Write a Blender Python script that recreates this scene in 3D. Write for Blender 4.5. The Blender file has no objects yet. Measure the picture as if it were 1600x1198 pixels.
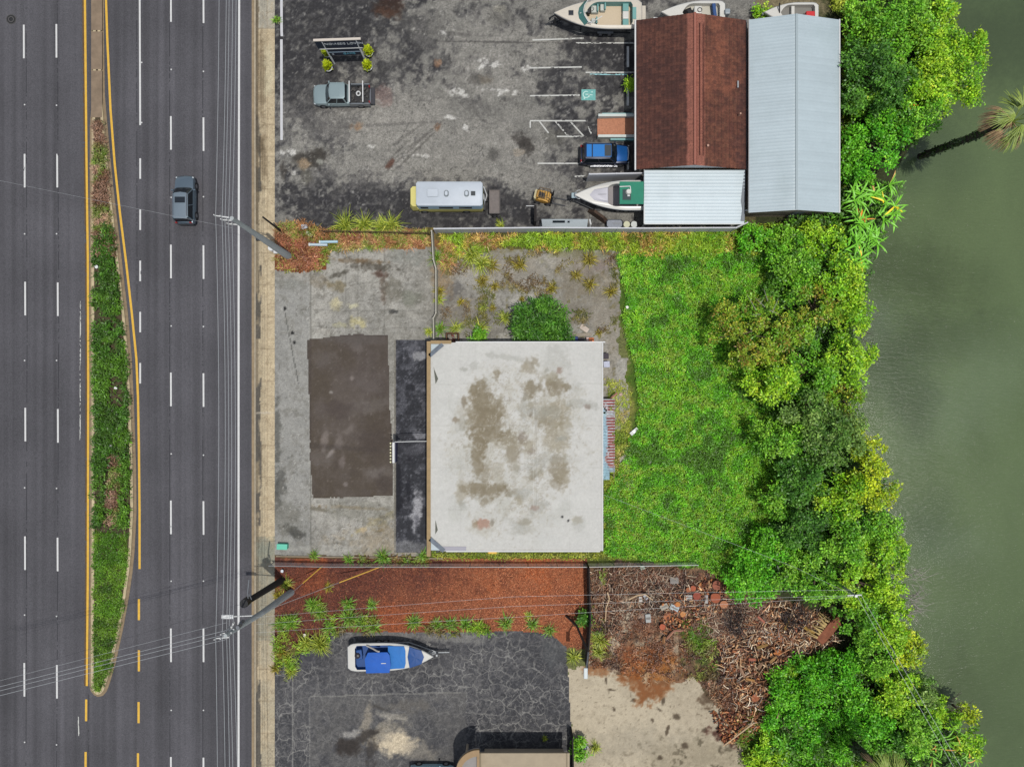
import bpy, bmesh, math, random
import numpy as np
from mathutils import Vector, Matrix

# ------------------------------------------------------------------ camera, sky, sun, exposure
S = 16.4            # photo pixels per metre on the ground
H = 65.0            # camera height
scene = bpy.context.scene
col = scene.collection
cam_d = bpy.data.cameras.new('camera'); cam = bpy.data.objects.new('camera', cam_d); col.objects.link(cam)
cam.location = (0, 0, H); cam.rotation_euler = (0, 0, 0)
cam_d.sensor_width = 36.0; cam_d.lens = 36.0 * H / (1600 / S); cam_d.clip_end = 3000; cam_d.clip_start = 0.5
scene.camera = cam
SUN = Vector((0.16, -0.13, 1.0)).normalized()
world = bpy.data.worlds.new('World'); scene.world = world; world.use_nodes = True
wn = world.node_tree.nodes; wl = world.node_tree.links
for n in list(wn): wn.remove(n)
wo = wn.new('ShaderNodeOutputWorld'); bg = wn.new('ShaderNodeBackground'); sk = wn.new('ShaderNodeTexSky')
sk.sky_type = 'NISHITA'; sk.sun_disc = False
sk.sun_elevation = math.asin(SUN.z); sk.sun_rotation = math.atan2(SUN.x, SUN.y)
bg.inputs['Strength'].default_value = 0.15
hs = wn.new('ShaderNodeHueSaturation'); hs.inputs['Saturation'].default_value = 0.5   # thin high cloud takes the blue out of the sky
wl.new(sk.outputs[0], hs.inputs['Color']); wl.new(hs.outputs[0], bg.inputs['Color']); wl.new(bg.outputs[0], wo.inputs['Surface'])
sl = bpy.data.lights.new('sun', 'SUN'); sl.energy = 3.7; sl.angle = math.radians(0.5); sl.color = (1.0, 0.96, 0.90)
so = bpy.data.objects.new('sun', sl); col.objects.link(so)
so.rotation_euler = (-SUN).to_track_quat('-Z', 'Y').to_euler()
scene.view_settings.view_transform = 'Standard'; scene.view_settings.look = 'None'
scene.view_settings.gamma = 1.0; scene.view_settings.exposure = 0.0
scene.cycles.max_bounces = 5; scene.cycles.diffuse_bounces = 2; scene.cycles.transparent_max_bounces = 6

K = 1.56            # light falling on an open horizontal surface (radiance / albedo)
rng = np.random.default_rng(7); random.seed(7)

# ------------------------------------------------------------------ helpers
def lin(c, k=K):
    c = np.asarray(c, dtype=float) / 255.0
    l = np.where(c <= 0.04045, c / 12.92, ((c + 0.055) / 1.055) ** 2.4)
    return np.clip(l / k, 0.002, 0.85)
def P(px, py, z=0.0):
    k = (H - z) / H / S
    return ((px - 800) * k, (599 - py) * k)
def P3(px, py, z=0.0):
    x, y = P(px, py, z); return Vector((x, y, z))
def tag(o, label=None, cat=None, group=None, kind=None):
    if label: o['label'] = label
    if cat: o['category'] = cat
    if group: o['group'] = group
    if kind: o['kind'] = kind
    return o
def thing(name, label, cat, loc=(0, 0, 0), rz=0.0, group=None):
    o = bpy.data.objects.new(name, None); col.objects.link(o)
    o.empty_display_size = 0.3
    o.location = loc; o.rotation_euler = (0, 0, rz)
    return tag(o, label, cat, group)
def copy_tree(o, parent=None):
    c = o.copy(); col.objects.link(c); c.parent = parent
    for ch in list(o.children): copy_tree(ch, c)
    return c

class MB:
    def __init__(s): s.v = []; s.f = []
    def add(s, vs, fs):
        n = len(s.v); s.v += [tuple(v) for v in vs]; s.f += [tuple(i + n for i in f) for f in fs]; return s
    def box(s, cx, cy, z0, sx, sy, sz, rot=0.0, top=1.0):
        c, n = math.cos(rot), math.sin(rot); vs = []
        for z, k in ((z0, 1.0), (z0 + sz, top)):
            for a, b in ((-1, -1), (1, -1), (1, 1), (-1, 1)):
                x, y = a * sx / 2 * k, b * sy / 2 * k
                vs.append((cx + x * c - y * n, cy + x * n + y * c, z))
        return s.add(vs, [(0, 3, 2, 1), (4, 5, 6, 7), (0, 1, 5, 4), (1, 2, 6, 5), (2, 3, 7, 6), (3, 0, 4, 7)])
    def cyl(s, p0, p1, r0, r1=None, n=10, caps=True):
        r1 = r0 if r1 is None else r1
        p0, p1 = Vector(p0), Vector(p1); d = (p1 - p0)
        if d.length < 1e-6: return s
        d.normalize(); a = d.orthogonal().normalized(); b = d.cross(a)
        vs = []
        for p, r in ((p0, r0), (p1, r1)):
            for i in range(n):
                t = 2 * math.pi * i / n; vs.append(p + a * (r * math.cos(t)) + b * (r * math.sin(t)))
        fs = [(i, (i + 1) % n, n + (i + 1) % n, n + i) for i in range(n)]
        if caps: fs += [tuple(range(n - 1, -1, -1)), tuple(range(n, 2 * n))]
        return s.add(vs, fs)
    def tube(s, pts, r, n=6):
        for a, b in zip(pts[:-1], pts[1:]): s.cyl(a, b, r, r, n)
        return s
    def prism(s, pts, z0, z1):
        n = len(pts)
        a = sum(pts[i][0] * pts[(i + 1) % n][1] - pts[(i + 1) % n][0] * pts[i][1] for i in range(n))
        if a < 0: pts = pts[::-1]
        vs = [(p[0], p[1], z0) for p in pts] + [(p[0], p[1], z1) for p in pts]
        fs = [tuple(range(n - 1, -1, -1)), tuple(range(n, 2 * n))] + [(i, (i + 1) % n, n + (i + 1) % n, n + i) for i in range(n)]
        return s.add(vs, fs)
    def loft(s, rings, closed=True, cap0=True, cap1=True):
        n = len(rings[0]); vs = [p for r in rings for p in r]; fs = []
        for j in range(len(rings) - 1):
            for i in range(n if closed else n - 1):
                k = (i + 1) % n
                fs.append((j * n + i, j * n + k, (j + 1) * n + k, (j + 1) * n + i))
        if cap0: fs.append(tuple(range(n - 1, -1, -1)))
        if cap1: fs.append(tuple(range((len(rings) - 1) * n, len(rings) * n)))
        return s.add(vs, fs)
    def ring(s, c, R, r, n=20, m=6, z=0, a0=0, a1=2 * math.pi):
        pts = [(c[0] + R * math.cos(a0 + (a1 - a0) * i / n), c[1] + R * math.sin(a0 + (a1 - a0) * i / n), c[2]) for i in range(n + 1)]
        return s.tube(pts, r, m)
    def sphere(s, c, r, n=10, m=6, sz=1.0):
        rings = []
        for j in range(1, m):
            t = math.pi * j / m
            rings.append([(c[0] + r * math.sin(t) * math.cos(2 * math.pi * i / n), c[1] + r * math.sin(t) * math.sin(2 * math.pi * i / n), c[2] - r * sz * math.cos(t)) for i in range(n)])
        return s.loft(rings)
    def build(s, name, m, parent=None, bevel=0.0, smooth=False, seg=2):
        me = bpy.data.meshes.new(name); me.from_pydata([tuple(v) for v in s.v], [], s.f); me.update()
        bm = bmesh.new(); bm.from_mesh(me); bmesh.ops.recalc_face_normals(bm, faces=bm.faces); bm.to_mesh(me); bm.free()
        me.materials.append(m)
        o = bpy.data.objects.new(name, me); col.objects.link(o)
        if parent: o.parent = parent
        if smooth:
            me.polygons.foreach_set('use_smooth', [True] * len(me.polygons))
            try: me.set_sharp_from_angle(angle=math.radians(40))
            except Exception: pass
        if bevel:
            b = o.modifiers.new('bevel', 'BEVEL'); b.width = bevel; b.segments = seg; b.limit_method = 'ANGLE'
        return o

# ---- numpy noise
def _h(ix, iy, seed):
    n = (ix.astype(np.int64) * 374761393 + iy.astype(np.int64) * 668265263 + seed * 1442695041) & 0xffffffff
    n = ((n ^ (n >> 13)) * 1274126177) & 0xffffffff
    n = ((n ^ (n >> 16)) * 2246822519) & 0xffffffff
    return ((n ^ (n >> 15)) & 0xffffff) / float(0xffffff)
def vn(x, y, s, seed=0):
    x = np.asarray(x, float) / s; y = np.asarray(y, float) / s
    xi = np.floor(x); yi = np.floor(y); fx = x - xi; fy = y - yi
    fx = fx * fx * (3 - 2 * fx); fy = fy * fy * (3 - 2 * fy)
    a = _h(xi, yi, seed); b = _h(xi + 1, yi, seed); c = _h(xi, yi + 1, seed); d = _h(xi + 1, yi + 1, seed)
    return (a * (1 - fx) + b * fx) * (1 - fy) + (c * (1 - fx) + d * fx) * fy
def fbm(x, y, s, seed=0, o=4):
    t = 0; a = 0.5; w = 0
    for i in range(o):
        t = t + a * vn(x, y, s, seed + i * 17); w += a; a *= 0.55; s = s / 2.03
    return t / w
def ss(a, b, x):
    t = np.clip((x - a) / (b - a), 0, 1); return t * t * (3 - 2 * t)
def blob(U, V, cx, cy, rx, ry, rot=0.0, soft=0.35, warp=0.5, seed=0):
    out = np.zeros(U.shape); R = max(rx, ry) * (1 + soft + warp) + 2
    ri = np.where((V[:, 0] > cy - R) & (V[:, 0] < cy + R))[0]; ci = np.where((U[0] > cx - R) & (U[0] < cx + R))[0]
    if not len(ri) or not len(ci): return out
    sl_ = (slice(ri[0], ri[-1] + 1), slice(ci[0], ci[-1] + 1)); u, v = U[sl_], V[sl_]
    c, s = math.cos(math.radians(rot)), math.sin(math.radians(rot))
    dx, dy = u - cx, v - cy
    a = (dx * c + dy * s) / rx; b = (-dx * s + dy * c) / ry
    d = np.sqrt(a * a + b * b) + (fbm(u, v, min(rx, ry) * 0.9 + 3, seed + int(cx), 4) - 0.5) * 2 * warp + (fbm(u, v, 4.5, seed + 7, 3) - .5) * min(1.3, .35 + warp * .9)
    out[sl_] = 1 - ss(1 - soft, 1 + soft, d)
    return out
def mix(c, m, k):
    m = np.asarray(m, float); w = m > 0.002
    if w.mean() > .5: return c + (np.asarray(k, float) - c) * m[..., None]
    c[w] += (np.asarray(k, float) - c[w]) * m[w][:, None]; return c
def vein(U, V, s, seed=0, w=.012):
    return 1 - ss(0, w, np.abs(fbm(U, V, s, seed, 4) - .5))
def inpoly(U, V, pts):
    r = np.zeros(U.shape, bool); n = len(pts); j = n - 1
    for i in range(n):
        xi, yi = pts[i]; xj, yj = pts[j]
        if yi != yj:
            r ^= ((yi > V) != (yj > V)) & (U < (xj - xi) * (V - yi) / (yj - yi) + xi)
        j = i
    return r

# ---- materials
def mat(name, c, rough=0.6, metal=0.0, k=K, spec=0.4, var=0.0, vs=3.0, bump=0.0, coat=0.0, raw=False):
    m = bpy.data.materials.new(name); m.use_nodes = True
    nt = m.node_tree; b = nt.nodes['Principled BSDF']
    c = tuple(c) if raw else tuple(lin(c, k))
    b.inputs['Base Color'].default_value = (*c, 1); b.inputs['Roughness'].default_value = rough
    b.inputs['Metallic'].default_value = metal
    b.inputs['Specular IOR Level'].default_value = spec
    if coat: b.inputs['Coat Weight'].default_value = coat; b.inputs['Coat Roughness'].default_value = 0.08
    if var or bump:
        tc = nt.nodes.new('ShaderNodeTexCoord'); no = nt.nodes.new('ShaderNodeTexNoise')
        no.inputs['Scale'].default_value = vs; no.inputs['Detail'].default_value = 5; no.inputs['Roughness'].default_value = 0.65
        nt.links.new(tc.outputs['Object'], no.inputs['Vector'])
        if var:
            mr = nt.nodes.new('ShaderNodeMapRange'); mr.inputs[1].default_value = 0.25; mr.inputs[2].default_value = 0.75
            mr.inputs[3].default_value = 1 - var; mr.inputs[4].default_value = 1 + var
            vm = nt.nodes.new('ShaderNodeVectorMath'); vm.operation = 'SCALE'; vm.inputs[0].default_value = c
            nt.links.new(no.outputs['Fac'], mr.inputs[0]); nt.links.new(mr.outputs[0], vm.inputs['Scale'])
            nt.links.new(vm.outputs[0], b.inputs['Base Color'])
        if bump:
            bp = nt.nodes.new('ShaderNodeBump'); bp.inputs['Strength'].default_value = bump; bp.inputs['Distance'].default_value = 0.05
            nt.links.new(no.outputs['Fac'], bp.inputs['Height']); nt.links.new(bp.outputs[0], b.inputs['Normal'])
    return m
def painted(name, f1=1.2, a1=0.15, f2=9.0, a2=0.25, rough=0.9, bump=0.4, crack=0.0, crack_col=(150, 148, 143), spec=0.3, stretch=(1, 1, 1), grit=1.0):
    """vertex colour x fine procedural grain (and light cracks where the colour's alpha says so)"""
    m = bpy.data.materials.new(name); m.use_nodes = True; nt = m.node_tree; N = nt.nodes; L = nt.links
    b = N['Principled BSDF']; b.inputs['Roughness'].default_value = rough; b.inputs['Specular IOR Level'].default_value = spec
    at = N.new('ShaderNodeAttribute'); at.attribute_name = 'Col'
    tc = N.new('ShaderNodeTexCoord'); mp = N.new('ShaderNodeMapping'); mp.inputs['Scale'].default_value = stretch
    L.new(tc.outputs['Object'], mp.inputs[0])
    n1 = N.new('ShaderNodeTexNoise'); n1.inputs['Scale'].default_value = f1; n1.inputs['Detail'].default_value = 6; n1.inputs['Roughness'].default_value = 0.7
    n2 = N.new('ShaderNodeTexNoise'); n2.inputs['Scale'].default_value = f2; n2.inputs['Detail'].default_value = 4; n2.inputs['Roughness'].default_value = 0.75
    L.new(mp.outputs[0], n1.inputs['Vector']); L.new(mp.outputs[0], n2.inputs['Vector'])
    def mr(n, a):
        r = N.new('ShaderNodeMapRange'); r.inputs[1].default_value = 0.3; r.inputs[2].default_value = 0.7
        r.inputs[3].default_value = 1 - a; r.inputs[4].default_value = 1 + a; L.new(n.outputs['Fac'], r.inputs[0]); return r
    r1, r2 = mr(n1, a1), mr(n2, a2)
    n3 = N.new('ShaderNodeTexNoise'); n3.inputs['Scale'].default_value = f2 * .42; n3.inputs['Detail'].default_value = 5; n3.inputs['Roughness'].default_value = 0.8; n3.inputs['Distortion'].default_value = .6
    L.new(mp.outputs[0], n3.inputs['Vector']); r0 = mr(n3, a2 * grit)
    mu0 = N.new('ShaderNodeMath'); mu0.operation = 'MULTIPLY'; L.new(r1.outputs[0], mu0.inputs[0]); L.new(r0.outputs[0], mu0.inputs[1])
    mu = N.new('ShaderNodeMath'); mu.operation = 'MULTIPLY'; L.new(mu0.outputs[0], mu.inputs[0]); L.new(r2.outputs[0], mu.inputs[1])
    vm = N.new('ShaderNodeVectorMath'); vm.operation = 'SCALE'; L.new(at.outputs['Color'], vm.inputs[0]); L.new(mu.outputs[0], vm.inputs['Scale'])
    out = vm.outputs[0]
    if crack:
        wv = N.new('ShaderNodeTexNoise'); wv.inputs['Scale'].default_value = 1.3; wv.inputs['Detail'].default_value = 5
        L.new(tc.outputs['Object'], wv.inputs['Vector'])
        add = N.new('ShaderNodeVectorMath'); add.operation = 'MULTIPLY_ADD'; add.inputs[1].default_value = (1.3, 1.3, 0)
        L.new(wv.outputs['Color'], add.inputs[0]); L.new(tc.outputs['Object'], add.inputs[2])
        prev = None
        for sc, th in ((crack, 0.034), (crack * 2.3, 0.034)):
            vo = N.new('ShaderNodeTexVoronoi'); vo.feature = 'DISTANCE_TO_EDGE'; vo.inputs['Scale'].default_value = sc
            vo.voronoi_dimensions = '2D'
            L.new(add.outputs[0], vo.inputs['Vector'])
            c = N.new('ShaderNodeMapRange'); c.inputs[1].default_value = 0.0; c.inputs[2].default_value = th * 1.6; c.inputs[3].default_value = .95 if sc == crack else 0.6; c.inputs[4].default_value = 0.0
            L.new(vo.outputs['Distance'], c.inputs[0])
            if prev is None: prev = c
            else:
                mx = N.new('ShaderNodeMath'); mx.operation = 'MAXIMUM'; L.new(prev.outputs[0], mx.inputs[0]); L.new(c.outputs[0], mx.inputs[1]); prev = mx
        ma = N.new('ShaderNodeMath'); ma.operation = 'MULTIPLY'; L.new(prev.outputs[0], ma.inputs[0]); L.new(at.outputs['Alpha'], ma.inputs[1])
        r3 = N.new('ShaderNodeMapRange'); r3.inputs[1].default_value = 0.25; r3.inputs[2].default_value = 0.5; L.new(n1.outputs['Fac'], r3.inputs[0])
        mb = N.new('ShaderNodeMath'); mb.operation = 'MULTIPLY'; L.new(ma.outputs[0], mb.inputs[0]); L.new(r3.outputs[0], mb.inputs[1])
        mc = N.new('ShaderNodeMath'); mc.operation = 'MULTIPLY_ADD'; mc.inputs[1].default_value = 0.6; L.new(mb.outputs[0], mc.inputs[0])
        md = N.new('ShaderNodeMath'); md.operation = 'MULTIPLY'; md.inputs[1].default_value = 0.22; L.new(ma.outputs[0], md.inputs[0]); L.new(md.outputs[0], mc.inputs[2])
        mxc = N.new('ShaderNodeMix'); mxc.data_type = 'RGBA'; L.new(mc.outputs[0], mxc.inputs[0]); L.new(out, mxc.inputs[6])
        mxc.inputs[7].default_value = (*lin(crack_col), 1); out = mxc.outputs[2]
    L.new(out, b.inputs['Base Color'])
    bp = N.new('ShaderNodeBump'); bp.inputs['Strength'].default_value = bump; bp.inputs['Distance'].default_value = 0.03
    L.new(n2.outputs['Fac'], bp.inputs['Height']); L.new(bp.outputs[0], b.inputs['Normal'])
    return m
def leafmat(name, transl=0.24, rough=0.45, spec=0.35):
    m = bpy.data.materials.new(name); m.use_nodes = True; nt = m.node_tree; N = nt.nodes; L = nt.links
    b = N['Principled BSDF']; b.inputs['Roughness'].default_value = rough; b.inputs['Specular IOR Level'].default_value = spec
    at = N.new('ShaderNodeAttribute'); at.attribute_name = 'Col'; L.new(at.outputs['Color'], b.inputs['Base Color'])
    t = N.new('ShaderNodeBsdfTranslucent'); L.new(at.outputs['Color'], t.inputs['Color'])
    mx = N.new('ShaderNodeMixShader'); mx.inputs[0].default_value = transl
    L.new(b.outputs[0], mx.inputs[1]); L.new(t.outputs[0], mx.inputs[2])
    L.new(mx.outputs[0], N['Material Output'].inputs['Surface']); return m
def np_mesh(name, V, F, C, m, parent=None, smooth=False):
    me = bpy.data.meshes.new(name); nv = len(V); nf, k = F.shape
    me.vertices.add(nv); me.vertices.foreach_set('co', np.ascontiguousarray(V, dtype=np.float32).ravel())
    me.loops.add(nf * k); me.loops.foreach_set('vertex_index', np.ascontiguousarray(F, dtype=np.int32).ravel())
    me.polygons.add(nf); me.polygons.foreach_set('loop_start', np.arange(0, nf * k, k, dtype=np.int32))
    me.polygons.foreach_set('loop_total', np.full(nf, k, np.int32))
    if smooth: me.polygons.foreach_set('use_smooth', np.ones(nf, bool))
    me.update(calc_edges=True)
    if C is not None:
        a = me.color_attributes.new('Col', 'FLOAT_COLOR', 'POINT')
        if C.shape[1] == 3: C = np.hstack([C, np.ones((nv, 1))])
        a.data.foreach_set('color', np.ascontiguousarray(C, dtype=np.float32).ravel())
    me.materials.append(m)
    o = bpy.data.objects.new(name, me); col.objects.link(o)
    if parent: o.parent = parent
    return o
def unit(a): return a / (np.linalg.norm(a, axis=1, keepdims=True) + 1e-9)
def leaves(name, pos, d, nrm, ln, wd, C, m, parent=None):
    """one rhombus per leaf, slightly folded: base, left, tip, right"""
    d = unit(d); s = unit(np.cross(d, nrm)); n = np.cross(s, d)
    ln = ln[:, None]; wd = wd[:, None]
    V = np.stack([pos, pos + d * ln * 0.45 + s * wd / 2, pos + d * ln - n * ln * 0.15, pos + d * ln * 0.45 - s * wd / 2], 1).reshape(-1, 3)
    F = np.arange(len(pos) * 4).reshape(-1, 4)
    return np_mesh(name, V, F, np.repeat(C, 4, 0), m, parent)
# ------------------------------------------------------------------ the ground
RES = 0.115
gx = np.arange((429 - 800) / S, 47.0, RES); gy = np.arange(-43.0, 43.0, RES)
GX, GY = np.meshgrid(gx, gy); U = 800 + GX * S; V = 599 - GY * S
def shore(v):
    return np.interp(v, [-110, 0, 60, 130, 200, 260, 330, 400, 500, 600, 680, 750, 850, 950, 1050, 1100, 1150, 1198, 1300],
                     [1480, 1470, 1465, 1455, 1425, 1385, 1365, 1325, 1318, 1310, 1310, 1352, 1365, 1372, 1385, 1410, 1450, 1480, 1500])
def sheet(name, cellmask, C, m, Z=None, A=None):
    """the cells of the ground raster that belong to one surface, as one mesh"""
    Zz = np.zeros(GX.shape) if Z is None else Z
    nr, nc = GX.shape; idx = np.arange(nr * nc).reshape(nr, nc)
    f = np.stack([idx[:-1, :-1], idx[:-1, 1:], idx[1:, 1:], idx[1:, :-1]], -1)[cellmask]
    used = np.unique(f); remap = np.zeros(nr * nc, np.int64); remap[used] = np.arange(len(used))
    Vt = np.stack([GX.ravel()[used], GY.ravel()[used], Zz.ravel()[used]], 1)
    Cc = lin(C.reshape(-1, 3)[used]); al = np.ones((len(used), 1)) if A is None else A.ravel()[used][:, None]
    o = np_mesh(name, Vt, remap[f], np.hstack([Cc, al]), m, smooth=True)
    o['kind'] = 'structure'; return o
uc = (U[:-1, :-1] + U[1:, 1:]) / 2; vc = (V[:-1, :-1] + V[1:, 1:]) / 2
w1 = (fbm(uc, vc, 14, 3, 4) - 0.5) * 2; w2 = (fbm(uc, vc, 40, 4, 3) - 0.5) * 2
N1 = fbm(U, V, 60, 11, 5); N2 = fbm(U, V, 22, 12, 5); N3 = fbm(U, V, 8, 13, 3); N4 = fbm(U, V, 160, 14, 3); NS = vn(U, V, 2.6, 15)

zone = np.full(uc.shape, 'soil', dtype='U8')
up = (vc + w1 * 3 < 357) & (uc < 1330)
zone[up & ~((uc + w1 * 18 > 1180) & (vc < 70)) & ~((uc > 1150) & (vc > 290))] = 'lot'
mid = (vc + w1 * 5 > 388) & (vc + w1 * 2 < 868) & (uc < 675)
mid |= (vc + w1 * 7 > 388) & (uc + w1 * 9 < 968 + np.where(vc > 560, 10, 0)) & (vc < 640) & (uc >= 672)
mid |= inpoly(uc + w1 * 3, vc + w1 * 3, [(945, 600), (982, 600), (985, 650), (970, 672), (948, 672)])
mid &= ~((uc + w1 * 6 < 512) & (vc + w1 * 6 < 424))
zone[mid] = 'yard'
dark = inpoly(uc + w1 * 1.2, vc + w1 * 1.2, [(480, 531), (545, 522), (606, 523), (609, 640), (613, 690), (614, 774), (540, 777), (489, 778), (485, 720), (483, 620)])
zone[dark] = 'patch'
zone[(uc > 616.5) & (uc < 690) & (vc > 531) & (vc < 863)] = 'strip'
low = inpoly(uc + w1 * 2.5, vc + w1 * 2.5, [(427, 1052), (455, 1025), (505, 1012), (520, 986), (640, 988), (800, 985), (860, 990), (884, 1010), (889, 1060), (893, 1180), (893, 1320), (427, 1320)])
zone[low] = 'low'
mul = (vc + w1 * 3 > 872) & (vc + w1 * 6 < 1012) & (uc < 917) & ~low
zone[mul] = 'mulch'
snd = inpoly(uc + w1 * 10, vc + w1 * 10, [(889, 1045), (935, 1040), (985, 1060), (1040, 1062), (1085, 1058), (1105, 1090), (1150, 1130), (1165, 1180), (1150, 1320), (889, 1320)]) & ~low
zone[snd] = 'sand'

# painted colours per surface, in the photograph's values
def paint_lot():
    C = np.zeros(GX.shape + (3,)) + (118, 116, 110)
    d = np.zeros(GX.shape)
    for (x, y, rx, ry, k) in [(520, 40, 110, 80, .9), (500, 130, 60, 90, .9), (460, 60, 40, 160, .8), (620, 90, 70, 50, .6), (560, 110, 90, 40, .5), (640, 325, 230, 42, .95), (520, 310, 110, 45, .8), (700, 350, 200, 22, .7), (920, 85, 70, 40, .7), (890, 130, 80, 40, .6),
                            (955, 110, 40, 70, .8), (930, 200, 60, 40, .5), (860, 45, 70, 30, .3), (950, 240, 70, 40, .6), (800, 340, 80, 25, .6), (445, 210, 20, 60, .6), (760, 25, 60, 25, .3), (1080, 40, 110, 40, .35), (610, 55, 40, 30, .5), (700, 100, 90, 16, .3), (880, 330, 90, 30, .35)]:
        d = np.maximum(d, k * blob(U, V, x, y, rx, ry, 0, .5, .9, 5))
    nf = fbm(U, V, 9, 18, 4); dm = ss(.14, .78, d + (N2 - .5) * 1.0 + (nf - .5) * 1.5)
    C = mix(C, dm, (49, 48, 50)); C = mix(C, ss(.5, .7, nf) * .35 * ss(.4, .6, N1), (86, 84, 80)); C = mix(C, ss(.5, .72, fbm(U, V, 6, 19, 3)) * .3, (140, 138, 132))
    li = np.zeros(GX.shape)
    for (x, y, rx, ry, k) in [(600, 180, 140, 50, .7), (480, 215, 40, 30, .5), (700, 230, 120, 60, .5), (760, 120, 60, 50, .5), (600, 265, 130, 25, .6), (850, 70, 40, 30, .5), (750, 50, 80, 30, .4), (830, 270, 60, 25, .5), (1010, 330, 80, 20, .4)]:
        li = np.maximum(li, k * blob(U, V, x, y, rx, ry, 0, .6, .8, 6))
    C = mix(C, np.clip(li * (.5 + N2), 0, 1) * .75, (160, 156, 147)); C = mix(C, ss(.5, .75, fbm(U * .7 + V * .5, V * 1.3 - U * .4, 26, 30, 4)) * .35 * (1 - dm), (152, 148, 140)); C = mix(C, vein(U, V, 60, 35, .006) * .6, (52, 50, 48))
    for (x, y, rx, ry, rot, c, k) in [(605, 11, 21, 16, 0, (52, 36, 28), .95), (605, 20, 16, 7, 0, (80, 55, 40), .6), (486, 248, 26, 14, -10, (60, 56, 50), .9), (475, 256, 11, 7, 0, (150, 130, 105), .9), (500, 252, 6, 5, 0, (150, 150, 140), .8), (478, 275, 10, 14, 0, (85, 82, 72), .6), (443, 268, 6, 14, 0, (60, 55, 50), .7),
                                      (818, 222, 14, 10, 35, (62, 58, 54), .85), (822, 230, 13, 12, 0, (58, 54, 50), .8), (812, 238, 8, 6, 0, (150, 140, 125), .7), (772, 240, 10, 9, 0, (78, 76, 72), .7), (757, 124, 10, 6, 0, (140, 130, 112), .8), (750, 122, 16, 9, 0, (75, 72, 68), .5), (780, 14, 9, 6, 0, (180, 175, 160), .8), (781, 24, 20, 14, 0, (90, 88, 82), .5),
                                      (683, 99, 6, 6, 0, (150, 110, 80), .6), (683, 199, 6, 6, 0, (120, 85, 60), .7), (558, 198, 8, 6, 0, (150, 110, 75), .6), (608, 257, 9, 4, -50, (80, 50, 38), .8), (600, 150, 12, 14, 0, (120, 95, 90), .5), (745, 165, 30, 10, 10, (85, 83, 80), .5),
                                      (655, 218, 44, 1.6, -38, (92, 89, 84), .6), (640, 235, 50, 1.5, -42, (94, 90, 86), .5), (618, 240, 40, 1.6, -45, (92, 89, 84), .5), (635, 212, 34, 1.5, -36, (92, 89, 84), .5), (650, 235, 40, 1.8, -44, (86, 83, 78), .6), (600, 195, 90, 2.5, -3, (95, 92, 88), .5), (690, 52, 70, 3, 3, (75, 73, 70), .5), (780, 66, 90, 1.5, 1, (60, 58, 56), .6), (720, 330, 60, 2, 5, (75, 74, 74), .5), (870, 215, 18, 12, 0, (90, 88, 80), .5), (660, 40, 30, 30, 0, (98, 96, 92), .4)]:
        C = mix(C, k * blob(U, V, x, y, rx, ry, rot, .4, .6, 9), c)
    C = mix(C, vein(U * .6, V * 1.5, 30, 23) * .35, (72, 70, 68)); C = mix(C, vein(U, V, 18, 24) * .3 * (1 - dm), (86, 84, 80)); C = mix(C, vein(U, V, 12, 25) * .35 * dm, (110, 108, 106))
    sp = ss(.72, .92, NS) * ss(.4, .7, N2) * .5
    C = mix(C, sp, (180, 178, 170))
    for (x, y, rx, ry) in [(755, 100, 8, 6), (773, 101, 8, 6), (715, 144, 16, 6), (771, 142, 16, 5), (702, 184, 9, 4), (725, 200, 6, 4), (820, 105, 9, 6), (655, 243, 18, 3), (806, 145, 5, 5), (450, 238, 12, 4), (578, 228, 6, 3), (690, 52, 7, 3), (458, 270, 3, 3), (555, 300, 5, 3)]:
        C = mix(C, .8 * blob(U, V, x, y, rx, ry, 0, .3, 1.3, 21) * ss(.35, .6, N3 + (NS - .5) * .4), (205, 203, 196))
    return C
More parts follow.
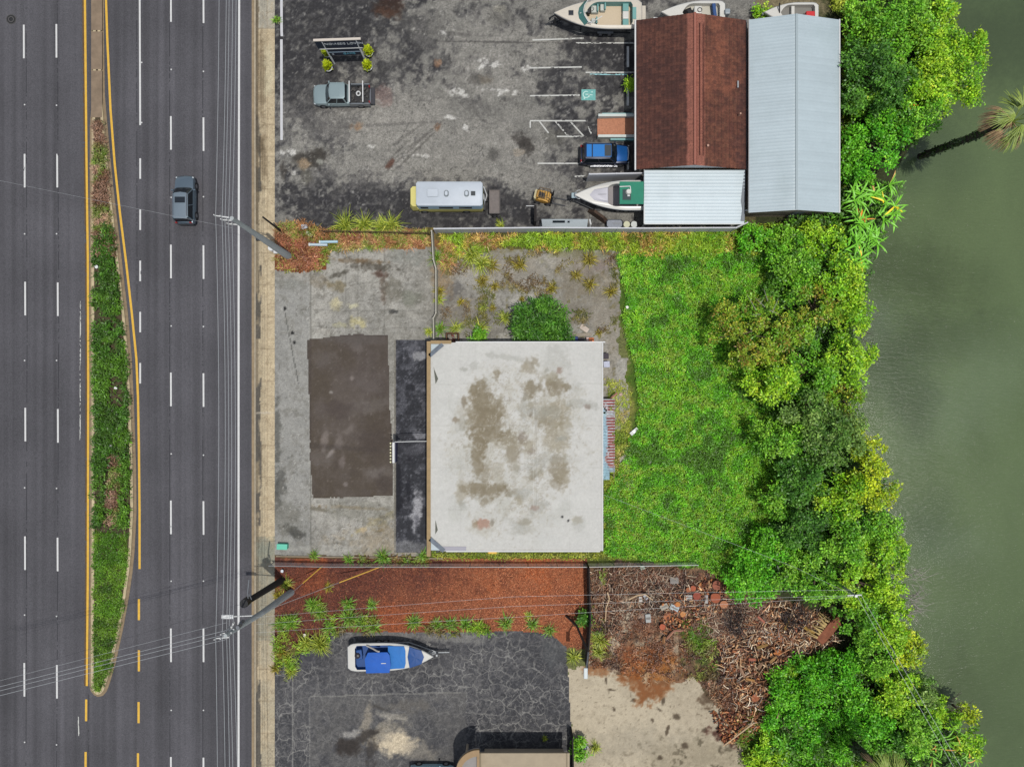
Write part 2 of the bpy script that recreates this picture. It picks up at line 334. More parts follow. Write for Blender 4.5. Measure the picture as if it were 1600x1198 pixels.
def paint_yard():
    C = np.zeros(GX.shape + (3,)) + (166, 163, 154)
    C = mix(C, ss(.35, .7, N1) * .55, (115, 113, 106)); C = mix(C, ss(.45, .75, N2) * .5, (154, 152, 145)); C = mix(C, ss(.6, .8, N3) * .25, (98, 96, 90))
    C = mix(C, (ss(486, 482, U) * ss(430, 440, V)) * .6, (140, 140, 136))
    e = (np.abs(U - 486) < 1.2) & (V > 500) & (V < 770) | ((np.abs(U - 485.5) < 1.0) & (V > 420))
    C = mix(C, e * .5, (85, 84, 78))
    for x in (541, 601, 560): C = mix(C, ((np.abs(U - x) < .9) & (V < 520)) * .35, (95, 93, 86))
    for y in (443, 485, 512): C = mix(C, ((np.abs(V - y - (N1 - .5) * 8) < .9) & (U < 672) & (U > 486)) * .3, (95, 93, 86))
    for (x, y, rx, ry, rot, c, k) in [(560, 408, 40, 4, 3, (100, 80, 55), .8), (580, 417, 34, 5, 3, (62, 56, 46), .7), (592, 428, 10, 5, 10, (70, 48, 38), .8), (526, 430, 22, 3, -20, (66, 62, 52), .7), (530, 446, 16, 9, 0, (105, 92, 62), .6), (600, 452, 6, 20, 0, (88, 72, 60), .7),
                                      (612, 455, 17, 17, 0, (102, 98, 86), .6), (646, 466, 16, 12, 0, (110, 112, 98), .6), (644, 400, 30, 12, 0, (128, 130, 122), .6), (525, 475, 8, 9, 0, (200, 190, 150), .8), (552, 478, 7, 4, 0, (200, 195, 160), .7), (558, 503, 12, 7, 0, (190, 180, 130), .8), (533, 508, 10, 4, 0, (160, 155, 120), .6),
                                      (615, 487, 7, 3, 15, (40, 40, 40), .7), (505, 518, 14, 5, 0, (165, 160, 150), .6), (500, 440, 14, 12, 0, (120, 108, 88), .5), (455, 445, 20, 8, 0, (120, 120, 112), .4), (433, 680, 5, 60, 0, (72, 72, 66), .6), (437, 760, 8, 30, 10, (60, 60, 56), .6), (460, 832, 14, 8, 30, (50, 50, 46), .7), (448, 805, 24, 20, 30, (108, 106, 96), .5),
                                      (600, 845, 60, 22, 0, (148, 134, 110), .6), (590, 812, 38, 3, -30, (160, 148, 110), .8), (592, 815, 24, 10, -30, (138, 128, 100), .7), (555, 793, 50, 2.5, 3, (132, 115, 88), .7), (500, 796, 24, 3, 8, (90, 82, 66), .6), (570, 800, 60, 12, 0, (132, 130, 118), .5), (500, 858, 60, 5, 0, (170, 168, 158), .4),
                                      (600, 825, 14, 3, -28, (120, 104, 74), .6), (567, 827, 6, 4, 40, (190, 170, 135), .7),
                                      (800, 425, 60, 18, 0, (165, 158, 145), .7), (720, 440, 30, 12, -20, (150, 146, 138), .5), (730, 480, 50, 25, 0, (120, 116, 108), .6), (710, 450, 16, 14, 0, (88, 86, 86), .6), (770, 500, 40, 25, 0, (112, 108, 100), .6), (905, 490, 60, 16, 0, (112, 104, 92), .6), (850, 430, 60, 14, 0, (138, 136, 126), .5), (840, 500, 50, 8, 0, (150, 142, 126), .5),
                                      (900, 440, 30, 30, 0, (110, 98, 74), .5), (925, 412, 30, 16, 0, (118, 100, 92), .6), (870, 410, 50, 16, 0, (172, 164, 150), .5), (935, 450, 26, 22, 20, (120, 108, 86), .6), (950, 510, 24, 40, 0, (158, 150, 136), .6), (955, 575, 20, 40, 0, (150, 142, 126), .5), (715, 500, 30, 16, 0, (100, 96, 90), .5), (690, 420, 14, 40, 0, (150, 120, 80), .5),
                                      (800, 385, 90, 8, 0, (110, 104, 60), .7), (905, 395, 50, 14, 0, (110, 110, 60), .5)]:
        C = mix(C, k * blob(U, V, x, y, rx, ry, rot, .45, .9, 31), c)
    C = mix(C, ((np.abs((U - 697) * .35 + (V - 486) * .9 + 4 * np.sin(U / 14)) < 1.4) & (U > 685) & (U < 745)) * .6, (168, 160, 145))
    nf = fbm(U, V, 8, 28, 4); C = mix(C, ss(.5, .72, nf) * .4, (112, 109, 100)); C = mix(C, ss(.52, .75, fbm(U, V, 6, 29, 3)) * .4 * (U > 486), (170, 168, 160)); C = mix(C, vein(U, V, 26, 33) * .45 * (U > 486), (92, 88, 78)); C = mix(C, vein(U, V, 12, 34, .02) * .35 * (U > 486), (104, 100, 90)); C = mix(C, ss(.74, .92, NS) * .4 * ss(.45, .65, N2), (76, 72, 64)); C = mix(C, ss(.84, .96, vn(U, V, 2.2, 39)) * .5 * ss(.45, .6, nf), (206, 204, 196)); C = mix(C, (U > 690) * ss(.5, .7, N1) * .45, (138, 131, 118)); C = mix(C, (U > 690) * ss(.62, .75, nf) * .6 * ss(.45, .6, N2), (112, 104, 66))
    for (x, y) in [(457, 520), (460, 535), (445, 482)]: C = mix(C, blob(U, V, x, y, 2.5, 2.5, 0, .3, .2, 3), (30, 30, 30))
    cr = (np.abs(U - (444 + (V - 482) * .19)) < .8) & (V > 482) & (V < 600); C = mix(C, cr * .6, (70, 70, 66))
    return C
def paint_patch():
    C = np.zeros(GX.shape + (3,)) + (80, 71, 61)
    C = mix(C, ss(.4, .75, N1) * .5, (99, 91, 87)); C = mix(C, ss(.45, .75, N2) * .3, (74, 66, 63)); C = mix(C, ss(.55, .8, N4) * .3, (74, 66, 62))
    C = mix(C, vein(U, V, 34, 44, .02) * .25, (108, 99, 94)); C = mix(C, ss(.55, .75, fbm(U, V, 8, 45, 4)) * .3, (100, 92, 87)); C = mix(C, ss(.86, .97, NS) * .35, (140, 132, 126)); C = mix(C, ((U < 487) | (V < 527)) * .4, (66, 58, 54))
    for (x, y, rx, ry, rot, c, k) in [(550, 530, 60, 8, 0, (96, 90, 86), .5), (507, 688, 5, 16, 10, (138, 128, 122), .6), (516, 708, 9, 3, -50, (158, 150, 144), .75), (530, 690, 6, 14, 0, (124, 115, 110), .6), (545, 672, 10, 5, -30, (122, 114, 108), .5), (535, 722, 5, 10, 0, (130, 120, 116), .5), (590, 738, 22, 10, 0, (118, 112, 108), .5), (500, 715, 30, 12, 0, (108, 101, 96), .5),
                                      (580, 635, 30, 12, -10, (118, 112, 108), .4), (545, 700, 60, 4, 4, (66, 59, 56), .4), (517, 613, 3, 2, 0, (170, 165, 160), .7), (550, 591, 4, 4, 0, (160, 150, 145), .5), (540, 756, 3, 3, 0, (140, 132, 128), .6), (560, 545, 14, 5, 20, (104, 96, 91), .6), (505, 560, 18, 12, 0, (100, 93, 88), .5), (575, 600, 20, 14, 0, (102, 94, 90), .5), (530, 640, 24, 12, 0, (72, 63, 59), .6), (585, 690, 20, 24, 0, (72, 63, 58), .6), (500, 640, 12, 20, 0, (96, 88, 84), .5), (600, 755, 12, 14, 0, (70, 62, 58), .6)]:
        C = mix(C, k * blob(U, V, x, y, rx, ry, rot, .6, .7, 41), c)
    return C
def paint_strip():
    C = np.zeros(GX.shape + (3,)) + (50, 51, 56)
    C = mix(C, ss(.5, .72, fbm(U, V, 14, 51, 5)) * .5, (104, 105, 112)); C = mix(C, vein(U, V, 11, 55, .03) * .5, (122, 123, 130)); C = mix(C, vein(U + 40, V, 6, 56, .03) * .4, (24, 25, 30)); C = mix(C, ss(.62, .8, N3) * .4, (136, 136, 142))
    C = mix(C, ss(.8, .95, NS) * .3, (150, 150, 155))
    for (x, y, rx, ry, rot, c, k) in [(622, 760, 6, 42, 0, (30, 31, 37), .95), (638, 765, 5, 13, 0, (34, 35, 41), .9), (640, 715, 5, 6, 0, (38, 38, 44), .8), (656, 556, 13, 6, 0, (150, 150, 152), .85), (651, 800, 8, 27, 3, (158, 158, 162), .95), (651, 815, 4, 10, 0, (90, 90, 96), .7), (656, 680, 11, 5, 0, (150, 150, 155), .7), (640, 855, 26, 9, 0, (128, 128, 128), .6), (640, 606, 8, 6, 0, (34, 35, 40), .8), (650, 700, 16, 12, 0, (90, 90, 96), .5)]:
        C = mix(C, k * blob(U, V, x, y, rx, ry, rot, .3, .7, 53), c)
    C = mix(C, (U < 619) * .8, (140, 135, 122))
    return C
def paint_low():
    C = np.zeros(GX.shape + (3,)) + (64, 64, 67)
    C = mix(C, ss(.4, .7, N1) * .5, (92, 91, 92)); C = mix(C, ss(.5, .8, N2) * .45, (58, 58, 61)); C = mix(C, ss(.7, .9, NS) * .35, (140, 138, 134)); C = mix(C, ss(.5, .7, fbm(U, V, 7, 66, 4)) * .45, (112, 110, 108)); C = mix(C, vein(U, V, 15, 67, .015) * .35, (126, 124, 120))
    C = mix(C, inpoly(U, V, [(484, 1092), (540, 1085), (727, 1080), (730, 1198), (484, 1198)]) * .5 * ss(.2, .6, N2), (104, 102, 98))
    A = np.clip(.9 - inpoly(U, V, [(484, 1092), (540, 1085), (727, 1080), (730, 1198), (484, 1198)]) * .5, 0, 1)
    C = mix(C, ((np.abs(U - 457) < 1.2) & (V > 1060)) * .6, (150, 148, 142)); C = mix(C, ((np.abs(U - 484) < .8) & (V > 1090)) * .5, (140, 138, 132)); C = mix(C, ((np.abs(V - (1088 - (U - 484) * .03)) < 1.0) & (U > 484) & (U < 720)) * .5, (150, 148, 140))
    A = A * (.35 + .65 * ss(.35, .6, fbm(U, V, 30, 68, 4)))
    for (x, y, rx, ry, rot, c, k) in [(612, 1160, 34, 18, 5, (205, 190, 162), .95), (600, 1145, 30, 12, -30, (150, 142, 126), .7), (655, 1175, 24, 12, 0, (150, 142, 128), .5), (552, 1146, 14, 6, 0, (170, 166, 158), .7), (572, 1128, 7, 22, 8, (142, 134, 120), .8), (540, 1168, 20, 9, 8, (46, 40, 36), .85), (566, 1155, 24, 8, -30, (52, 47, 43), .8), (580, 1172, 8, 22, 0, (50, 46, 43), .7),
                                      (608, 1118, 24, 4, 10, (160, 154, 142), .7), (592, 1105, 14, 3, 15, (58, 54, 50), .6), (640, 1100, 30, 10, 0, (112, 106, 96), .4), (690, 990, 60, 8, 0, (120, 118, 115), .7), (600, 992, 50, 7, 0, (125, 122, 118), .6), (460, 1030, 30, 12, 0, (66, 66, 74), .6), (720, 1000, 40, 6, 0, (140, 138, 132), .6), (870, 1020, 20, 20, 0, (88, 90, 90), .5)]:
        m_ = k * blob(U, V, x, y, rx, ry, rot, .5, .9, 61); C = mix(C, m_, c); A = A * (1 - m_)
    return C, A
def paint_mulch():
    C = np.zeros(GX.shape + (3,)) + (142, 72, 44)
    t = ss(560, 760, U + (N1 - .5) * 240); C = mix(np.zeros(GX.shape + (3,)) + (96, 58, 46), t, (154, 90, 58)); C = mix(C, vein(U, V, 30, 48, .03) * .4, (80, 50, 40))
    C = mix(C, ss(.45, .75, N2) * .5, (84, 46, 36)); C = mix(C, ss(.62, .8, N3) * .55, (176, 108, 70)); C = mix(C, ss(.82, .95, NS) * .5, (190, 140, 100))
    C = mix(C, ss(.60, .72, N1) * .4, (185, 88, 36)); C = mix(C, (ss(1000, 1010, V)) * .5, (96, 70, 50))
    return C
def paint_sand():
    C = np.zeros(GX.shape + (3,)) + (186, 174, 150)
    C = mix(C, ss(.4, .7, N1) * .5, (164, 152, 130)); C = mix(C, ss(.62, .8, N3) * .3, (140, 128, 106)); C = mix(C, ss(.86, .97, NS) * .5, (90, 78, 60))
    C = mix(C, blob(U, V, 990, 1160, 70, 24, 0, .8, .8, 7) * .5, (150, 142, 124)); C = mix(C, blob(U, V, 1100, 1185, 70, 24, 0, .8, .8, 7) * .6, (140, 130, 108))
    C = mix(C, ss(.6, .7, fbm(U, V, 12, 71, 4)) * blob(U, V, 1090, 1180, 90, 28, 0, .8, .8, 7) * .7, (70, 62, 46))
    for (x, y, rx, ry, rot) in [(960, 1108, 3, 3, 0), (958, 1104, 2, 2, 0), (1030, 1108, 7, 2, 40), (1020, 1125, 3, 4, -30), (1058, 1120, 7, 7, 0), (1036, 1095, 4, 7, 0), (955, 1077, 8, 2, 5), (947, 1062, 2, 8, 0), (990, 1094, 5, 4, 0), (1070, 1165, 7, 6, 0), (1030, 1184, 6, 5, 0), (1043, 1140, 3, 12, 15), (1100, 1140, 7, 5, 0)]:
        C = mix(C, blob(U, V, x, y, rx * .75, ry * .75, rot, .4, .6, 73) * .8, (70, 58, 44))
    C = mix(C, .95 * blob(U, V, 1012, 1066, 34, 24, 10, .35, 1.0, 78), (130, 80, 42)); C = mix(C, .8 * blob(U, V, 1040, 1060, 24, 9, -10, .4, 1.0, 78), (120, 84, 54)); C = mix(C, .8 * blob(U, V, 930, 1046, 24, 8, 0, .4, 1.0, 79), (140, 92, 54)); C = mix(C, .8 * blob(U, V, 1007, 1058, 6, 10, 0, .4, .6, 78), (186, 172, 146))
    C = mix(C, ss(.55, .75, fbm(U, V, 7, 74, 4)) * .25, (204, 192, 168)); C = mix(C, ss(.8, .95, vn(U, V, 2.2, 75)) * .35, (120, 108, 88)); C = mix(C, blob(U, V, 1110, 1085, 14, 26, 20, .5, 1.2, 76) * .8, (78, 60, 42)); C = mix(C, blob(U, V, 1130, 1150, 24, 8, 30, .5, 1.4, 77) * .9, (72, 44, 34))
    return C
def paint_soil():
    C = np.zeros(GX.shape + (3,)) + (50, 56, 26); C = mix(C, (U < 1010) * 1.0, (104, 108, 62))
    g = inpoly(U + (N2 - .5) * 30, V + (N2 - .5) * 30, [(930, 350), (1240, 350), (1215, 500), (1190, 560), (1205, 700), (1215, 880), (1160, 920), (930, 890), (945, 640), (985, 560), (960, 430)])
    C = mix(C, g * 1.0, (70, 98, 24)); C = mix(C, g * ss(.5, .7, N2) * .6, (110, 128, 36)); C = mix(C, g * ss(.55, .75, N1) * .5, (52, 78, 20))
    C = mix(C, blob(U, V, 970, 800, 36, 60, 0, .7, .7, 3) * .7, (140, 132, 58)); C = mix(C, blob(U, V, 975, 640, 16, 50, 0, .5, .7, 3) * .6, (140, 125, 80))
    deb = inpoly(U + (N2 - .5) * 30, V + (N2 - .5) * 30, [(918, 880), (1120, 885), (1180, 920), (1240, 940), (1300, 960), (1310, 1010), (1260, 1050), (1225, 1110), (1180, 1150), (1140, 1140), (1100, 1075), (918, 1050)])
    C = mix(C, deb * 1.0, (96, 76, 58)); C = mix(C, deb * ss(.5, .7, N2) * .7, (58, 44, 36)); C = mix(C, deb * ss(.52, .7, N1) * .6, (130, 86, 56)); C = mix(C, deb * ss(.62, .8, N3) * .5, (150, 126, 104))
    C = mix(C, deb * ss(.44, .56, fbm(U, V, 20, 86, 4)) * ss(930, 1020, V) * (U < 1060) * .65, (186, 172, 148))
    for (x, y, rx, ry, rot, c, k) in [(975, 960, 16, 22, 0, (190, 178, 156), .85), (962, 1005, 12, 20, 0, (190, 178, 155), .85), (1012, 1035, 40, 28, 0, (146, 86, 42), .95), (1005, 1068, 24, 18, 0, (138, 80, 34), .95), (985, 1020, 26, 14, 0, (130, 75, 45), .7), (1008, 1058, 7, 11, 0, (188, 174, 145), .8), (1035, 1050, 22, 20, 0, (156, 100, 44), .7), (930, 1046, 20, 10, 0, (150, 92, 50), .7),
                                      (1005, 975, 20, 22, 0, (140, 88, 66), .6), (1008, 960, 8, 12, 0, (176, 172, 168), .6), (960, 940, 10, 26, 10, (130, 76, 44), .7), (1110, 1090, 14, 24, 0, (90, 70, 50), .8), (1112, 1125, 24, 18, 30, (176, 164, 140), .6), (1130, 1145, 20, 6, 30, (66, 40, 34), .8), (1125, 1060, 16, 14, 0, (165, 140, 110), .6), (1020, 905, 30, 10, 0, (110, 72, 60), .6), (1135, 1040, 20, 12, 0, (160, 130, 105), .6),
                                      (1090, 1000, 24, 40, 0, (70, 96, 28), .8), (940, 1000, 16, 22, 0, (120, 140, 50), .8), (1235, 1200, 60, 110, 0, (64, 96, 26), .95), (1200, 1180, 40, 30, 0, (96, 118, 40), .8)]:
        C = mix(C, k * blob(U, V, x, y, rx, ry, rot, .4, .8, 81), c)
    C = mix(C, deb * vein(U, V, 9, 84, .04) * .5, (50, 38, 30)); C = mix(C, deb * ss(.5, .7, fbm(U, V, 6, 85, 3)) * .4, (168, 128, 96))
    ws = (V < 400) & (U < 1180) & (V > 340)
    C = mix(C, ws * .9, (92, 88, 44)); C = mix(C, ws * ss(.45, .65, N2) * .8, (150, 112, 70)); C = mix(C, ws * ss(.6, .8, N1) * .6, (60, 66, 26))
    C = mix(C, ((U < 512) & (V > 375) & (V < 430)) * .9, (122, 66, 42)); C = mix(C, ((U < 700) & (V > 376) & (V < 395)) * .7, (150, 104, 66))
    C = mix(C, ((V > 858) & (V < 885) & (U > 425) & (U < 960)) * .9, (84, 92, 34)); C = mix(C, ((V > 866) & (V < 876) & (U < 690)) * .7, (92, 60, 44))
    bk = (V > 985) & (V < 1060) & (U < 520); C = mix(C, bk * .8, (100, 92, 44))
    C = mix(C, ((U > 1150) & (V < 360) & (U < 1180)) * .6, (90, 80, 60))
    t = blob(U, V, 1210, 8, 90, 16, 0, .6, .6, 3); C = mix(C, t * .8, (140, 126, 100))
    return C
grain = painted('asphalt_grain', 1.5, .2, 11, .42, bump=.5)
concrete = painted('concrete_grain', 1.2, .13, 9, .24, bump=.35)
patchm = painted('patch_grain', 2, .1, 14, .2, bump=.3, grit=.6)
crackm = painted('cracked_asphalt', 2.0, .18, 12, .4, bump=.4, crack=.78, crack_col=(158, 156, 150))
mulchm = painted('mulch_grain', 4.0, .3, 14, .6, bump=.8)
sandm = painted('sand_grain', 1.5, .1, 14, .14, bump=.25)
soilm = painted('soil_grain', 3, .3, 10, .5, bump=.8)
ground_z = -np.clip((U - shore(V)) / S, 0, None) * 0.55; ground_z = np.clip(ground_z, -2.5, 0) + (N2 - .5) * .12 * (U > 1000)
far = uc * 0
sheet('parking_lot', zone == 'lot', paint_lot(), grain)
sheet('concrete_yard', zone == 'yard', paint_yard(), concrete)
sheet('dark_asphalt_patch', zone == 'patch', paint_patch(), patchm)
sheet('driveway', zone == 'strip', paint_strip(), grain)
cl, al = paint_low(); sheet('cracked_parking_lot', zone == 'low', cl, crackm, A=al)
sheet('mulch_bed', zone == 'mulch', paint_mulch(), mulchm)
sheet('sand', zone == 'sand', paint_sand(), sandm)
Zs = ground_z.copy(); Zs[U < 1175] = 0
sheet('soil', (zone == 'soil') & (uc < 1540), paint_soil(), soilm, Z=Zs)

groundfar = mat('far_ground', (92, 100, 60), .95, var=.35, vs=.08)
MB().add([(-900, -900, -.6), (23, -900, -.6), (23, 900, -.6), (-900, 900, -.6)], [(0, 1, 2, 3)]).build('ground', groundfar)['kind'] = 'structure'
MB().add([(160, -900, -.5), (900, -900, -.5), (900, 900, -.5), (160, 900, -.5)], [(0, 1, 2, 3)]).build('far_bank', groundfar)['kind'] = 'structure'
MB().add([(15, -900, -3), (200, -900, -3), (200, 900, -3), (15, 900, -3)], [(0, 1, 2, 3)]).build('canal_bed', mat('canal_mud', (60, 62, 45), .95))['kind'] = 'structure'

# ---- water: murky green, cloud reflections painted into the colour, wind ripples
def water_mat():
    m = bpy.data.materials.new('canal_water'); m.use_nodes = True; nt = m.node_tree; N = nt.nodes; L = nt.links; b = N['Principled BSDF']
    tc = N.new('ShaderNodeTexCoord'); mp = N.new('ShaderNodeMapping'); mp.inputs['Rotation'].default_value = (0, 0, math.radians(25)); mp.inputs['Scale'].default_value = (1, .55, 1)
    L.new(tc.outputs['Object'], mp.inputs[0])
    n = N.new('ShaderNodeTexNoise'); n.inputs['Scale'].default_value = .085; n.inputs['Detail'].default_value = 4; n.inputs['Roughness'].default_value = .5; n.inputs['Distortion'].default_value = .4
    L.new(mp.outputs[0], n.inputs['Vector'])
    at = N.new('ShaderNodeAttribute'); at.attribute_name = 'Col'
    n.inputs['Scale'].default_value = .25; r = N.new('ShaderNodeMapRange'); r.inputs[1].default_value = .3; r.inputs[2].default_value = .7; r.inputs[3].default_value = .93; r.inputs[4].default_value = 1.07; L.new(n.outputs['Fac'], r.inputs[0])
    g = N.new('ShaderNodeTexNoise'); g.inputs['Scale'].default_value = 5; g.inputs['Detail'].default_value = 4; g.inputs['Roughness'].default_value = .8; L.new(tc.outputs['Object'], g.inputs['Vector'])
    r2 = N.new('ShaderNodeMapRange'); r2.inputs[1].default_value = .3; r2.inputs[2].default_value = .7; r2.inputs[3].default_value = .93; r2.inputs[4].default_value = 1.07; L.new(g.outputs['Fac'], r2.inputs[0])
    mm = N.new('ShaderNodeMath'); mm.operation = 'MULTIPLY'; L.new(r.outputs[0], mm.inputs[0]); L.new(r2.outputs[0], mm.inputs[1])
    vm = N.new('ShaderNodeVectorMath'); vm.operation = 'SCALE'; L.new(at.outputs['Color'], vm.inputs[0]); L.new(mm.outputs[0], vm.inputs['Scale']); L.new(vm.outputs[0], b.inputs['Base Color'])
    b.inputs['Roughness'].default_value = .16; b.inputs['Specular IOR Level'].default_value = .5; b.inputs['IOR'].default_value = 1.33
    w = N.new('ShaderNodeTexNoise'); w.inputs['Scale'].default_value = 2.2; w.inputs['Detail'].default_value = 7; w.inputs['Roughness'].default_value = .68
    mp2 = N.new('ShaderNodeMapping'); mp2.inputs['Rotation'].default_value = (0, 0, math.radians(-62)); mp2.inputs['Scale'].default_value = (.45, 1.6, 1)
    L.new(tc.outputs['Object'], mp2.inputs[0]); L.new(mp2.outputs[0], w.inputs['Vector'])
    bp = N.new('ShaderNodeBump'); bp.inputs['Strength'].default_value = .42; bp.inputs['Distance'].default_value = .1
    L.new(w.outputs['Fac'], bp.inputs['Height']); L.new(bp.outputs[0], b.inputs['Normal']); return m
wx_ = np.arange(28, 52, .2); wy_ = np.arange(-44, 44, .2); WX, WY = np.meshgrid(wx_, wy_); wu, wv = 800 + WX * S, 599 - WY * S
C = np.zeros(WX.shape + (3,)) + (93, 110, 73)  # lighter and darker patches below are painted sky and cloud reflections
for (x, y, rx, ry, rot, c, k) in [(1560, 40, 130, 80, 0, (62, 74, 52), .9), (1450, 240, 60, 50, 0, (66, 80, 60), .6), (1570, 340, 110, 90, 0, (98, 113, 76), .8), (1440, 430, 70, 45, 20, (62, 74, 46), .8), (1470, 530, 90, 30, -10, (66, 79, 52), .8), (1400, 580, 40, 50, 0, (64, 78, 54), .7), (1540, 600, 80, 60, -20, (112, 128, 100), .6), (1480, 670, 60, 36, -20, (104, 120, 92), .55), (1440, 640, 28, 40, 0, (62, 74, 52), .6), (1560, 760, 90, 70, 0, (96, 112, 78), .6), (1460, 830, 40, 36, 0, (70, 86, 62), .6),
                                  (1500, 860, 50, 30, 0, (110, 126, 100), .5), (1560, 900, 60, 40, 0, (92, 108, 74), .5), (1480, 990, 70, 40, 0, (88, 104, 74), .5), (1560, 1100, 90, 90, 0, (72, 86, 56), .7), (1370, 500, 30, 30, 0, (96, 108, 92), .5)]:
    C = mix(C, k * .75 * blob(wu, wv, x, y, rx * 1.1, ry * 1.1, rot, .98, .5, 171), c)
idx = np.arange(WX.size).reshape(WX.shape); F = np.stack([idx[:-1, :-1], idx[:-1, 1:], idx[1:, 1:], idx[1:, :-1]], -1).reshape(-1, 4)
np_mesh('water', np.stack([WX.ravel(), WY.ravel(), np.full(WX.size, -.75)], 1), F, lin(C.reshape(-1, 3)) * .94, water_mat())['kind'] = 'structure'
np_mesh('open_water', np.array([(16, -900, -.77), (170, -900, -.77), (170, 900, -.77), (16, 900, -.77)]), np.array([[0, 1, 2, 3]]), np.tile(lin((91, 108, 71)) * .94, (4, 1)), bpy.data.materials['canal_water'])['kind'] = 'structure'

# ---- road
RZ = -0.12
def road_mat():
    m = bpy.data.materials.new('road_asphalt'); m.use_nodes = True; nt = m.node_tree; N = nt.nodes; L = nt.links; b = N['Principled BSDF']
    b.inputs['Roughness'].default_value = .85; b.inputs['Specular IOR Level'].default_value = .3
    tc = N.new('ShaderNodeTexCoord'); mp = N.new('ShaderNodeMapping'); mp.inputs['Scale'].default_value = (1.25, .012, 1); L.new(tc.outputs['Object'], mp.inputs[0])
    n = N.new('ShaderNodeTexNoise'); n.inputs['Scale'].default_value = 1; n.inputs['Detail'].default_value = 3; L.new(mp.outputs[0], n.inputs['Vector'])
    g = N.new('ShaderNodeTexNoise'); g.inputs['Scale'].default_value = 13; g.inputs['Detail'].default_value = 3; g.inputs['Roughness'].default_value = .8; L.new(tc.outputs['Object'], g.inputs['Vector'])
    l = N.new('ShaderNodeTexNoise'); l.inputs['Scale'].default_value = .12; l.inputs['Detail'].default_value = 5; L.new(tc.outputs['Object'], l.inputs['Vector'])
    def mr(x, a, lo=.3, hi=.7):
        r = N.new('ShaderNodeMapRange'); r.inputs[1].default_value = lo; r.inputs[2].default_value = hi; r.inputs[3].default_value = 1 - a; r.inputs[4].default_value = 1 + a; L.new(x.outputs['Fac'], r.inputs[0]); return r.outputs[0]
    a = N.new('ShaderNodeMath'); a.operation = 'MULTIPLY'; L.new(mr(n, .27), a.inputs[0]); L.new(mr(g, .42), a.inputs[1])
    c = N.new('ShaderNodeMath'); c.operation = 'MULTIPLY'; L.new(a.outputs[0], c.inputs[0]); L.new(mr(l, .2), c.inputs[1])
    v = N.new('ShaderNodeVectorMath'); v.operation = 'SCALE'; v.inputs[0].default_value = tuple(lin((82, 81, 85))); L.new(c.outputs[0], v.inputs['Scale']); L.new(v.outputs[0], b.inputs['Base Color'])
    bp = N.new('ShaderNodeBump'); bp.inputs['Strength'].default_value = .25; bp.inputs['Distance'].default_value = .02; L.new(g.outputs['Fac'], bp.inputs['Height']); L.new(bp.outputs[0], b.inputs['Normal'])
    return m
X = lambda px: (px - 800) / S
Y = lambda py: (599 - py) / S
road = MB().add([(-75, -600, RZ), (X(393), -600, RZ), (X(393), 600, RZ), (-75, 600, RZ)], [(0, 1, 2, 3)]).build('road', road_mat()); road['kind'] = 'structure'
def line_mesh(segs, w, z, wear=.25, step=.16, seed=0, nw=3):
    """painted line as small chips; worn chips are left out"""
    vs, fs = [], []; r = random.Random(seed)
    for (x0, y0, x1, y1) in segs:
        a = Vector((X(x0), Y(y0))); b = Vector((X(x1), Y(y1))); L = (b - a).length; n = max(1, int(L / step)); d = (b - a) / n; s = Vector((-d.y, d.x)).normalized()
        for i in range(n):
            for j in range(nw):
                p = a + d * i; q = (i * .31 + x0, j * 1.3 + y0)
                if float(vn(q[0], q[1], 2.2, seed)) * .6 + r.random() * .4 < wear: continue
                o0 = s * (w * (j / nw - .5)); o1 = s * (w * ((j + 1) / nw - .5)); k = len(vs)
                for t in (p + o0, p + d + o0, p + d + o1, p + o1): vs.append((t.x, t.y, z))
                fs.append((k, k + 1, k + 2, k + 3))
    m = MB(); m.v = vs; m.f = fs; return m
wpaint = mat('white_road_paint', (210, 210, 208), .7, var=.1, vs=6); ypaint = mat('yellow_road_paint', (222, 176, 60), .7, var=.16, vs=5)
fpaint = mat('faded_white_paint', (196, 196, 190), .8, var=.2, vs=5)
W = []
for x, ys in ((35.5, (38, 240, 440, 637, 838, 1036)), (86.5, (37, 240, 441, 639, 840, 1039)), (266, (-19, 181, 382, 582, 782, 982, 1183)), (317, (-17, 183, 383, 583, 783, 982, 1184))):
    for i, y in enumerate(ys):
        dx = (math.sin(max(0, min(1, y / 1198)) * math.pi) * 2.6 if x < 100 else 0)
        W.append((x + dx, y, x + dx + .2, y + 52.5))
W += [(217, -60, 218, 195)] + [(218, y, 218, y + 32) for y in (247, 327, 407, 487, 567)]
line_mesh(W, .165, RZ + .005, .06, seed=3).build('lane_dash_lines', wpaint, road)
line_mesh([(374, -900, 373, 0), (373, 0, 372, 500), (372, 500, 372, 1198), (372, 1198, 374, 2000)], .19, RZ + .005, .02, seed=4, step=.5).build('edge_line', wpaint, road)
def poly(pts): return [(a[0], a[1], b[0], b[1]) for a, b in zip(pts[:-1], pts[1:])]
YL = poly([(131, -500), (131.5, 0), (134, 250), (136, 400), (136.7, 600), (136, 900), (134.5, 1072)]) + [(133.5, 1093, 133.3, 1127), (132.6, 1175, 132.2, 1300)]
YR = poly([(164, -500), (164.5, 0), (166.5, 60), (171.5, 170), (178, 255), (186, 330), (196, 410), (205, 490), (212, 560), (214.5, 620), (216, 700), (217, 800), (217, 889)]) + [(216, 936, 216, 969), (216, 1016, 216, 1049), (215.5, 1097, 215.5, 1130), (214.5, 1177, 214.5, 1260)]
line_mesh(YL + YR, .21, RZ + .005, .03, seed=5, nw=4).build('median_edge_lines', ypaint, road)
dirt = mat('edge_grime', (96, 74, 48), .9, var=.3, vs=3)
line_mesh([(a - 3.0, b, c - 3.0, d) for a, b, c, d in YL[:6]], .16, RZ + .004, .25, seed=6).build('grime', dirt, road)
seam = mat('tar_seam', (52, 52, 56), .9)
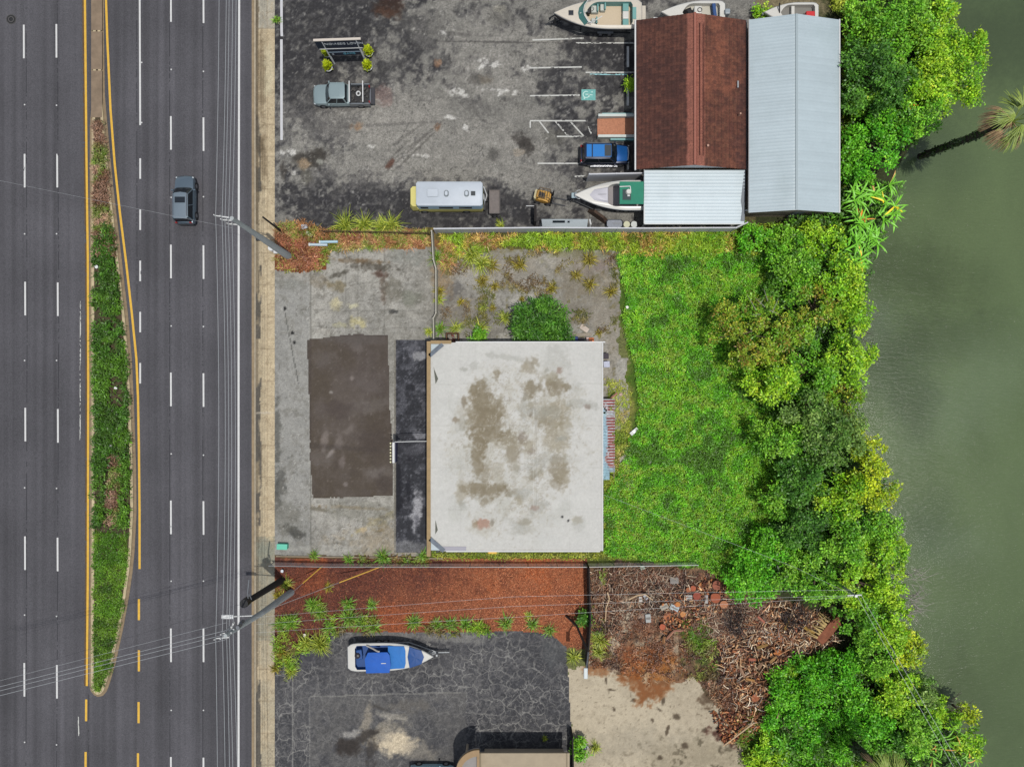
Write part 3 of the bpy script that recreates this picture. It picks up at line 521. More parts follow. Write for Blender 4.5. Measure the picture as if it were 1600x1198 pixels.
line_mesh([(39, -60, 41, 500), (41, 500, 39, 1260), (88, -60, 90.5, 500), (90.5, 500, 87, 1260), (212.5, -40, 213, 470), (264, -20, 264.5, 1260), (316, -20, 316, 1260), (137.5, 1085, 137.5, 1260)], .07, RZ + .003, .38, seed=7, nw=1).build('tar_seam', seam, road)
line_mesh([(124.5, 470, 124, 690), (121, 1120, 122, 1150)], .1, RZ + .004, .45, seed=8).build('scrape_marks', fpaint, road)
for ox, ys in ((37, (163, 365, 563, 762, 961, 1160)), (87, (164, 365, 563, 763, 963, 1164)), (266.5, (108, 308, 509, 709, 908, 1110)), (317, (111, 307, 510, 711, 908, 1110)), (220.3, (97, 191))):
    for y in ys:
        o = MB().box(X(ox), Y(y), RZ, .13, .13, .025, top=.7).build('road_reflector', wpaint)
        tag(o, 'small square reflective stud between two lane dashes on the road', 'reflector', 'reflector studs between the lane dashes')
mh = thing('manhole_cover', 'round dark iron manhole cover in the leftmost lane', 'manhole cover', (X(16), Y(29.5), RZ))
MB().cyl((0, 0, 0), (0, 0, .012), .46, n=24).build('ring', mat('manhole_ring', (70, 68, 64), .8), mh)
q = MB().cyl((0, 0, .012), (0, 0, .02), .4, n=24); q.build('lid', mat('manhole_iron', (42, 42, 44), .6, .3, var=.3, vs=12), mh)
q = MB(); [q.box(.24 * math.cos(a), .24 * math.sin(a), .02, .06, .16, .01, a) for a in [i * math.pi / 4 for i in range(8)]]; q.build('tread', mat('manhole_tread', (95, 92, 88), .6), mh)

# ---- median with kerbs
def offset_in(pts, d):
    n = len(pts); out = []
    for i in range(n):
        a, b, c = Vector(pts[i - 1]), Vector(pts[i]), Vector(pts[(i + 1) % n])
        e1 = (b - a).normalized(); e2 = (c - b).normalized(); n1 = Vector((-e1.y, e1.x)); n2 = Vector((-e2.y, e2.x)); m = (n1 + n2)
        if m.length < 1e-4: m = n1
        m.normalize(); k = d / max(.4, m.dot(n1)); out.append(tuple(b + m * k))
    return out
Lx = [(141.5, -500), (141.5, 170), (139.5, 200), (139, 400), (139.5, 800), (138.5, 1000), (138, 1068), (141, 1080), (146, 1086)]
Rx = [(152, 1089), (160, 1087), (166, 1080), (171, 1066), (180, 1035), (192, 980), (201, 930), (206, 895), (209.5, 860), (212.5, 800), (212, 740), (210.5, 690), (208, 620), (205, 560), (199, 490), (191, 420), (183, 350), (176, 290), (171, 240), (166.5, 190), (163, 150), (161.5, 60), (161, -500)]
outl = [(X(a), Y(b)) for a, b in Lx + Rx]
kerbm = painted('kerb_concrete', 1, .15, 9, .2, bump=.3)
gut = mat('gutter_concrete', (140, 122, 96), .9, var=.25, vs=2.5, bump=.3)
med = thing('median_island', 'long narrow kerbed median strip between the two carriageways', 'median'); med['kind'] = 'structure'
del med['category']; 
def kerb_ring(o1, o2, z0, z1):
    m = MB(); n = len(o1); vs = [(p[0], p[1], z1) for p in o1] + [(p[0], p[1], z1) for p in o2] + [(p[0], p[1], z0) for p in o1] + [(p[0], p[1], z0) for p in o2]
    fs = []
    for i in range(n):
        j = (i + 1) % n; fs += [(i, j, n + j, n + i), (2 * n + i, 2 * n + j, j, i), (n + i, n + j, 3 * n + j, 3 * n + i)]
    return m.add(vs, fs)
in1 = offset_in(outl, .26); in2 = offset_in(outl, .52)
kerb_ring(outl, in1, RZ, RZ + .03).build('gutter', gut, med)
kerb_ring(in1, in2, RZ, RZ + .17).build('kerb', mat('kerb_stone', (188, 172, 138), .85, var=.3, vs=1.2, bump=.3), med)
MB().prism(in2, RZ - .05, RZ + .12).build('median_soil', mat('median_soil', (74, 64, 44), .95, var=.45, vs=2.5, bump=.8), med)
q = MB()
for (a, b) in ((-480, 48), (50, 109), (111, 184)): q.box(X(151.5), (Y(a) + Y(b)) / 2, RZ + .12, (161 - 144) / S, abs(Y(a) - Y(b)), .055)
q.build('median_slab', mat('median_slab', (134, 116, 96), .9, var=.3, vs=.9, bump=.3), med)

# ---- sidewalk, gutter, kerb along the right
MB().box(X(394.8), 0, RZ - .05, 4.4 / S, 1200, .065).build('gutter', mat('gutter_tan', (150, 132, 104), .9, var=.3, vs=1.5))['kind'] = 'structure'
MB().box(X(398.4), 0, RZ - .05, 2.8 / S, 1200, .155).build('kerb', mat('kerb_tan', (172, 160, 138), .9, var=.25, vs=2))['kind'] = 'structure'
sx = np.arange(X(399.8), X(430), .1); sy = np.arange(-44, 44, .1); SX, SY = np.meshgrid(sx, sy); su = 800 + SX * S; sv = 599 - SY * S
C = np.zeros(SX.shape + (3,)) + (188, 172, 142); n_a = fbm(su, sv, 30, 91, 5); n_b = fbm(su, sv, 8, 92, 3)
C = mix(C, ss(.4, .7, n_a) * .5, (200, 184, 152)); C = mix(C, ss(.55, .8, n_b) * .35, (150, 134, 108)); C = mix(C, ((sv > 838)) * .4 * ss(.3, .6, n_a), (150, 146, 130)); C = mix(C, ((sv < 45)) * .6, (158, 158, 150)); C = mix(C, ((sv > 838) & (sv < 1000)) * .55, (134, 134, 120)); C = mix(C, vein(su, sv, 24, 96, .02) * .35, (120, 104, 80)); C = mix(C, ss(.55, .75, fbm(su, sv, 5, 97, 3)) * .3, (166, 148, 116))
C = mix(C, (su < 404 + (n_a - .5) * 6) * .6, (96, 86, 70))
drk = (su < 407.5 + (n_a - .5) * 7) & (((sv > 415) & (sv < 530)) | ((sv > 590) & (sv < 660)) | ((sv > 650) & (sv < 822)) | ((sv > 1060) & (sv < 1200)) | ((sv > 180) & (sv < 300)))
C = mix(C, drk * .8 * ss(.38, .52, fbm(su * 1.5, sv * .5, 14, 98, 4)), (78, 75, 70)); C = mix(C, (su < 404) * ((sv > 0) & (sv < 350)) * .5, (90, 78, 60))
C = mix(C, (np.abs(su - 418.5) < .7) * .28, (130, 112, 86)); C = mix(C, (np.abs(((sv + 7) % 50) - 2) < .8) * .32, (120, 104, 82))
for (x, y, rx, ry, c, k) in [(414, 645, 18, 1.5, (215, 205, 185), .6), (412, 250, 5, 40, (104, 88, 66), .5), (417, 115, 10, 40, (196, 190, 160), .4), (409, 120, 5, 60, (110, 92, 68), .5), (408, 230, 4, 14, (80, 66, 48), .5), (424, 840, 6, 4, (210, 190, 150), .6), (412, 860, 12, 16, (128, 132, 118), .6)]:
    C = mix(C, k * blob(su, sv, x, y, rx, ry, 0, .5, .6, 95), c)
idx = np.arange(SX.size).reshape(SX.shape); F = np.stack([idx[:-1, :-1], idx[:-1, 1:], idx[1:, 1:], idx[1:, :-1]], -1).reshape(-1, 4)
np_mesh('sidewalk', np.stack([SX.ravel(), SY.ravel(), np.full(SX.size, .012)], 1), F, lin(C.reshape(-1, 3)), concrete)['kind'] = 'structure'

# ---- parking lines on the upper lot
pl = [(832, 63, 912, 60), (900, 67.5, 992, 67.5), (828, 106.5, 909, 105), (915, 113.5, 992, 113.5), (828, 150, 906, 149), (828, 189, 915, 189), (828.5, 190, 828.5, 200), (843, 190, 857, 208), (868, 190, 888, 213), (891, 190, 912, 213), (918, 198, 924, 209), (870, 213.5, 912, 213.5), (840, 255.5, 905, 255.5), (898, 276, 915, 275)]
pk = line_mesh(pl, .13, .006, .27, seed=11).build('parking_lines', fpaint); pk['kind'] = 'structure'
line_mesh([(922, 116.5, 980, 116.8)], .12, .006, .4, seed=12).build('blue_line', mat('pale_blue_paint', (150, 200, 205), .8), pk)
line_mesh([(439.5, -60, 440, 50), (440, 50, 440.5, 57), (439.7, 62, 440, 219)], .24, .006, .12, seed=13).build('edge_line', mat('edge_white', (200, 200, 202), .8, var=.1, vs=4), pk)
hc = MB().box(X(919.5), Y(148.5), .004, 22 / S, 17 / S, .003).build('blue_square', mat('teal_paint', (112, 176, 170), .8, var=.22, vs=5), pk)
q = MB(); cx, cy = X(916), Y(148)
def flat_arc(q, cx, cy, r, w, a0, a1, z, n=16):
    for i in range(n):
        t0 = a0 + (a1 - a0) * i / n; t1 = a0 + (a1 - a0) * (i + 1) / n
        q.add([(cx + (r - w) * math.cos(t0), cy + (r - w) * math.sin(t0), z), (cx + r * math.cos(t0), cy + r * math.sin(t0), z), (cx + r * math.cos(t1), cy + r * math.sin(t1), z), (cx + (r - w) * math.cos(t1), cy + (r - w) * math.sin(t1), z)], [(0, 1, 2, 3)])
flat_arc(q, cx, cy, .34, .09, math.radians(60), math.radians(360), .0085)
q.box(cx + .1, cy + .02, .008, .36, .09, .001); q.box(cx + .42, cy - .02, .008, .36, .09, .001, math.radians(-8)); q.box(cx + .26, cy - .1, .008, .09, .3, .001); q.box(cx - .18, cy - .36, .008, .14, .14, .001); q.box(cx + .55, cy + .25, .008, .12, .12, .001)
q.build('wheelchair_symbol', mat('symbol_white', (190, 222, 214), .8), pk)
# ------------------------------------------------------------------ buildings
white_metal = mat('white_metal', (192, 204, 210), .45, var=.05, vs=.6); tanw = mat('tan_stucco', (176, 160, 138), .9, var=.12, vs=2, bump=.2)
glass = mat('dark_glass', (28, 34, 40), .08, spec=.6); trimw = mat('white_trim', (215, 216, 214), .6, var=.06, vs=2); darkm = mat('dark_metal', (46, 48, 52), .5, .3)
greym = mat('grey_metal', (120, 124, 130), .45, .3, var=.1, vs=2); black = mat('black_rubber', (26, 26, 28), .8); doorm = mat('door_grey', (130, 134, 138), .6)
rust = mat('rusty_steel', (104, 62, 46), .85, var=.4, vs=3); galv = mat('galvanised', (158, 162, 164), .45, .4, var=.1, vs=4)
concm = mat('weathered_concrete', (150, 148, 140), .9, var=.15, vs=3, bump=.2)

def window(parent, x, y, z, w, h, nx, ny):
    """window lying in a wall whose outward normal is (nx, ny)"""
    a = math.atan2(ny, nx) - math.pi / 2
    f = MB().box(x + nx * .02, y + ny * .02, z, w + .14, .05, h + .14, a).build('window', trimw, parent)
    MB().box(x + nx * .045, y + ny * .045, z + .07, w, .03, h, a).build('pane', glass, f)
def door(parent, x, y, w, h, nx, ny, m=None):
    a = math.atan2(ny, nx) - math.pi / 2
    d = MB().box(x + nx * .03, y + ny * .03, .02, w, .06, h, a).build('door', m or doorm, parent)
    MB().box(x + nx * .09 + .35 * w * abs(ny), y + ny * .09 + .35 * w * abs(nx), 1.0, .12, .06, .04, a).build('handle', darkm, d)

# --- the flat white-roofed building in the middle
ZR = 4.2
x0, y1 = P(672.5, 535, ZR); x1, y0 = P(941, 860, ZR)
b = thing('flat_roofed_building', 'low square building with stained white flat roof and tan front edge', 'building', ((x0 + x1) / 2, (y0 + y1) / 2, 0))
ox, oy = b.location.x, b.location.y
MB().box(0, 0, 0, x1 - x0 - .25, y1 - y0 - .25, ZR - .25).build('wall', tanw, b)
hx, hy = (x1 - x0) / 2, (y1 - y0) / 2
for yy in (-6.5, -3.2, 3.2, 6.5): window(b, -hx + .125, yy, .7, 2.2, 2.0, -1, 0)
door(b, -hx + .125, 0, 1.8, 2.4, -1, 0, glass)
for yy in (-6, 2): window(b, hx - .125, yy, 1.4, 1.4, 1.2, 1, 0)
door(b, hx - .125, -2.4, 1.1, 2.2, 1, 0); window(b, 3.5, hy - .125, 1.5, 1.4, 1.1, 0, 1); window(b, -3, -hy + .125, 1.5, 1.4, 1.1, 0, -1); window(b, 3, -hy + .125, 1.5, 1.4, 1.1, 0, -1)
MB().box(0, 0, ZR - .25, 2 * hx, 2 * hy, .10).build('roof_edge', mat('roof_deck', (186, 200, 206), .6), b)
# membrane raster
rx = np.arange(x0, x1 + .01, .085); ry = np.arange(y0, y1 + .01, .085); RX, RY = np.meshgrid(rx, ry); kk = (H - ZR) / H
ru = 800 + RX / kk * S; rv = 599 - RY / kk * S
C = np.zeros(RX.shape + (3,)) + (196, 195, 189)
n1 = fbm(ru, rv, 40, 101, 5); n2 = fbm(ru, rv, 12, 102, 4); n3 = fbm(ru, rv, 5, 103, 3)
C = mix(C, ss(.5, .8, n1) * .35, (186, 186, 180)); C = mix(C, ss(.5, .75, n1) * ((ru > 700) & (ru < 900) & (rv > 570) & (rv < 830)) * .3, (172, 172, 162))
inner = blob(ru, rv, 815, 690, 95, 125, 0, .35, .5, 3); C = mix(C, inner * .35 * ss(.3, .6, n2 * .5 + n1 * .5), (176, 173, 160))
tan_, tn2, gr = (122, 111, 88), (142, 133, 110), (146, 146, 136)
ST = [(753, 622, 14, 24, 0, tan_, .95), (758, 655, 22, 30, 0, tan_, .95), (748, 690, 12, 28, 0, tan_, .95), (772, 676, 20, 14, 0, tan_, .85), (790, 684, 16, 10, 20, tan_, .7), (745, 725, 8, 26, 0, tan_, .8), (757, 735, 9, 14, 0, tan_, .6), (742, 612, 8, 9, 0, tan_, .9), (768, 645, 12, 12, 0, tan_, .8),
      (800, 708, 9, 12, 0, tan_, .75), (816, 684, 6, 8, 0, (120, 108, 94), .8), (826, 698, 8, 9, 0, tn2, .7), (830, 706, 6, 6, 0, (118, 106, 92), .6), (796, 692, 20, 8, 0, tn2, .5), (776, 736, 12, 14, 0, tn2, .4), (806, 732, 6, 6, 0, gr, .6),
      (776, 584, 5, 7, 0, tan_, .8), (725, 577, 5, 3, 0, gr, .6), (740, 573, 8, 7, 0, gr, .4), (725, 626, 4, 6, 0, (120, 108, 90), .8), (711, 656, 6, 3, 0, (130, 116, 96), .8), (722, 662, 9, 8, 0, gr, .4), (726, 650, 10, 24, 0, tn2, .25),
      (827, 606, 9, 8, 0, tan_, .9), (843, 606, 4, 5, 0, tan_, .8), (824, 622, 6, 7, 0, tan_, .6), (826, 572, 9, 9, 0, tan_, .5), (836, 566, 5, 8, 0, tan_, .6), (820, 574, 6, 6, 0, tn2, .5), (829, 648, 4, 4, 0, (110, 100, 86), .8), (829, 632, 5, 4, 0, tn2, .7), (821, 640, 8, 16, 0, gr, .5),
      (873, 577, 5, 4, 0, (130, 100, 86), .8), (854, 578, 3, 3, 0, gr, .7), (864, 606, 12, 12, 0, tan_, .8), (884, 604, 6, 5, 0, tan_, .95), (866, 598, 9, 8, 0, tan_, .6), (872, 566, 22, 26, 0, gr, .3), (790, 558, 28, 4, 8, gr, .4), (860, 590, 12, 8, 0, tn2, .6),
      (860, 650, 22, 22, 0, tn2, .8), (878, 640, 12, 12, 0, tn2, .8), (856, 662, 14, 9, 0, tan_, .5), (870, 682, 14, 18, 0, tn2, .7), (876, 684, 6, 6, 0, gr, .8), (852, 646, 20, 9, 0, gr, .5), (880, 664, 8, 8, 0, tn2, .6), (868, 700, 12, 8, 0, tn2, .4),
      (917, 636, 4, 4, 0, (120, 100, 88), .8), (910, 632, 20, 6, 5, gr, .5), (902, 606, 8, 8, 0, gr, .3),
      (873, 735, 11, 19, 0, tan_, .75), (880, 735, 8, 20, 0, tn2, .6), (868, 755, 8, 8, 0, tan_, .5), (833, 742, 5, 7, 0, tan_, .8), (844, 738, 5, 7, 0, tn2, .8), (836, 730, 12, 14, 0, gr, .4), (858, 715, 20, 8, 0, gr, .3), (806, 728, 8, 8, 0, tn2, .4),
      (760, 766, 28, 10, 0, tan_, .9), (745, 764, 12, 8, 0, tan_, .7), (757, 782, 8, 8, 0, tan_, .7), (782, 761, 9, 7, 0, tan_, .8), (724, 768, 10, 16, 0, tn2, .6), (722, 764, 5, 5, 0, tan_, .6), (724, 788, 5, 8, 0, gr, .5), (810, 777, 8, 9, 0, tn2, .8), (818, 770, 14, 8, 0, gr, .5), (836, 793, 5, 4, 0, (140, 100, 84), .7), (842, 792, 12, 9, 0, gr, .5),
      (754, 818, 12, 6, 0, (154, 98, 78), .95), (743, 818, 4, 5, 0, (130, 112, 86), .8), (769, 817, 3, 5, 0, (110, 100, 84), .8), (754, 824, 18, 12, 0, (170, 165, 150), .5), (902, 812, 6, 5, 0, tn2, .5), (904, 818, 8, 10, 0, gr, .3), (820, 816, 9, 4, 0, tn2, .7), (815, 824, 14, 10, 0, gr, .4), (879, 807, 1.6, 1.6, 0, (50, 50, 50), .9), (888, 813, 1.6, 1.6, 0, (70, 70, 66), .9)]
for (x, y, a, c_, rot, c, k) in ST:
    C = mix(C, k * .9 * blob(ru, rv, x, y, a * 1.12, c_ * 1.12, rot, .42, .8, 111), c)
C = mix(C, ss(.5, .75, n3) * inner * .4, (150, 142, 124)); C = mix(C, vein(ru, rv, 16, 131, .03) * inner * .4, (206, 203, 194)); C = mix(C, vein(ru, rv, 9, 132, .03) * inner * .35, (120, 110, 94)); C = mix(C, ss(.5, .7, n2) * inner * .3, (168, 164, 150))
for y_ in (600, 665, 730, 795): C = mix(C, (np.abs(rv - y_ - (n1 - .5) * 2) < .6) * .22, (160, 158, 150))
for x_ in (720, 775, 890): C = mix(C, (np.abs(ru - x_ - (n1 - .5) * 2) < .6) * .15, (166, 164, 156))
C = mix(C, ((np.abs(ru - 837 - (rv - 600) * .003) < .8) & (rv > 600) & (rv < 800)) * .35, (150, 146, 134)); C = mix(C, ((np.abs(ru - 834) < .6) & (rv > 640) & (rv < 790)) * .25, (210, 210, 205))
m1 = (ru[:-1, :-1] - 672) / 20 + (rv[:-1, :-1] - 535) / 19 > 1.02
m1 &= (ru[:-1, :-1] - 672) / 22 + (860 - rv[:-1, :-1]) / 22 > 1.0
idx = np.arange(RX.size).reshape(RX.shape); F = np.stack([idx[:-1, :-1], idx[:-1, 1:], idx[1:, 1:], idx[1:, :-1]], -1)[m1]
bl = (fbm(RX, RY, 1.5, 5, 3) - .5) * .03
roofm = painted('roof_membrane', .6, .04, 6, .07, rough=.7, bump=.15)
ro = np_mesh('roof_membrane', np.stack([RX.ravel() - ox, RY.ravel() - oy, (ZR + .04 + bl).ravel()], 1), F, lin(C.reshape(-1, 3)), roofm, b)
tanedge = mat('tan_coping', (158, 134, 96), .8, var=.2, vs=1.5)
q = MB(); q.box(-hx - .14, -.2, ZR - .5, .34, 2 * hy + .6, .62); q.box(-hx + .95, hy + .02, ZR - .5, 1.84, .3, .6); q.build('coping', tanedge, b)
MB().box(hx * .06 + .8, hy + .03, ZR - .3, 2 * hx - 2.0, .1, .4).build('coping', trimw, b); MB().box(hx + .03, 0, ZR - .3, .08, 2 * hy, .4).build('coping', trimw, b); MB().box(.6, -hy - .04, ZR - .3, 2 * hx - 1.6, .1, .4).build('coping', trimw, b)
def L(px, py, z=ZR): x, y = P(px, py, z); return (x - ox, y - oy, z)
sf = mat('slate_flashing', (84, 94, 106), .5, .3, var=.5, vs=3)
for a, c, w in (((671, 556), (692, 538), .34), ((672, 841), (694, 860), .38)):
    pa, pc = L(*a), L(*c); d = (Vector(pc) - Vector(pa)); MB().box((pa[0] + pc[0]) / 2, (pa[1] + pc[1]) / 2, ZR - .1, d.length, w, .22, math.atan2(d.y, d.x)).build('scupper_flashing', sf, b)
pa = L(704, 857); MB().box(pa[0] + .25, pa[1], ZR - .12, 2.3, .42, .2).build('gutter', mat('mauve_gutter', (150, 148, 158), .5), b)
sd_ = mat('split_dark', (96, 98, 88), .9)
for (a, c) in (((678, 572), (680.5, 600)), ((681, 812), (680, 834))):
    pa, pc = L(*a), L(*c); MB().add([(pa[0] - .03, pa[1], ZR + .09), (pc[0] + .02, pc[1], ZR + .09), (pc[0] + .24, (pa[1] * .3 + pc[1] * .7), ZR + .09), (pa[0] + .05, pa[1] - .3, ZR + .09)], [(0, 1, 2, 3)]).build('membrane_split', sd_, b)
[MB().cyl(L(*c_), Vector(L(*c_)) + Vector((0, 0, .33)), .05).build('vent_pipe', darkm, b) for c_ in ((879, 807), (888, 813))]
# yellow box on the south wall, light-box sign on the pipe in front
t = thing('wall_box', 'small yellow box fixed under the south roof edge of the white-roofed building', 'utility box', P3(769.5, 860, 3.2))
MB().box(0, 0, -.4, .8, .42, .75).build('casing', mat('yellow_plastic', (222, 180, 60), .6, var=.15, vs=4), t, bevel=.04); MB().box(0, 0, .34, .7, .36, .05).build('lid', mat('yellow_lid', (228, 186, 70), .6), t, bevel=.02)
bulbm = mat('cream_bulb', (225, 222, 180), .5)
t = thing('projecting_sign', 'thin white sign cabinet on a pole beside the dark asphalt patch', 'sign', P3(616.5, 706, 3.2))
MB().box(0, 0, -.5, .2, 1.85, 1.1).build('cabinet', trimw, t, bevel=.02); MB().box(.17, 0, -.48, .05, 1.75, 1.06).build('side_panel', mat('navy_panel', (52, 56, 86), .5), t)
q = MB(); [MB().sphere((-.28, -.85 + i * .28, .45), .085).build('bulb', bulbm, t) for i in range(7)]
MB().tube([(.1, .95, .5), (1.6, 1.0, .5), (3.2, 1.02, .5)], .035).build('support_pipe', trimw, t); MB().cyl((.02, .8, -3.2), (.02, .8, .55), .07).build('pole', trimw, t)
t = thing('utility_box', 'low teal green box on the concrete by the sidewalk above the mulch', 'utility box', P3(443.5, 852, 0), math.radians(-2))
MB().box(0, 0, 0, .95, .48, .5).build('housing', mat('teal_box', (92, 190, 162), .5), t, bevel=.04); MB().box(0, 0, .5, 1.0, .53, .06).build('lid', mat('teal_lid', (96, 196, 168), .5), t, bevel=.02)

# --- terracotta roofed shop, top right
def tile_roof(xl, xr, xm, ya, yb, ze, zr, parent, name='roof'):
    gx_ = np.concatenate([np.arange(xl, xm - .02, .07), np.arange(xm, xr + .05, .07)]); gy_ = np.arange(ya, yb + .01, .055)
    A, B = np.meshgrid(gx_, gy_); z = np.where(A < xm, ze + (zr - ze) * (A - xl) / (xm - xl), ze + (zr - ze) * (xr - A) / (xr - xm))
    dist = np.abs(A - xm); row = (dist % .38) / .38
    z = z + .035 * np.abs(np.cos(B * math.pi / .27)) + .045 * row
    k_ = (H - z) / H; u = 800 + A / k_ * S; v = 599 - B / k_ * S
    C = np.zeros(A.shape + (3,)) + (98, 58, 44)
    n1, n2, n3 = fbm(u, v * .7, 40, 121, 5), fbm(u, v, 9, 122, 4), vn(np.round(dist / .38), np.round(B / .27), 1.0, 123)
    C = mix(C, (row > .8) * .35, (40, 26, 22)); C = mix(C, ss(.5, .7, fbm(u, v, 4, 125, 3)) * .3, (120, 86, 64))
    right = (A > xm)
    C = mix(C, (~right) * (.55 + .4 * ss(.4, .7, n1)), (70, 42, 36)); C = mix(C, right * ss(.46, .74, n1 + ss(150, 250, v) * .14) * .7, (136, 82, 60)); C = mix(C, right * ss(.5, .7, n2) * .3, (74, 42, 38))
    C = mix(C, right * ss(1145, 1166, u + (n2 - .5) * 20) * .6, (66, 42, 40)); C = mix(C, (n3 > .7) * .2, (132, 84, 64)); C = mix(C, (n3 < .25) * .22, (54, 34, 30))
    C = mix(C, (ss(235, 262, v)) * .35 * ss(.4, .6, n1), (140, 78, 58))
    C = mix(C, ss(1072 - 1, 1074 + 2, u + (n2 - .5) * 5) * ss(1103, 1098, u + (n2 - .5) * 8) * .8, (154, 98, 82)); C = mix(C, (np.abs(u - 1088) < 1.6) * .5, (120, 62, 50))
    return A, B, z, C
B0 = thing('tile_roofed_shop', 'long building with mossy red-brown clay tile gable roof beside the white metal roof', 'building', (16.28, 26.2, 0))
xl, xr, xm = 11.28, 21.28, 16.26; ya, yb = 19.42, 32.97
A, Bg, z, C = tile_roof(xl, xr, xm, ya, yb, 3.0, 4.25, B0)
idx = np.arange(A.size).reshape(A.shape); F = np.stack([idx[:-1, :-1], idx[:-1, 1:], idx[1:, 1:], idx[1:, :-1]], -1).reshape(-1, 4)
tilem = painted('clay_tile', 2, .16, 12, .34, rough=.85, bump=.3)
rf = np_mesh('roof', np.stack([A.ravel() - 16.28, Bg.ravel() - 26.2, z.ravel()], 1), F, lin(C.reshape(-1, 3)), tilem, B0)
q = MB(); q.cyl((-.02, ya - 26.2 + .02, 4.32), (-.02, yb - 26.2 - .02, 4.32), .13, n=8); q.build('ridge_cap', mat('ridge_pink', (158, 100, 84), .85, var=.15, vs=4), rf)
q = MB(); [q.cyl((dx, ya - 26.2 + .9, 4.28), (dx, yb - 26.2 - .9, 4.28), .035, n=6) for dx in (.1 + .35, .1 + .7)]; q.build('ridge_cable', mat('brown_line', (96, 52, 42), .9), rf)
q = MB(); q.prism([(-4.2, -6.3), (4.7, -6.3), (4.7, 6.3), (-4.2, 6.3)], 0, 2.95); q.build('wall', mat('cream_stucco', (196, 186, 168), .9, var=.08, vs=2), B0)
for sgn in (-1, 1):
    q = MB(); yy = sgn * 6.6; q.add([(-4.9, yy, 2.95), (4.9, yy, 2.95), (0, yy, 4.15), (-4.9, yy + .12, 2.95), (4.9, yy + .12, 2.95), (0, yy + .12, 4.15)], [(0, 1, 2), (3, 5, 4), (0, 3, 4, 1), (1, 4, 5, 2), (2, 5, 3, 0)]); q.build('gable', trimw, B0)
MB().box(-5.06, 0, 2.78, .14, 13.6, .22).build('gutter', trimw, B0); MB().box(5.02, 0, 2.8, .12, 13.6, .2).build('gutter', greym, B0)
for yy in (4.6, 1.9, -4.4): window(B0, -4.2, yy, .8, 1.6, 1.4, -1, 0)
door(B0, -4.2, -1.2, 1.1, 2.1, -1, 0)
vp = mat('vent_pale', (190, 150, 130), .7); p = P(1155, 180, 3.4); MB().cyl((p[0] - 16.28, p[1] - 26.2, 3.1), (p[0] - 16.28, p[1] - 26.2, 3.8), .08).build('vent_pipe', vp, rf); p = P(1105, 229, 4.0); MB().cyl((p[0] - 16.28, p[1] - 26.2, 3.7), (p[0] - 16.28, p[1] - 26.2, 4.3), .1).build('vent_pipe', vp, rf)
p = P(1153, 132, 3.4); MB().box(p[0] - 16.28, p[1] - 26.2, 3.2, .12, .6, .25).build('antenna_mount', galv, rf)

def ribbed(xl, xr, ya, yb, zf, parent, name, m, pitch=.3, loc=(0, 0), br=(173, 187, 192)):
    ys = np.arange(ya, yb + .001, pitch / 6); xs = np.linspace(xl, xr, 24)
    A, Bq = np.meshgrid(xs, ys); ph = (Bq % pitch) / pitch; z = zf(A, Bq) + .009 * (np.abs(ph - .5) < .17)
    C = np.zeros(A.shape + (3,)) + br; sd = vn(np.floor(Bq / pitch), A * 0, 1.0, 77)[..., None]; n1 = fbm(A, Bq, 2.5, 78, 4)[..., None]
    C = C * (.978 + .03 * sd + .05 * (n1 - .5)) * 1.03; C = mix(C, ss(.55, .8, fbm(A, Bq, 3.5, 79, 5)) * .35, (158, 174, 176))
    idx = np.arange(A.size).reshape(A.shape); F = np.stack([idx[:-1, :-1], idx[:-1, 1:], idx[1:, 1:], idx[1:, :-1]], -1).reshape(-1, 4)
    return np_mesh(name, np.stack([A.ravel() - loc[0], Bq.ravel() - loc[1], z.ravel()], 1), F, lin(C.reshape(-1, 3)), m, parent)
rmet = painted('ribbed_metal', .5, .03, 6, .03, rough=.45, bump=.05, spec=.5)
# --- white metal gabled shed
cx0, cy0 = 25.37, 24.05
Cs = thing('metal_roofed_shed', 'large shed with pale ribbed metal gable roof between the tile roof and the trees', 'building', (cx0, cy0, 0))
xa, xb, xm2 = 21.36, 29.43, 25.2
rf = ribbed(xa, xb, 15.36, 32.72, lambda a, b: np.where(a < xm2, 3.6 + 1.0 * (a - xa) / (xm2 - xa), 3.6 + 1.0 * (xb - a) / (xb - xm2)), Cs, 'roof', rmet, loc=(cx0, cy0))
q = MB(); q.box(xm2 - cx0, 0, 4.585, .2, 17.3, .05); q.build('ridge_cap', mat('ridge_grey', (158, 172, 176), .5), rf)
q = MB(); q.box(xb - cx0 + .05, 0, 3.4, .1, 17.4, .24); q.box(xa - cx0 - .0, 0, 3.42, .08, 17.36, .16); q.build('gutter', trimw, Cs)
q = MB(); q.box(.0, .2, 0, 7.6, 16.5, 3.5); q.build('wall', mat('tan_siding', (150, 136, 124), .85, var=.12, vs=1.2), Cs)
for sgn in (-1, 1):
    yy = sgn * 8.5 - .05; q = MB(); q.add([(-3.95, yy, 3.35), (4.0, yy, 3.35), (-.17, yy, 4.5), (-3.95, yy + .12, 3.35), (4.0, yy + .12, 3.35), (-.17, yy + .12, 4.5)], [(0, 1, 2), (3, 5, 4), (0, 3, 4, 1), (1, 4, 5, 2), (2, 5, 3, 0)]); q.build('gable', mat('tan_gable', (150, 138, 126), .85, var=.12, vs=1.2), Cs)
MB().tube([(-4.1, -8.15, 2.35), (3.7, -8.15, 2.6)], .07).build('drain_pipe', trimw, Cs); q = MB(); q.box(0, -8.12, 0, 7.4, .12, 2.2); q.build('lower_siding', mat('lower_siding', (158, 142, 126), .85, var=.15, vs=1.5), Cs)
door(Cs, 1.2, -8.19, 1.0, 2.05, 0, -1)
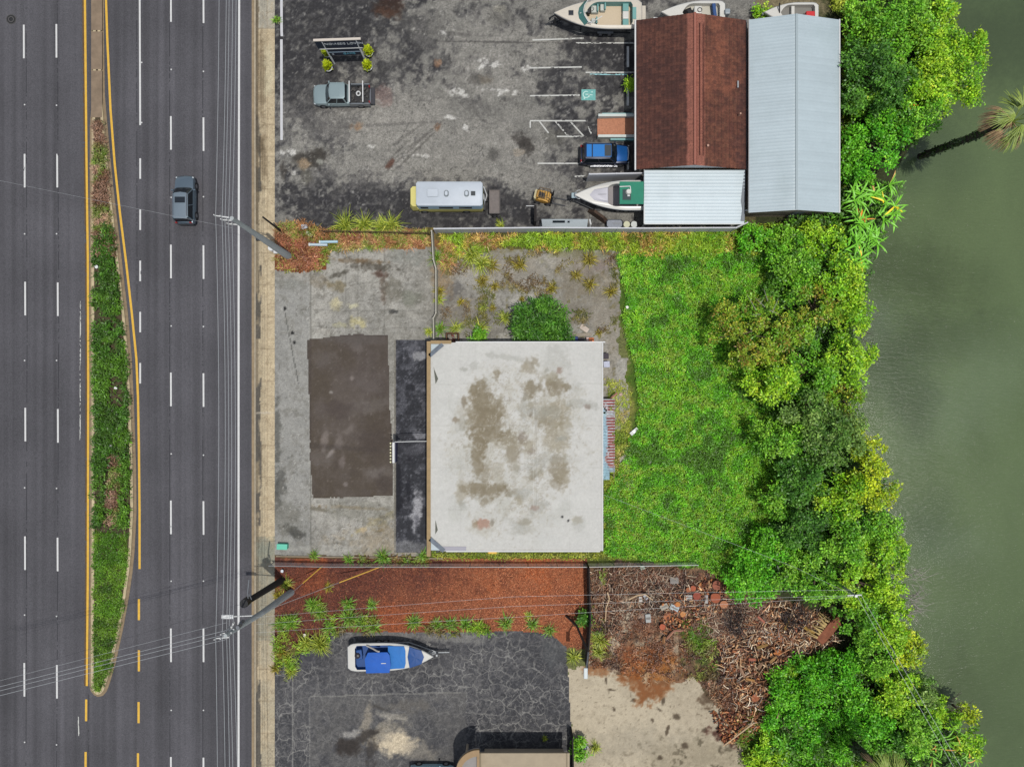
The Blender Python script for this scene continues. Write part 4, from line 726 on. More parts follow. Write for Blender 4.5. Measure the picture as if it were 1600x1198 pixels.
# --- lower metal roof (carport)
Dc = thing('carport', 'low carport with pale ribbed metal roof below the tile roof beside the white fence', 'carport', (16.6, 17.0, 0))
rf = ribbed(12.05, 21.22, 14.62, 19.46, lambda a, b: 2.62 + .05 * (b - 14.62), Dc, 'roof', rmet, loc=(16.6, 17.0), br=(184, 198, 203))
q = MB(); q.box(-4.52, .05, 2.5, .08, 4.9, .2); q.box(.05, -2.42, 2.5, 9.1, .08, .15); q.build('fascia', trimw, Dc)
for a in (-4.3, -1.4, 1.5, 4.4): MB().cyl((a, -2.2, 0), (a, -2.2, 2.55), .06, n=8).build('post', trimw, Dc)
q = MB(); q.add([(4.55, 2.4, 2.86), (4.66, 2.4, 2.86), (4.66, -2.35, 2.64), (4.28, -.4, 2.74)], [(0, 1, 2, 3)]); q.add([(4.3, -2.2, 2.7), (4.62, -2.2, 2.68), (4.62, -.5, 2.78), (4.5, -.5, 2.78)], [(0, 1, 2, 3)]); q.build('shaded_gap', mat('shaded_gap_grey', (120, 126, 132), .6), Dc)  # grey sheets painted as the shaded gap between carport and shed roofs
# entrance ramp with low pale walls
x_, y_ = P(962, 200, 0)
E = thing('entrance_ramp', 'brick-coloured entrance ramp between two pale low walls beside the tile-roofed shop', 'ramp', (x_, y_, 0))
MB().add([(-1.75, -.83, .06), (2.35, -.83, .42), (2.35, .83, .42), (-1.75, .83, .06), (-1.75, -.83, 0), (2.35, -.83, 0), (2.35, .83, 0), (-1.75, .83, 0)], [(0, 1, 2, 3), (4, 7, 6, 5), (0, 4, 5, 1), (1, 5, 6, 2), (2, 6, 7, 3), (3, 7, 4, 0)]).build('ramp_surface', mat('brick_paving', (186, 128, 98), .9, var=.28, vs=7, bump=.3), E)
q = MB(); q.box(-.05, .98, 0, 3.35, .24, .62); q.box(.3, -.98, 0, 4.1, .24, .62); q.build('side_wall', mat('pale_wall', (205, 212, 206), .7, var=.06, vs=2), E)
q = MB(); q.box(.1, 1.18, 0, 2.9, .12, .45); q.box(.9, -1.22, 0, 2.9, .14, .4); q.build('teal_ledge', mat('teal_ledge', (140, 190, 190), .7), E)
# wheel stops
for i, (py, ln, w) in enumerate(((89, 2.0, 'beside the shop nearest the big teal-cockpit boat'), (151, 1.75, 'beside the shop next to the small spiky plant'), (260, .7, 'short, in front of the blue four-by-four'))):
    x_, y_ = P(981, py, 0); tag(MB().box(x_, y_, 0, .22, ln, .14, top=.85).build('wheel_stop', trimw), 'white concrete wheel stop ' + w, 'wheel stop', 'white wheel stops along the shop')

# --- fences
def panel_fence(name, label, pts, h, m, cat='fence', th=.07, postm=None, cap=True, sp=2.4, group=None):
    t = thing(name, label, cat, (pts[0][0], pts[0][1], 0), group=group); o = t.location
    for (a, b) in zip(pts[:-1], pts[1:]):
        d = Vector(b) - Vector(a); n = max(1, round(d.length / sp)); ang = math.atan2(d.y, d.x)
        for i in range(n):
            c = Vector(a) + d * (i + .5) / n
            MB().box(c.x - o.x, c.y - o.y, .08, d.length / n - .1, th, h - .1, ang).build('panel', m, t)
            p = Vector(a) + d * i / n
            q = MB().box(p.x - o.x, p.y - o.y, 0, .13, .13, h + .06, ang); q.build('post', postm or m, t)
        if cap: MB().box((a[0] + b[0]) / 2 - o.x, (a[1] + b[1]) / 2 - o.y, h - .03, d.length, .12, .06, ang).build('top_rail', postm or m, t)
    return t
fy = 14.3
vinyl = mat('white_vinyl', (196, 198, 202), .5, var=.06, vs=3)
panel_fence('vinyl_fence', 'long white panel fence between the upper lot and the weeds', [(X(682), fy), (X(845), fy + .1), (X(1000), fy + .05), (X(1140), fy + .1), (X(1158), fy + .6)], 1.9, vinyl)
panel_fence('vinyl_fence', 'white panel fence standing out from the shop above the green-topped boat', [(X(917), 19.25), (X(998), 19.35)], 2.2, vinyl, th=.1, sp=2.4)
fence2 = mat('cream_vinyl', (178, 174, 160), .7, var=.15, vs=2)
t = panel_fence('boundary_wall', 'thin leaning white boundary fence running down to the corner of the white-roofed building', [(X(677.5), Y(367)), (X(680), Y(410)), (X(684), Y(424)), (X(684), Y(492)), (X(680), Y(500)), (X(680.5), Y(533))], 1.7, fence2, cap=False, th=.1, sp=2.8)
tan2 = mat('weathered_board', (140, 128, 108), .9, var=.2, vs=2)
blackf = mat('dark_board', (34, 29, 27), .9, var=.3, vs=3)
panel_fence('board_fence', 'tall dark board fence at the right end of the red mulch', [(X(917), Y(880)), (X(919), Y(960)), (X(914), Y(1035))], 2.0, blackf)
panel_fence('board_fence', 'short dark board fence between the cracked lot and the sand', [(X(892), Y(1136)), (X(893.5), Y(1215))], 2.0, blackf)
def chain_fence(label, pts, h, cat='fence', m=galv, sp=2.6, rails=(1.0,), mesh=.22):
    t = thing('chain_link_fence', label, cat, (pts[0][0], pts[0][1], 0)); o = t.location; wq = MB(); rq = MB()
    for a, b in zip(pts[:-1], pts[1:]):
        d = Vector((*b, 0)) - Vector((*a, 0)); n = max(1, round(d.length / sp)); l = d.length; A0 = Vector((*a, 0)) - o
        for i in range(n + (b == pts[-1])):
            p = A0 + d * i / n; MB().cyl(p, p + Vector((0, 0, h + .05)), .035, n=6).build('post', m, t)
        for r in rails: rq.cyl(A0 + Vector((0, 0, h * r)), A0 + d + Vector((0, 0, h * r)), .03, n=5)
        k = 0
        while k < l + h:
            s0, s1 = max(0, k - h), min(l, k)
            if s1 > s0:
                wq.cyl(A0 + d * (s0 / l) + Vector((0, 0, k - s0)), A0 + d * (s1 / l) + Vector((0, 0, k - s1)), .008, n=3, caps=False)
                wq.cyl(A0 + d * (s0 / l) + Vector((0, 0, h - (k - s0))), A0 + d * (s1 / l) + Vector((0, 0, h - (k - s1))), .008, n=3, caps=False)
            k += mesh
    rq.build('rail', m, t); wq.build('wire_mesh', m, t); return t
brown = mat('rusty_rail', (84, 66, 52), .8, .2, var=.3, vs=3)
chain_fence('rusty chain link fence among the weeds below the upper lot', [(X(508), Y(365)), (X(672), Y(368))], 1.3, m=brown)
chain_fence('galvanised chain link fence along the top of the red mulch', [(X(428), Y(878)), (X(520), Y(880)), (X(690), Y(880)), (X(915), Y(880)), (X(1085), Y(877))], 1.3)
q = MB().box(0, 0, 0, .12, 15.9, .14); o = q.build('curb_timber', tan2); o.location = (0, 0, 0)
o.location = (X(562), Y(870), 0); o.rotation_euler = (0, 0, math.radians(89.2)); tag(o, 'long weathered timber edging between the concrete yard and the mulch', 'edging')

# --- building cut by the bottom edge
x_, y_ = P(890, 1176, 3.0); xL, _ = P(749, 1176, 3.0)
G = thing('tan_building', 'tan roofed building with rounded corner canopy cut off by the bottom edge', 'building', ((x_ + xL) / 2, y_ - 6, 0)); w_ = x_ - xL
MB().box(0, -.6, 0, w_ - .7, 10.8, 2.8).build('wall', tanw, G); gb = mat('beige_roof', (168, 154, 130), .85, var=.1, vs=1.5)
MB().box(0, 5.35, 2.8, w_, 1.3, .22).build('roof_band', gb, G)
q = MB(); n_ = 40
vs = []; 
for j in range(2):
    for i in range(0, 101): vs.append((-w_ / 2 + w_ * i / 100, 4.7 - j * 10, 3.02 + .05 * abs(math.sin(i * .9)) + j * 1.4))
q.add(vs, [(i, i + 1, 102 + i, 101 + i) for i in range(100)]); q.build('tile_roof', mat('brown_tile', (112, 70, 56), .9, var=.3, vs=5), G)
q = MB(); [q.box(-w_ / 2 + .1 + i * 0, 5.35, 3.03, .12, 1.34, .04) for i in (0,)]; q.box(w_ / 2 - .25, 5.35, 3.03, .1, 1.34, .04); q.build('roof_seam', mat('seam_tan', (140, 128, 106), .9), G)
cxg, cyg = P(748, 1205, 3.4); ccx, ccy = cxg - G.location.x, cyg - G.location.y; R_ = 2.05
pts = [(ccx - R_ * math.sin(t) , ccy + R_ * math.cos(t) * .98) for t in [i * math.pi / 2 / 14 for i in range(15)]]
MB().prism(pts + [(ccx - R_, ccy - 3), (ccx, ccy - 3)], 3.1, 3.25).build('canopy', mat('canopy_grey', (146, 142, 138), .7, var=.1, vs=2), G)
inn = [(ccx + (p[0] - ccx) * .78, ccy + (p[1] - ccy) * .72) for p in pts]; q = MB()
for i in range(14): q.prism([pts[i], pts[i + 1], inn[i + 1], inn[i]], 3.25, 3.52)
q.box(ccx - .05, ccy + .2, 3.25, .22, 3.6, .28); q.build('canopy_rim', mat('canopy_tan', (158, 132, 98), .8, var=.12, vs=2), G)
MB().cyl((ccx - R_ * .6, ccy + R_ * .3, 0), (ccx - R_ * .6, ccy + R_ * .3, 3.1), .12).build('column', tanw, G)
window(G, -w_ * .2, 4.8, 1.0, 1.6, 1.2, 0, 1); window(G, w_ * .25, 4.8, 1.0, 1.6, 1.2, 0, 1)

# --- utility poles, wires
def pt(px, py, z): return P3(px, py, z)
polem = mat('concrete_pole', (168, 174, 174), .7, var=.12, vs=1.2); wirem = mat('aluminium_wire', (185, 188, 190), .5, .3); dwire = mat('dark_wire', (60, 60, 64), .6); wood = mat('creosote_wood', (30, 27, 25), .85, var=.3, vs=3)
def upole(label, base, top, r0, r1, m, name='utility_pole'):
    t = thing(name, label, 'utility pole', base); return t, (top - base)
b1 = P3(452, 401, 0); t1 = pt(362, 341, 13.6)
t, d = upole('grey concrete utility pole with three crossarms leaning over the road beside the dry weeds', b1, t1, .3, .14, polem)
MB().cyl((0, 0, 0), d, .36, .16, n=10).build('shaft', polem, t)
def arm(t, base, p, q_, r=.06, ins=True, m=trimw, k=2):
    a, b = p - base, q_ - base; MB().cyl(a, b, r, r * .7, n=6).build('crossarm', m, t)
    if ins:
        [MB().cyl(a + (b - a) * f, a + (b - a) * f + Vector((0, 0, .28)), .07, .04, n=6).build('insulator', trimw, t) for f in (.55, 1)]
arm(t, b1, pt(358, 340, 13.5), pt(336.5, 337, 13.6)); arm(t, b1, pt(368, 345, 12.6), pt(347, 343.5, 12.9)); arm(t, b1, pt(372, 351, 12.0), pt(357, 350, 12.3))
arm(t, b1, pt(399, 366, 7.6), pt(391, 363, 7.6), .05, False); MB().box((pt(404, 372, 6.9) - b1).x, (pt(404, 372, 6.9) - b1).y, 6.6, .5, .4, .3).build('junction_box', darkm, t)
p_ = pt(427, 393, 0) - b1; q = MB(); q.cyl((p_.x + .1, p_.y + .15, 0), (p_.x + .1, p_.y + .15, 1.0), .28, n=10); q.box(p_.x + .45, p_.y - .1, 0, .4, .4, .7); q.build('cable_cabinet', trimw, t, bevel=.03)
b2 = P3(455, 925, 0) ; m2 = pt(408, 958, 7.5); t2 = pt(352, 993, 13.6)
t, d = upole('grey concrete utility pole with street light arm and many wires beside the red mulch', b2, t2, .3, .14, polem)
MB().cyl((0, 0, 0), m2 - b2, .33, .24, n=10).build('shaft', polem, t); MB().cyl(m2 - b2, t2 - b2, .24, .15, n=10).build('shaft', polem, t)
arm(t, b2, pt(366, 983, 12.5), pt(357, 982, 12.6)); arm(t, b2, pt(362, 988, 13), pt(347, 989, 13.2)); arm(t, b2, pt(358, 995, 13.5), pt(337, 997, 13.6)); arm(t, b2, pt(360, 983, 12.4), pt(366, 972, 12.8), .07)
a_, c_ = pt(404, 961, 8) - b2, pt(358, 963, 8.6) - b2; MB().cyl(a_, c_, .05, n=6).build('lamp_arm', trimw, t); q = MB().box(c_.x - .12, c_.y, c_.z - .08, 1.0, .34, .16); q.build('lamp_head', trimw, t, bevel=.05)
q = MB(); [q.cyl(pt(374 + i * 8, 981 - i * 6, 11.8 - i) - b2 + Vector((.1 * (-1) ** i, .25, 0)), pt(374 + i * 8, 981 - i * 6, 11.8 - i) - b2 + Vector((.1 * (-1) ** i, .25, .6)), .15, n=8) for i in range(2)]; q.build('transformer', greym, t)
b3 = P3(441, 906, 0); t3 = pt(382, 942, 8.8)
t = thing('wooden_pole', 'stout black wooden pole cut short beside the grey pole with the street light', 'utility pole', b3)
MB().cyl((0, 0, 0), t3 - b3, .32, .24, n=10).build('shaft', wood, t); MB().cyl(t3 - b3 - Vector((0, 0, .7)), t3 - b3 + Vector((0, 0, .15)), .35, n=12).build('transformer', mat('black_can', (22, 22, 24), .4), t)
q = MB(); q.tube([pt(388, 940, 8.4) - b3, pt(387, 925, 8.6) - b3, pt(389, 905, 8.8) - b3], .05); q.tube([pt(393, 936, 8.2) - b3, pt(389, 927, 8.5) - b3], .05); q.build('bracket', greym, t)
b4 = P3(439.5, 361.5, 0); t = thing('wooden_post', 'thin dark wooden post leaning over the sidewalk beside the weeds', 'post', b4)
MB().cyl((0, 0, 0), pt(411, 339.5, 4.9) - b4, .1, .08, n=8).build('shaft', wood, t)
MB().cyl(pt(441, 366, .4) - b4, pt(430, 358, 1.5) - b4, .05, n=6).build('brace', mat('pale_brace', (170, 140, 96), .8), t)
b5 = P3(1352, 960, 0); t = thing('wooden_pole', 'pale utility pole with small crossarm rising out of the trees by the canal', 'utility pole', b5)
p5 = pt(1338, 931, 8.0)
b5v = Vector((P3(1300, 905, 0))); t.location = b5v
MB().cyl((0, 0, 0), p5 - b5v, .16, .11, n=8).build('shaft', galv, t); MB().cyl(pt(1324, 930, 7.8) - b5v, pt(1346, 929, 7.8) - b5v, .06, n=6).build('crossarm', trimw, t)
def wire(label, pts, r=.022, m=wirem, sag=.6, group=None, n=14):
    q = MB(); out = []
    for a, b in zip(pts[:-1], pts[1:]):
        for i in range(n):
            f = i / n; p = a.lerp(b, f); out.append(p - Vector((0, 0, sag * 4 * f * (1 - f))))
    out.append(pts[-1]); q.tube(out, r * .62, 5); return tag(q.build('power_line', m), label, 'power line', group)
tops1 = [(337, 337), (347, 342.5), (351.5, 343), (357, 350), (362.5, 350)]; tops2 = [(337, 997), (347.5, 989), (354, 989), (358, 982), (364, 983)]
names = ['leftmost', 'second from the left', 'middle', 'second from the right', 'rightmost']
for i in range(5):
    a, c = tops1[i], tops2[i]; zz = 13.4 - i * .35
    A1, A2 = pt(a[0], a[1], zz), pt(c[0], c[1], zz); dy = (A1 - A2)
    up_ = Vector((A1.x + (.35 if i else .2), A1.y + 40, A1.z + .3)); dn = Vector((A2.x + (-.2, .1, .2, .4, .6)[i], A2.y - 40, A2.z))
    wire('%s of five parallel power lines running along the road' % names[i], [up_, A1, A2, dn], .028, sag=.55, group='power lines along the road')
for i, (yl, yr, zz, lb) in enumerate(((1062, 972, 11.5, 'faint uppermost'), (1070.5, 984, 12, 'upper'), (1077, 990, 12.4, 'middle'), (1084.5, 998, 12.8, 'lowest'))):
    A1, A2 = pt(355, yr, zz), pt(-120, yl + 32, zz); wire('%s of the wires crossing the left road from the street light pole' % lb, [A1, A2], .026 if i else .016, sag=.1, group='wires crossing the road')
wire('thin dark cable from the black pole across the road', [pt(382, 942, 8.2), pt(-100, 1085, 8.6)], .014, m=dwire, sag=.1)
wire('thin pale wire crossing the road from the upper utility pole', [pt(362, 356, 11), pt(-60, 270, 10)], .012, sag=.1)
for i, (ya_, yb_, lb) in enumerate(((964, 921, 'upper'), (975, 930, 'middle'), (988, 932, 'lower'))):
    wire('%s of the thin wires over the mulch towards the canal pole' % lb, [pt(400, ya_, 9), pt(800, ya_ - 32 + i * 4, 8), pt(1336, yb_ + 0, 7.8)], .012, sag=.1, group='wires over the mulch')
wire('thin wire from the white-roofed building to the canal pole', [pt(941, 772, 4.2), pt(1240, 885, 6.5), pt(1336, 931, 7.8)], .012, sag=.1)
wire('left of the two wires running down over the bank trees', [pt(1340, 932, 7.8), pt(1500, 1215, 9.5)], .025, sag=.1, group='wires over the bank trees'); wire('right of the two wires running down over the bank trees', [pt(1346, 930, 7.8), pt(1512, 1215, 9.5)], .025, sag=.1, group='wires over the bank trees')
yg = mat('yellow_guard', (222, 176, 70), .6)
for i, (ex, ey, lb) in enumerate(((505, 883, 'short'), (600, 883, 'long'))):
    p0 = pt(425, 953 - i * 3, 5.2); p1 = P3(ex, ey, .05); t = thing('guy_wire', '%s guy wire with yellow guard from the street light pole to the mulch edge' % lb, 'guy wire', p1, group='guy wires of the street light pole')
    MB().cyl(p0 - p1, (0, 0, 0), .018, n=5).build('cable', galv, t); MB().cyl((p0 - p1) * .42, (p0 - p1) * .02, .05, n=6).build('guard', yg, t)
# street lamp at the dark fence
bl = P3(884.5, 961.5, 0); t = thing('street_lamp', 'dark bent lamp post with pale head beside the dark board fence', 'street lamp', bl)
k1, k2 = pt(901, 977, 1.8) - bl, pt(919, 1019, 5.2) - bl; hd = pt(916, 1044, 6.3) - bl
q = MB(); q.tube([Vector((0, 0, 0)), k1, k2], .11, 8); q.build('post', mat('lamp_brown', (46, 38, 36), .7), t); MB().tube([k2, k2.lerp(hd, .5) + Vector((0, 0, .1)), hd], .07, 6).build('arm', greym, t)
q = MB().box(hd.x - .05, hd.y - .4, hd.z - .08, .36, .95, .18); q.build('lamp_head', mat('lamp_head', (200, 208, 208), .4), t, bevel=.07)
# ------------------------------------------------------------------ vehicles
tyre = mat('tyre', (30, 30, 32), .85); rimm = mat('alloy', (150, 152, 156), .3, .7); carglass = mat('car_glass', (22, 30, 36), .05, spec=.7); redl = mat('red_lens', (150, 24, 24), .3); lens = mat('headlamp_lens', (205, 212, 216), .15); blackp = mat('black_plastic', (34, 34, 36), .6)
def cring(x, hw, zb, zt, crown=.04):
    return [(x, -hw * .86, zb), (x, -hw, zb + .14), (x, -hw, zt - .22), (x, -hw * .93, zt - .05), (x, -hw * .75, zt), (x, 0, zt + crown), (x, hw * .75, zt), (x, hw * .93, zt - .05), (x, hw, zt - .22), (x, hw, zb + .14), (x, hw * .86, zb), (x, 0, zb - .02)]
def wheel(t, x, y, r=.36, w=.24):
    s = 1 if y > 0 else -1
    a = MB().cyl((x, y - s * w, r), (x, y, r), r, n=20).build('wheel', tyre, t, smooth=True)
    MB().cyl((x, y - s * .05, r), (x, y + s * .012, r), r * .62, r * .5, n=14).build('rim', rimm, a)
def greenhouse(t, bx0, bx1, tx0, tx1, hb, ht, zb, zt, body, roofmat=None, r=.14):
    """glass frustum, roof panel, corner pillars. x0 rear, x1 front"""
    def rr(x0, x1, h, z, r): return [(x0 + r, -h, z), (x1 - r, -h, z), (x1, -h + r * 1.6, z), (x1 + .06, 0, z), (x1, h - r * 1.6, z), (x1 - r, h, z), (x0 + r, h, z), (x0, h - r, z), (x0, -h + r, z)]
    MB().loft([rr(bx0, bx1, hb, zb, r), rr(tx0, tx1, ht, zt, r)]).build('windows', carglass, t)
    MB().loft([rr(tx0 - .04, tx1 + .04, ht + .03, zt - .03, r), rr(tx0 - .03, tx1 + .02, ht + .02, zt + .02, r), rr(tx0 + .1, tx1 - .12, ht - .14, zt + .055, r * .6)]).build('roof', roofmat or body, t, smooth=True)
    q = MB(); m0, m1 = (bx0 * .5 + bx1 * .5), (tx0 * .5 + tx1 * .5)
    for s in (-1, 1):
        q.cyl((bx1 - r, s * hb, zb), (tx1 - r, s * ht, zt), .045, n=6); q.cyl((bx0 + r, s * hb, zb), (tx0 + r, s * ht, zt), .07, n=6); q.cyl((m0, s * (hb + .005), zb), (m1, s * (ht + .005), zt), .045, n=6)
    q.build('pillars', body, t)
def mirrors(t, x, y, z, m):
    for s in (-1, 1): MB().box(x, s * (y + .1), z, .16, .24, .15, top=.8).build('mirror', m, t, bevel=.03)
def lamps(t, xf, xr, y, zf, zr):
    for s in (-1, 1):
        MB().box(xf, s * y, zf, .14, .34, .14, s * -.3).build('headlight', lens, t, bevel=.03); MB().box(xr, s * y, zr, .1, .2, .3).build('tail_light', redl, t, bevel=.02)
def suv(name, label, px, py, rz, body, roofm, L=4.7, W=1.86, Hh=1.72, rails=None, sunroof=True):
    x, y = P(px, py, Hh * .6); t = thing(name, label, 'car', (x, y, 0), rz); k = L / 4.7; w = W / 2
    rings = [cring(-2.35 * k, w * .82, .42, .78, .02), cring(-2.27 * k, w * .95, .34, .98), cring(-1.6 * k, w, .27, 1.04), cring(0, w, .24, 1.02), cring(.95 * k, w, .25, 1.0), cring(1.85 * k, w * .96, .27, .93), cring(2.2 * k, w * .87, .32, .82), cring(2.35 * k, w * .66, .38, .66)]
    MB().loft(rings).build('body', body, t, smooth=True)
    greenhouse(t, -2.2 * k, 1.1 * k, -2.0 * k, .42 * k, w * .93, w * .74, 1.0, Hh - .06, body, roofm)
    if sunroof: MB().box(-.25, 0, Hh - .01, .55, .95, .025).build('sunroof', carglass, t, bevel=.01)
    if rails:
        for s in (-1, 1): MB().tube([(-1.8, s * w * .7, Hh + .03), (-1.6, s * w * .7, Hh + .09), (.1, s * w * .7, Hh + .09), (.3, s * w * .7, Hh + .02)], .03).build('roof_rail', rails, t)
    for x_ in (-1.45 * k, 1.42 * k):
        for s in (-1, 1): wheel(t, x_, s * (w + .01))
    mirrors(t, .85 * k, w, 1.0, body); lamps(t, 2.12 * k, -2.28 * k, w * .72, .66, .8)
    MB().box(2.3 * k, 0, .34, .14, W * .66, .2).build('bumper', blackp, t, bevel=.04); MB().box(-2.33 * k, 0, .38, .16, W * .8, .22).build('bumper', blackp, t, bevel=.04)
    return t
def paint(n, c, k=K, m=.35, r=.28): return mat(n, c, r, m, k=k, coat=.5)
p_grey = paint('slate_blue_paint', (98, 114, 126)); p_greyr = paint('slate_roof_paint', (128, 142, 152))
suv('grey_suv', 'slate grey sport utility car driving up the middle lane', 286.5, 311, math.radians(90), p_grey, p_greyr, L=4.55, W=1.86, rails=rimm)
p_blue = paint('blue_paint', (30, 96, 168)); p_navy = paint('navy_paint', (22, 34, 60))
t = suv('blue_suv', 'blue boxy four-by-four with dark sunroof parked nose to the tile-roofed shop', 946.5, 239.5, 0, p_navy, p_navy, L=4.75, W=1.9, Hh=1.82, rails=rimm, sunroof=False)
MB().box(-.72, 0, 1.84, 2.3, 1.16, .02).build('roof_panel', paint('bright_blue', (36, 126, 204)), t, bevel=.008); q = MB().box(-1.35, 0, 1.855, .1, 1.2, .03); q.build('roof_rib', p_navy, t); MB().box(.1, 0, 1.858, .62, 1.06, .015).build('sunroof', mat('smoked_glass', (70, 74, 76), .15), t)
MB().loft([[(1.05, -.78, 1.05), (2.05, -.66, .95), (2.12, 0, .96), (2.05, .66, .95), (1.05, .78, 1.05)], [(1.05, -.74, 1.09), (2.0, -.62, .985), (2.06, 0, .995), (2.0, .62, .985), (1.05, .74, 1.09)]]).build('hood', p_blue, t, smooth=True)
q = MB(); q.tube([(2.1, -.6, .96), (2.16, 0, .97), (2.1, .6, .96)], .05); q.build('grille_bar', lens, t)
MB().box(-.1, -1.02, .42, 2.6, .16, .06).build('running_board', rimm, t); MB().box(-.1, 1.02, .42, 2.6, .16, .06).build('running_board', rimm, t)

# pickup, facing left
x, y = P(532, 147, 1.0); t = thing('pickup_truck', 'pale teal-silver crew cab pickup with white rack bars over its open bed', 'pickup truck', (x, y, 0), math.radians(180.5))
p_teal = paint('silver_teal_paint', (150, 168, 170), m=.3); p_gr = paint('grey_side', (128, 134, 138)); w = .98
rings = [cring(-2.05, w * .96, .4, 1.0), cring(-.95, w, .36, 1.05), cring(.9, w, .34, 1.06), cring(1.2, w, .34, 1.08), cring(2.35, w * .98, .36, 1.03), cring(2.72, w * .9, .42, .95), cring(2.9, w * .7, .48, .78)]
rings = rings[1:]; MB().loft(rings).build('body', p_teal, t, smooth=True)
greenhouse(t, -.75, 1.55, -.6, .95, w * .92, w * .76, 1.04, 1.78, p_teal, p_teal)
q = MB()
q.box(-1.95, 0, .55, 2.1, 1.7, .06)
for s in (-1, 1): q.box(-1.95, s * .93, .42, 2.15, .12, .62)
q.box(-.98, 0, .55, .08, 1.7, .5); q.build('bed', p_gr, t, bevel=.02)
MB().box(-1.95, 0, .62, 2.0, 1.66, .02).build('bed_liner', blackp, t); MB().box(-3.2, 0, .52, .58, 1.6, .06, ).build('tailgate', mat('tailgate_dark', (50, 50, 56), .6), t, bevel=.02)
q = MB(); q.box(-3.03, -.7, .6, .1, 1.0, .1); MB().box(-3.05, .1, .6, .08, 1.3, .12).build('tailgate_edge', rimm, t)
for a in (-1.05, -2.45):
    MB().box(a, 0, 1.5, .1, 2.0, .08).build('rack_bar', trimw, t)
    for s in (-1, 1): MB().cyl((a, s * .9, 1.0), (a, s * .9, 1.52), .035, n=6).build('rack_post', blackp, t)
MB().ring((-1.85, -.05, .95), .2, .07, n=14).build('hose_coil', trimw, t)
q = MB(); r_ = random.Random(4)
for i in range(16): q.box(-1.95 + r_.uniform(-.85, .85), r_.uniform(-.7, .7), .64, r_.uniform(.1, .4), r_.uniform(.05, .3), r_.uniform(.05, .25), r_.uniform(0, 3))
q.build('tools', mat('tool_clutter', (74, 72, 70), .8, var=.5, vs=4), t)
for x_ in (-2.0, 1.95):
    for s in (-1, 1): wheel(t, x_, s * (w + .01), .4, .26)
mirrors(t, 1.15, w, 1.1, p_teal); lamps(t, 2.7, -2.98, .74, .72, .7); MB().box(2.88, 0, .4, .16, 1.5, .26).build('bumper', p_gr, t, bevel=.04); MB().box(-2.96, -.55, .45, .16, .6, .16).build('bumper', rimm, t)
MB().box(0.35, 0, 1.835, .9, 1.1, .012).build('roof_rib', p_teal, t)
t.scale = (.9, .98, .98)
# light car at the bottom edge
suv('blue_car', 'pale blue hatchback mostly cut off by the bottom edge beside the tan building', 675, 1212, 0, paint('pale_blue_paint', (140, 176, 190), m=.2), None, L=4.2, W=1.75, Hh=1.5, sunroof=False)

# motorhome facing left
x, y = P(701, 308, 1.5); t = thing('motorhome', 'white-roofed camper with pale yellow sides parked along the white panel fence', 'motorhome', (x, y, 0), math.radians(180))
yel = mat('pale_yellow_paint', (214, 204, 120), .5, var=.05, vs=2); whr = mat('camper_roof', (190, 198, 206), .5, var=.07, vs=1.2)
def rbox(x0, x1, h, z, r=.15): return [(x0 + r, -h, z), (x1 - r, -h, z), (x1, -h + r, z), (x1, h - r, z), (x1 - r, h, z), (x0 + r, h, z), (x0, h - r, z), (x0, -h + r, z)]
MB().loft([rbox(-3.2, 2.95, 1.1, .45), rbox(-3.2, 2.95, 1.12, 1.5)]).build('lower_body', yel, t, smooth=True)
MB().loft([rbox(-3.2, 2.9, 1.12, 1.5), rbox(-3.18, 2.86, 1.08, 2.55)]).build('upper_body', mat('camper_stripe', (160, 186, 200), .5, var=.06, vs=2), t, smooth=True)
rf = MB().loft([rbox(-3.2, 2.88, 1.1, 2.55), rbox(-3.2, 2.88, 1.1, 2.62), rbox(-3.05, 2.75, .98, 2.7)]).build('roof', whr, t, smooth=True)
MB().loft([rbox(2.6, 3.65, 1.02, .5, .2), rbox(2.6, 3.62, 1.0, 1.2, .2), rbox(2.6, 3.5, .92, 1.75, .2)]).build('cab', yel, t, smooth=True)
MB().add([(3.56, -.8, 1.25), (3.56, .8, 1.25), (3.515, .7, 1.68), (3.515, -.7, 1.68)], [(0, 1, 2, 3)]).build('windscreen', carglass, t)
MB().box(1.35, -.05, 2.69, 1.0, .72, .14).build('air_conditioner', whr, rf, bevel=.05)
for a in (.1, -1.75):
    f = MB().loft([rbox(a - .22, a + .22, .3, 2.69, .12), rbox(a - .2, a + .2, .28, 2.8, .12)]).build('roof_vent', mat('vent_frame', (120, 128, 132), .5), rf); MB().loft([rbox(a - .13, a + .13, .2, 2.8, .08), rbox(a - .12, a + .12, .19, 2.84, .08)]).build('lid', whr, f)
MB().box(-2.35, 0, 2.69, .4, .4, .05).build('hatch', mat('hatch_dark', (50, 56, 58), .4), rf)
for a, ln in ((2.2, .7), (.2, 1.3), (-1.6, 1.2)):
    for s in (-1, 1): MB().box(a, s * 1.105, 1.65, ln, .03, .5).build('window', carglass, t)
for x_ in (-1.6, 2.35):
    for s in (-1, 1): wheel(t, x_, s * 1.13, .4, .26)
q = MB(); 
for s in (-1, 1): q.cyl((-3.32, .3 + s * .22, .5), (-3.32, .3 + s * .22, 2.75), .03, n=5)
[q.cyl((-3.32, .08, .6 + i * .3), (-3.32, .52, .6 + i * .3), .025, n=5) for i in range(8)]; q.build('ladder', trimw, t)
MB().box(-3.3, 0, .5, .2, 2.0, .25).build('bumper', blackp, t); MB().tube([(-3.3, -.7, 2.4), (-3.55, -.2, 1.6), (-3.45, .5, 2.2)], .05).build('awning_arm', trimw, t)
x, y = P(773, 316, .5); t = thing('cargo_trailer', 'small low grey utility trailer parked behind the white-roofed camper', 'trailer', (x, y, 0))
MB().box(0, 0, .5, .95, 2.2, .1).build('bed', mat('trailer_bed', (120, 112, 108), .8, var=.2, vs=4), t)
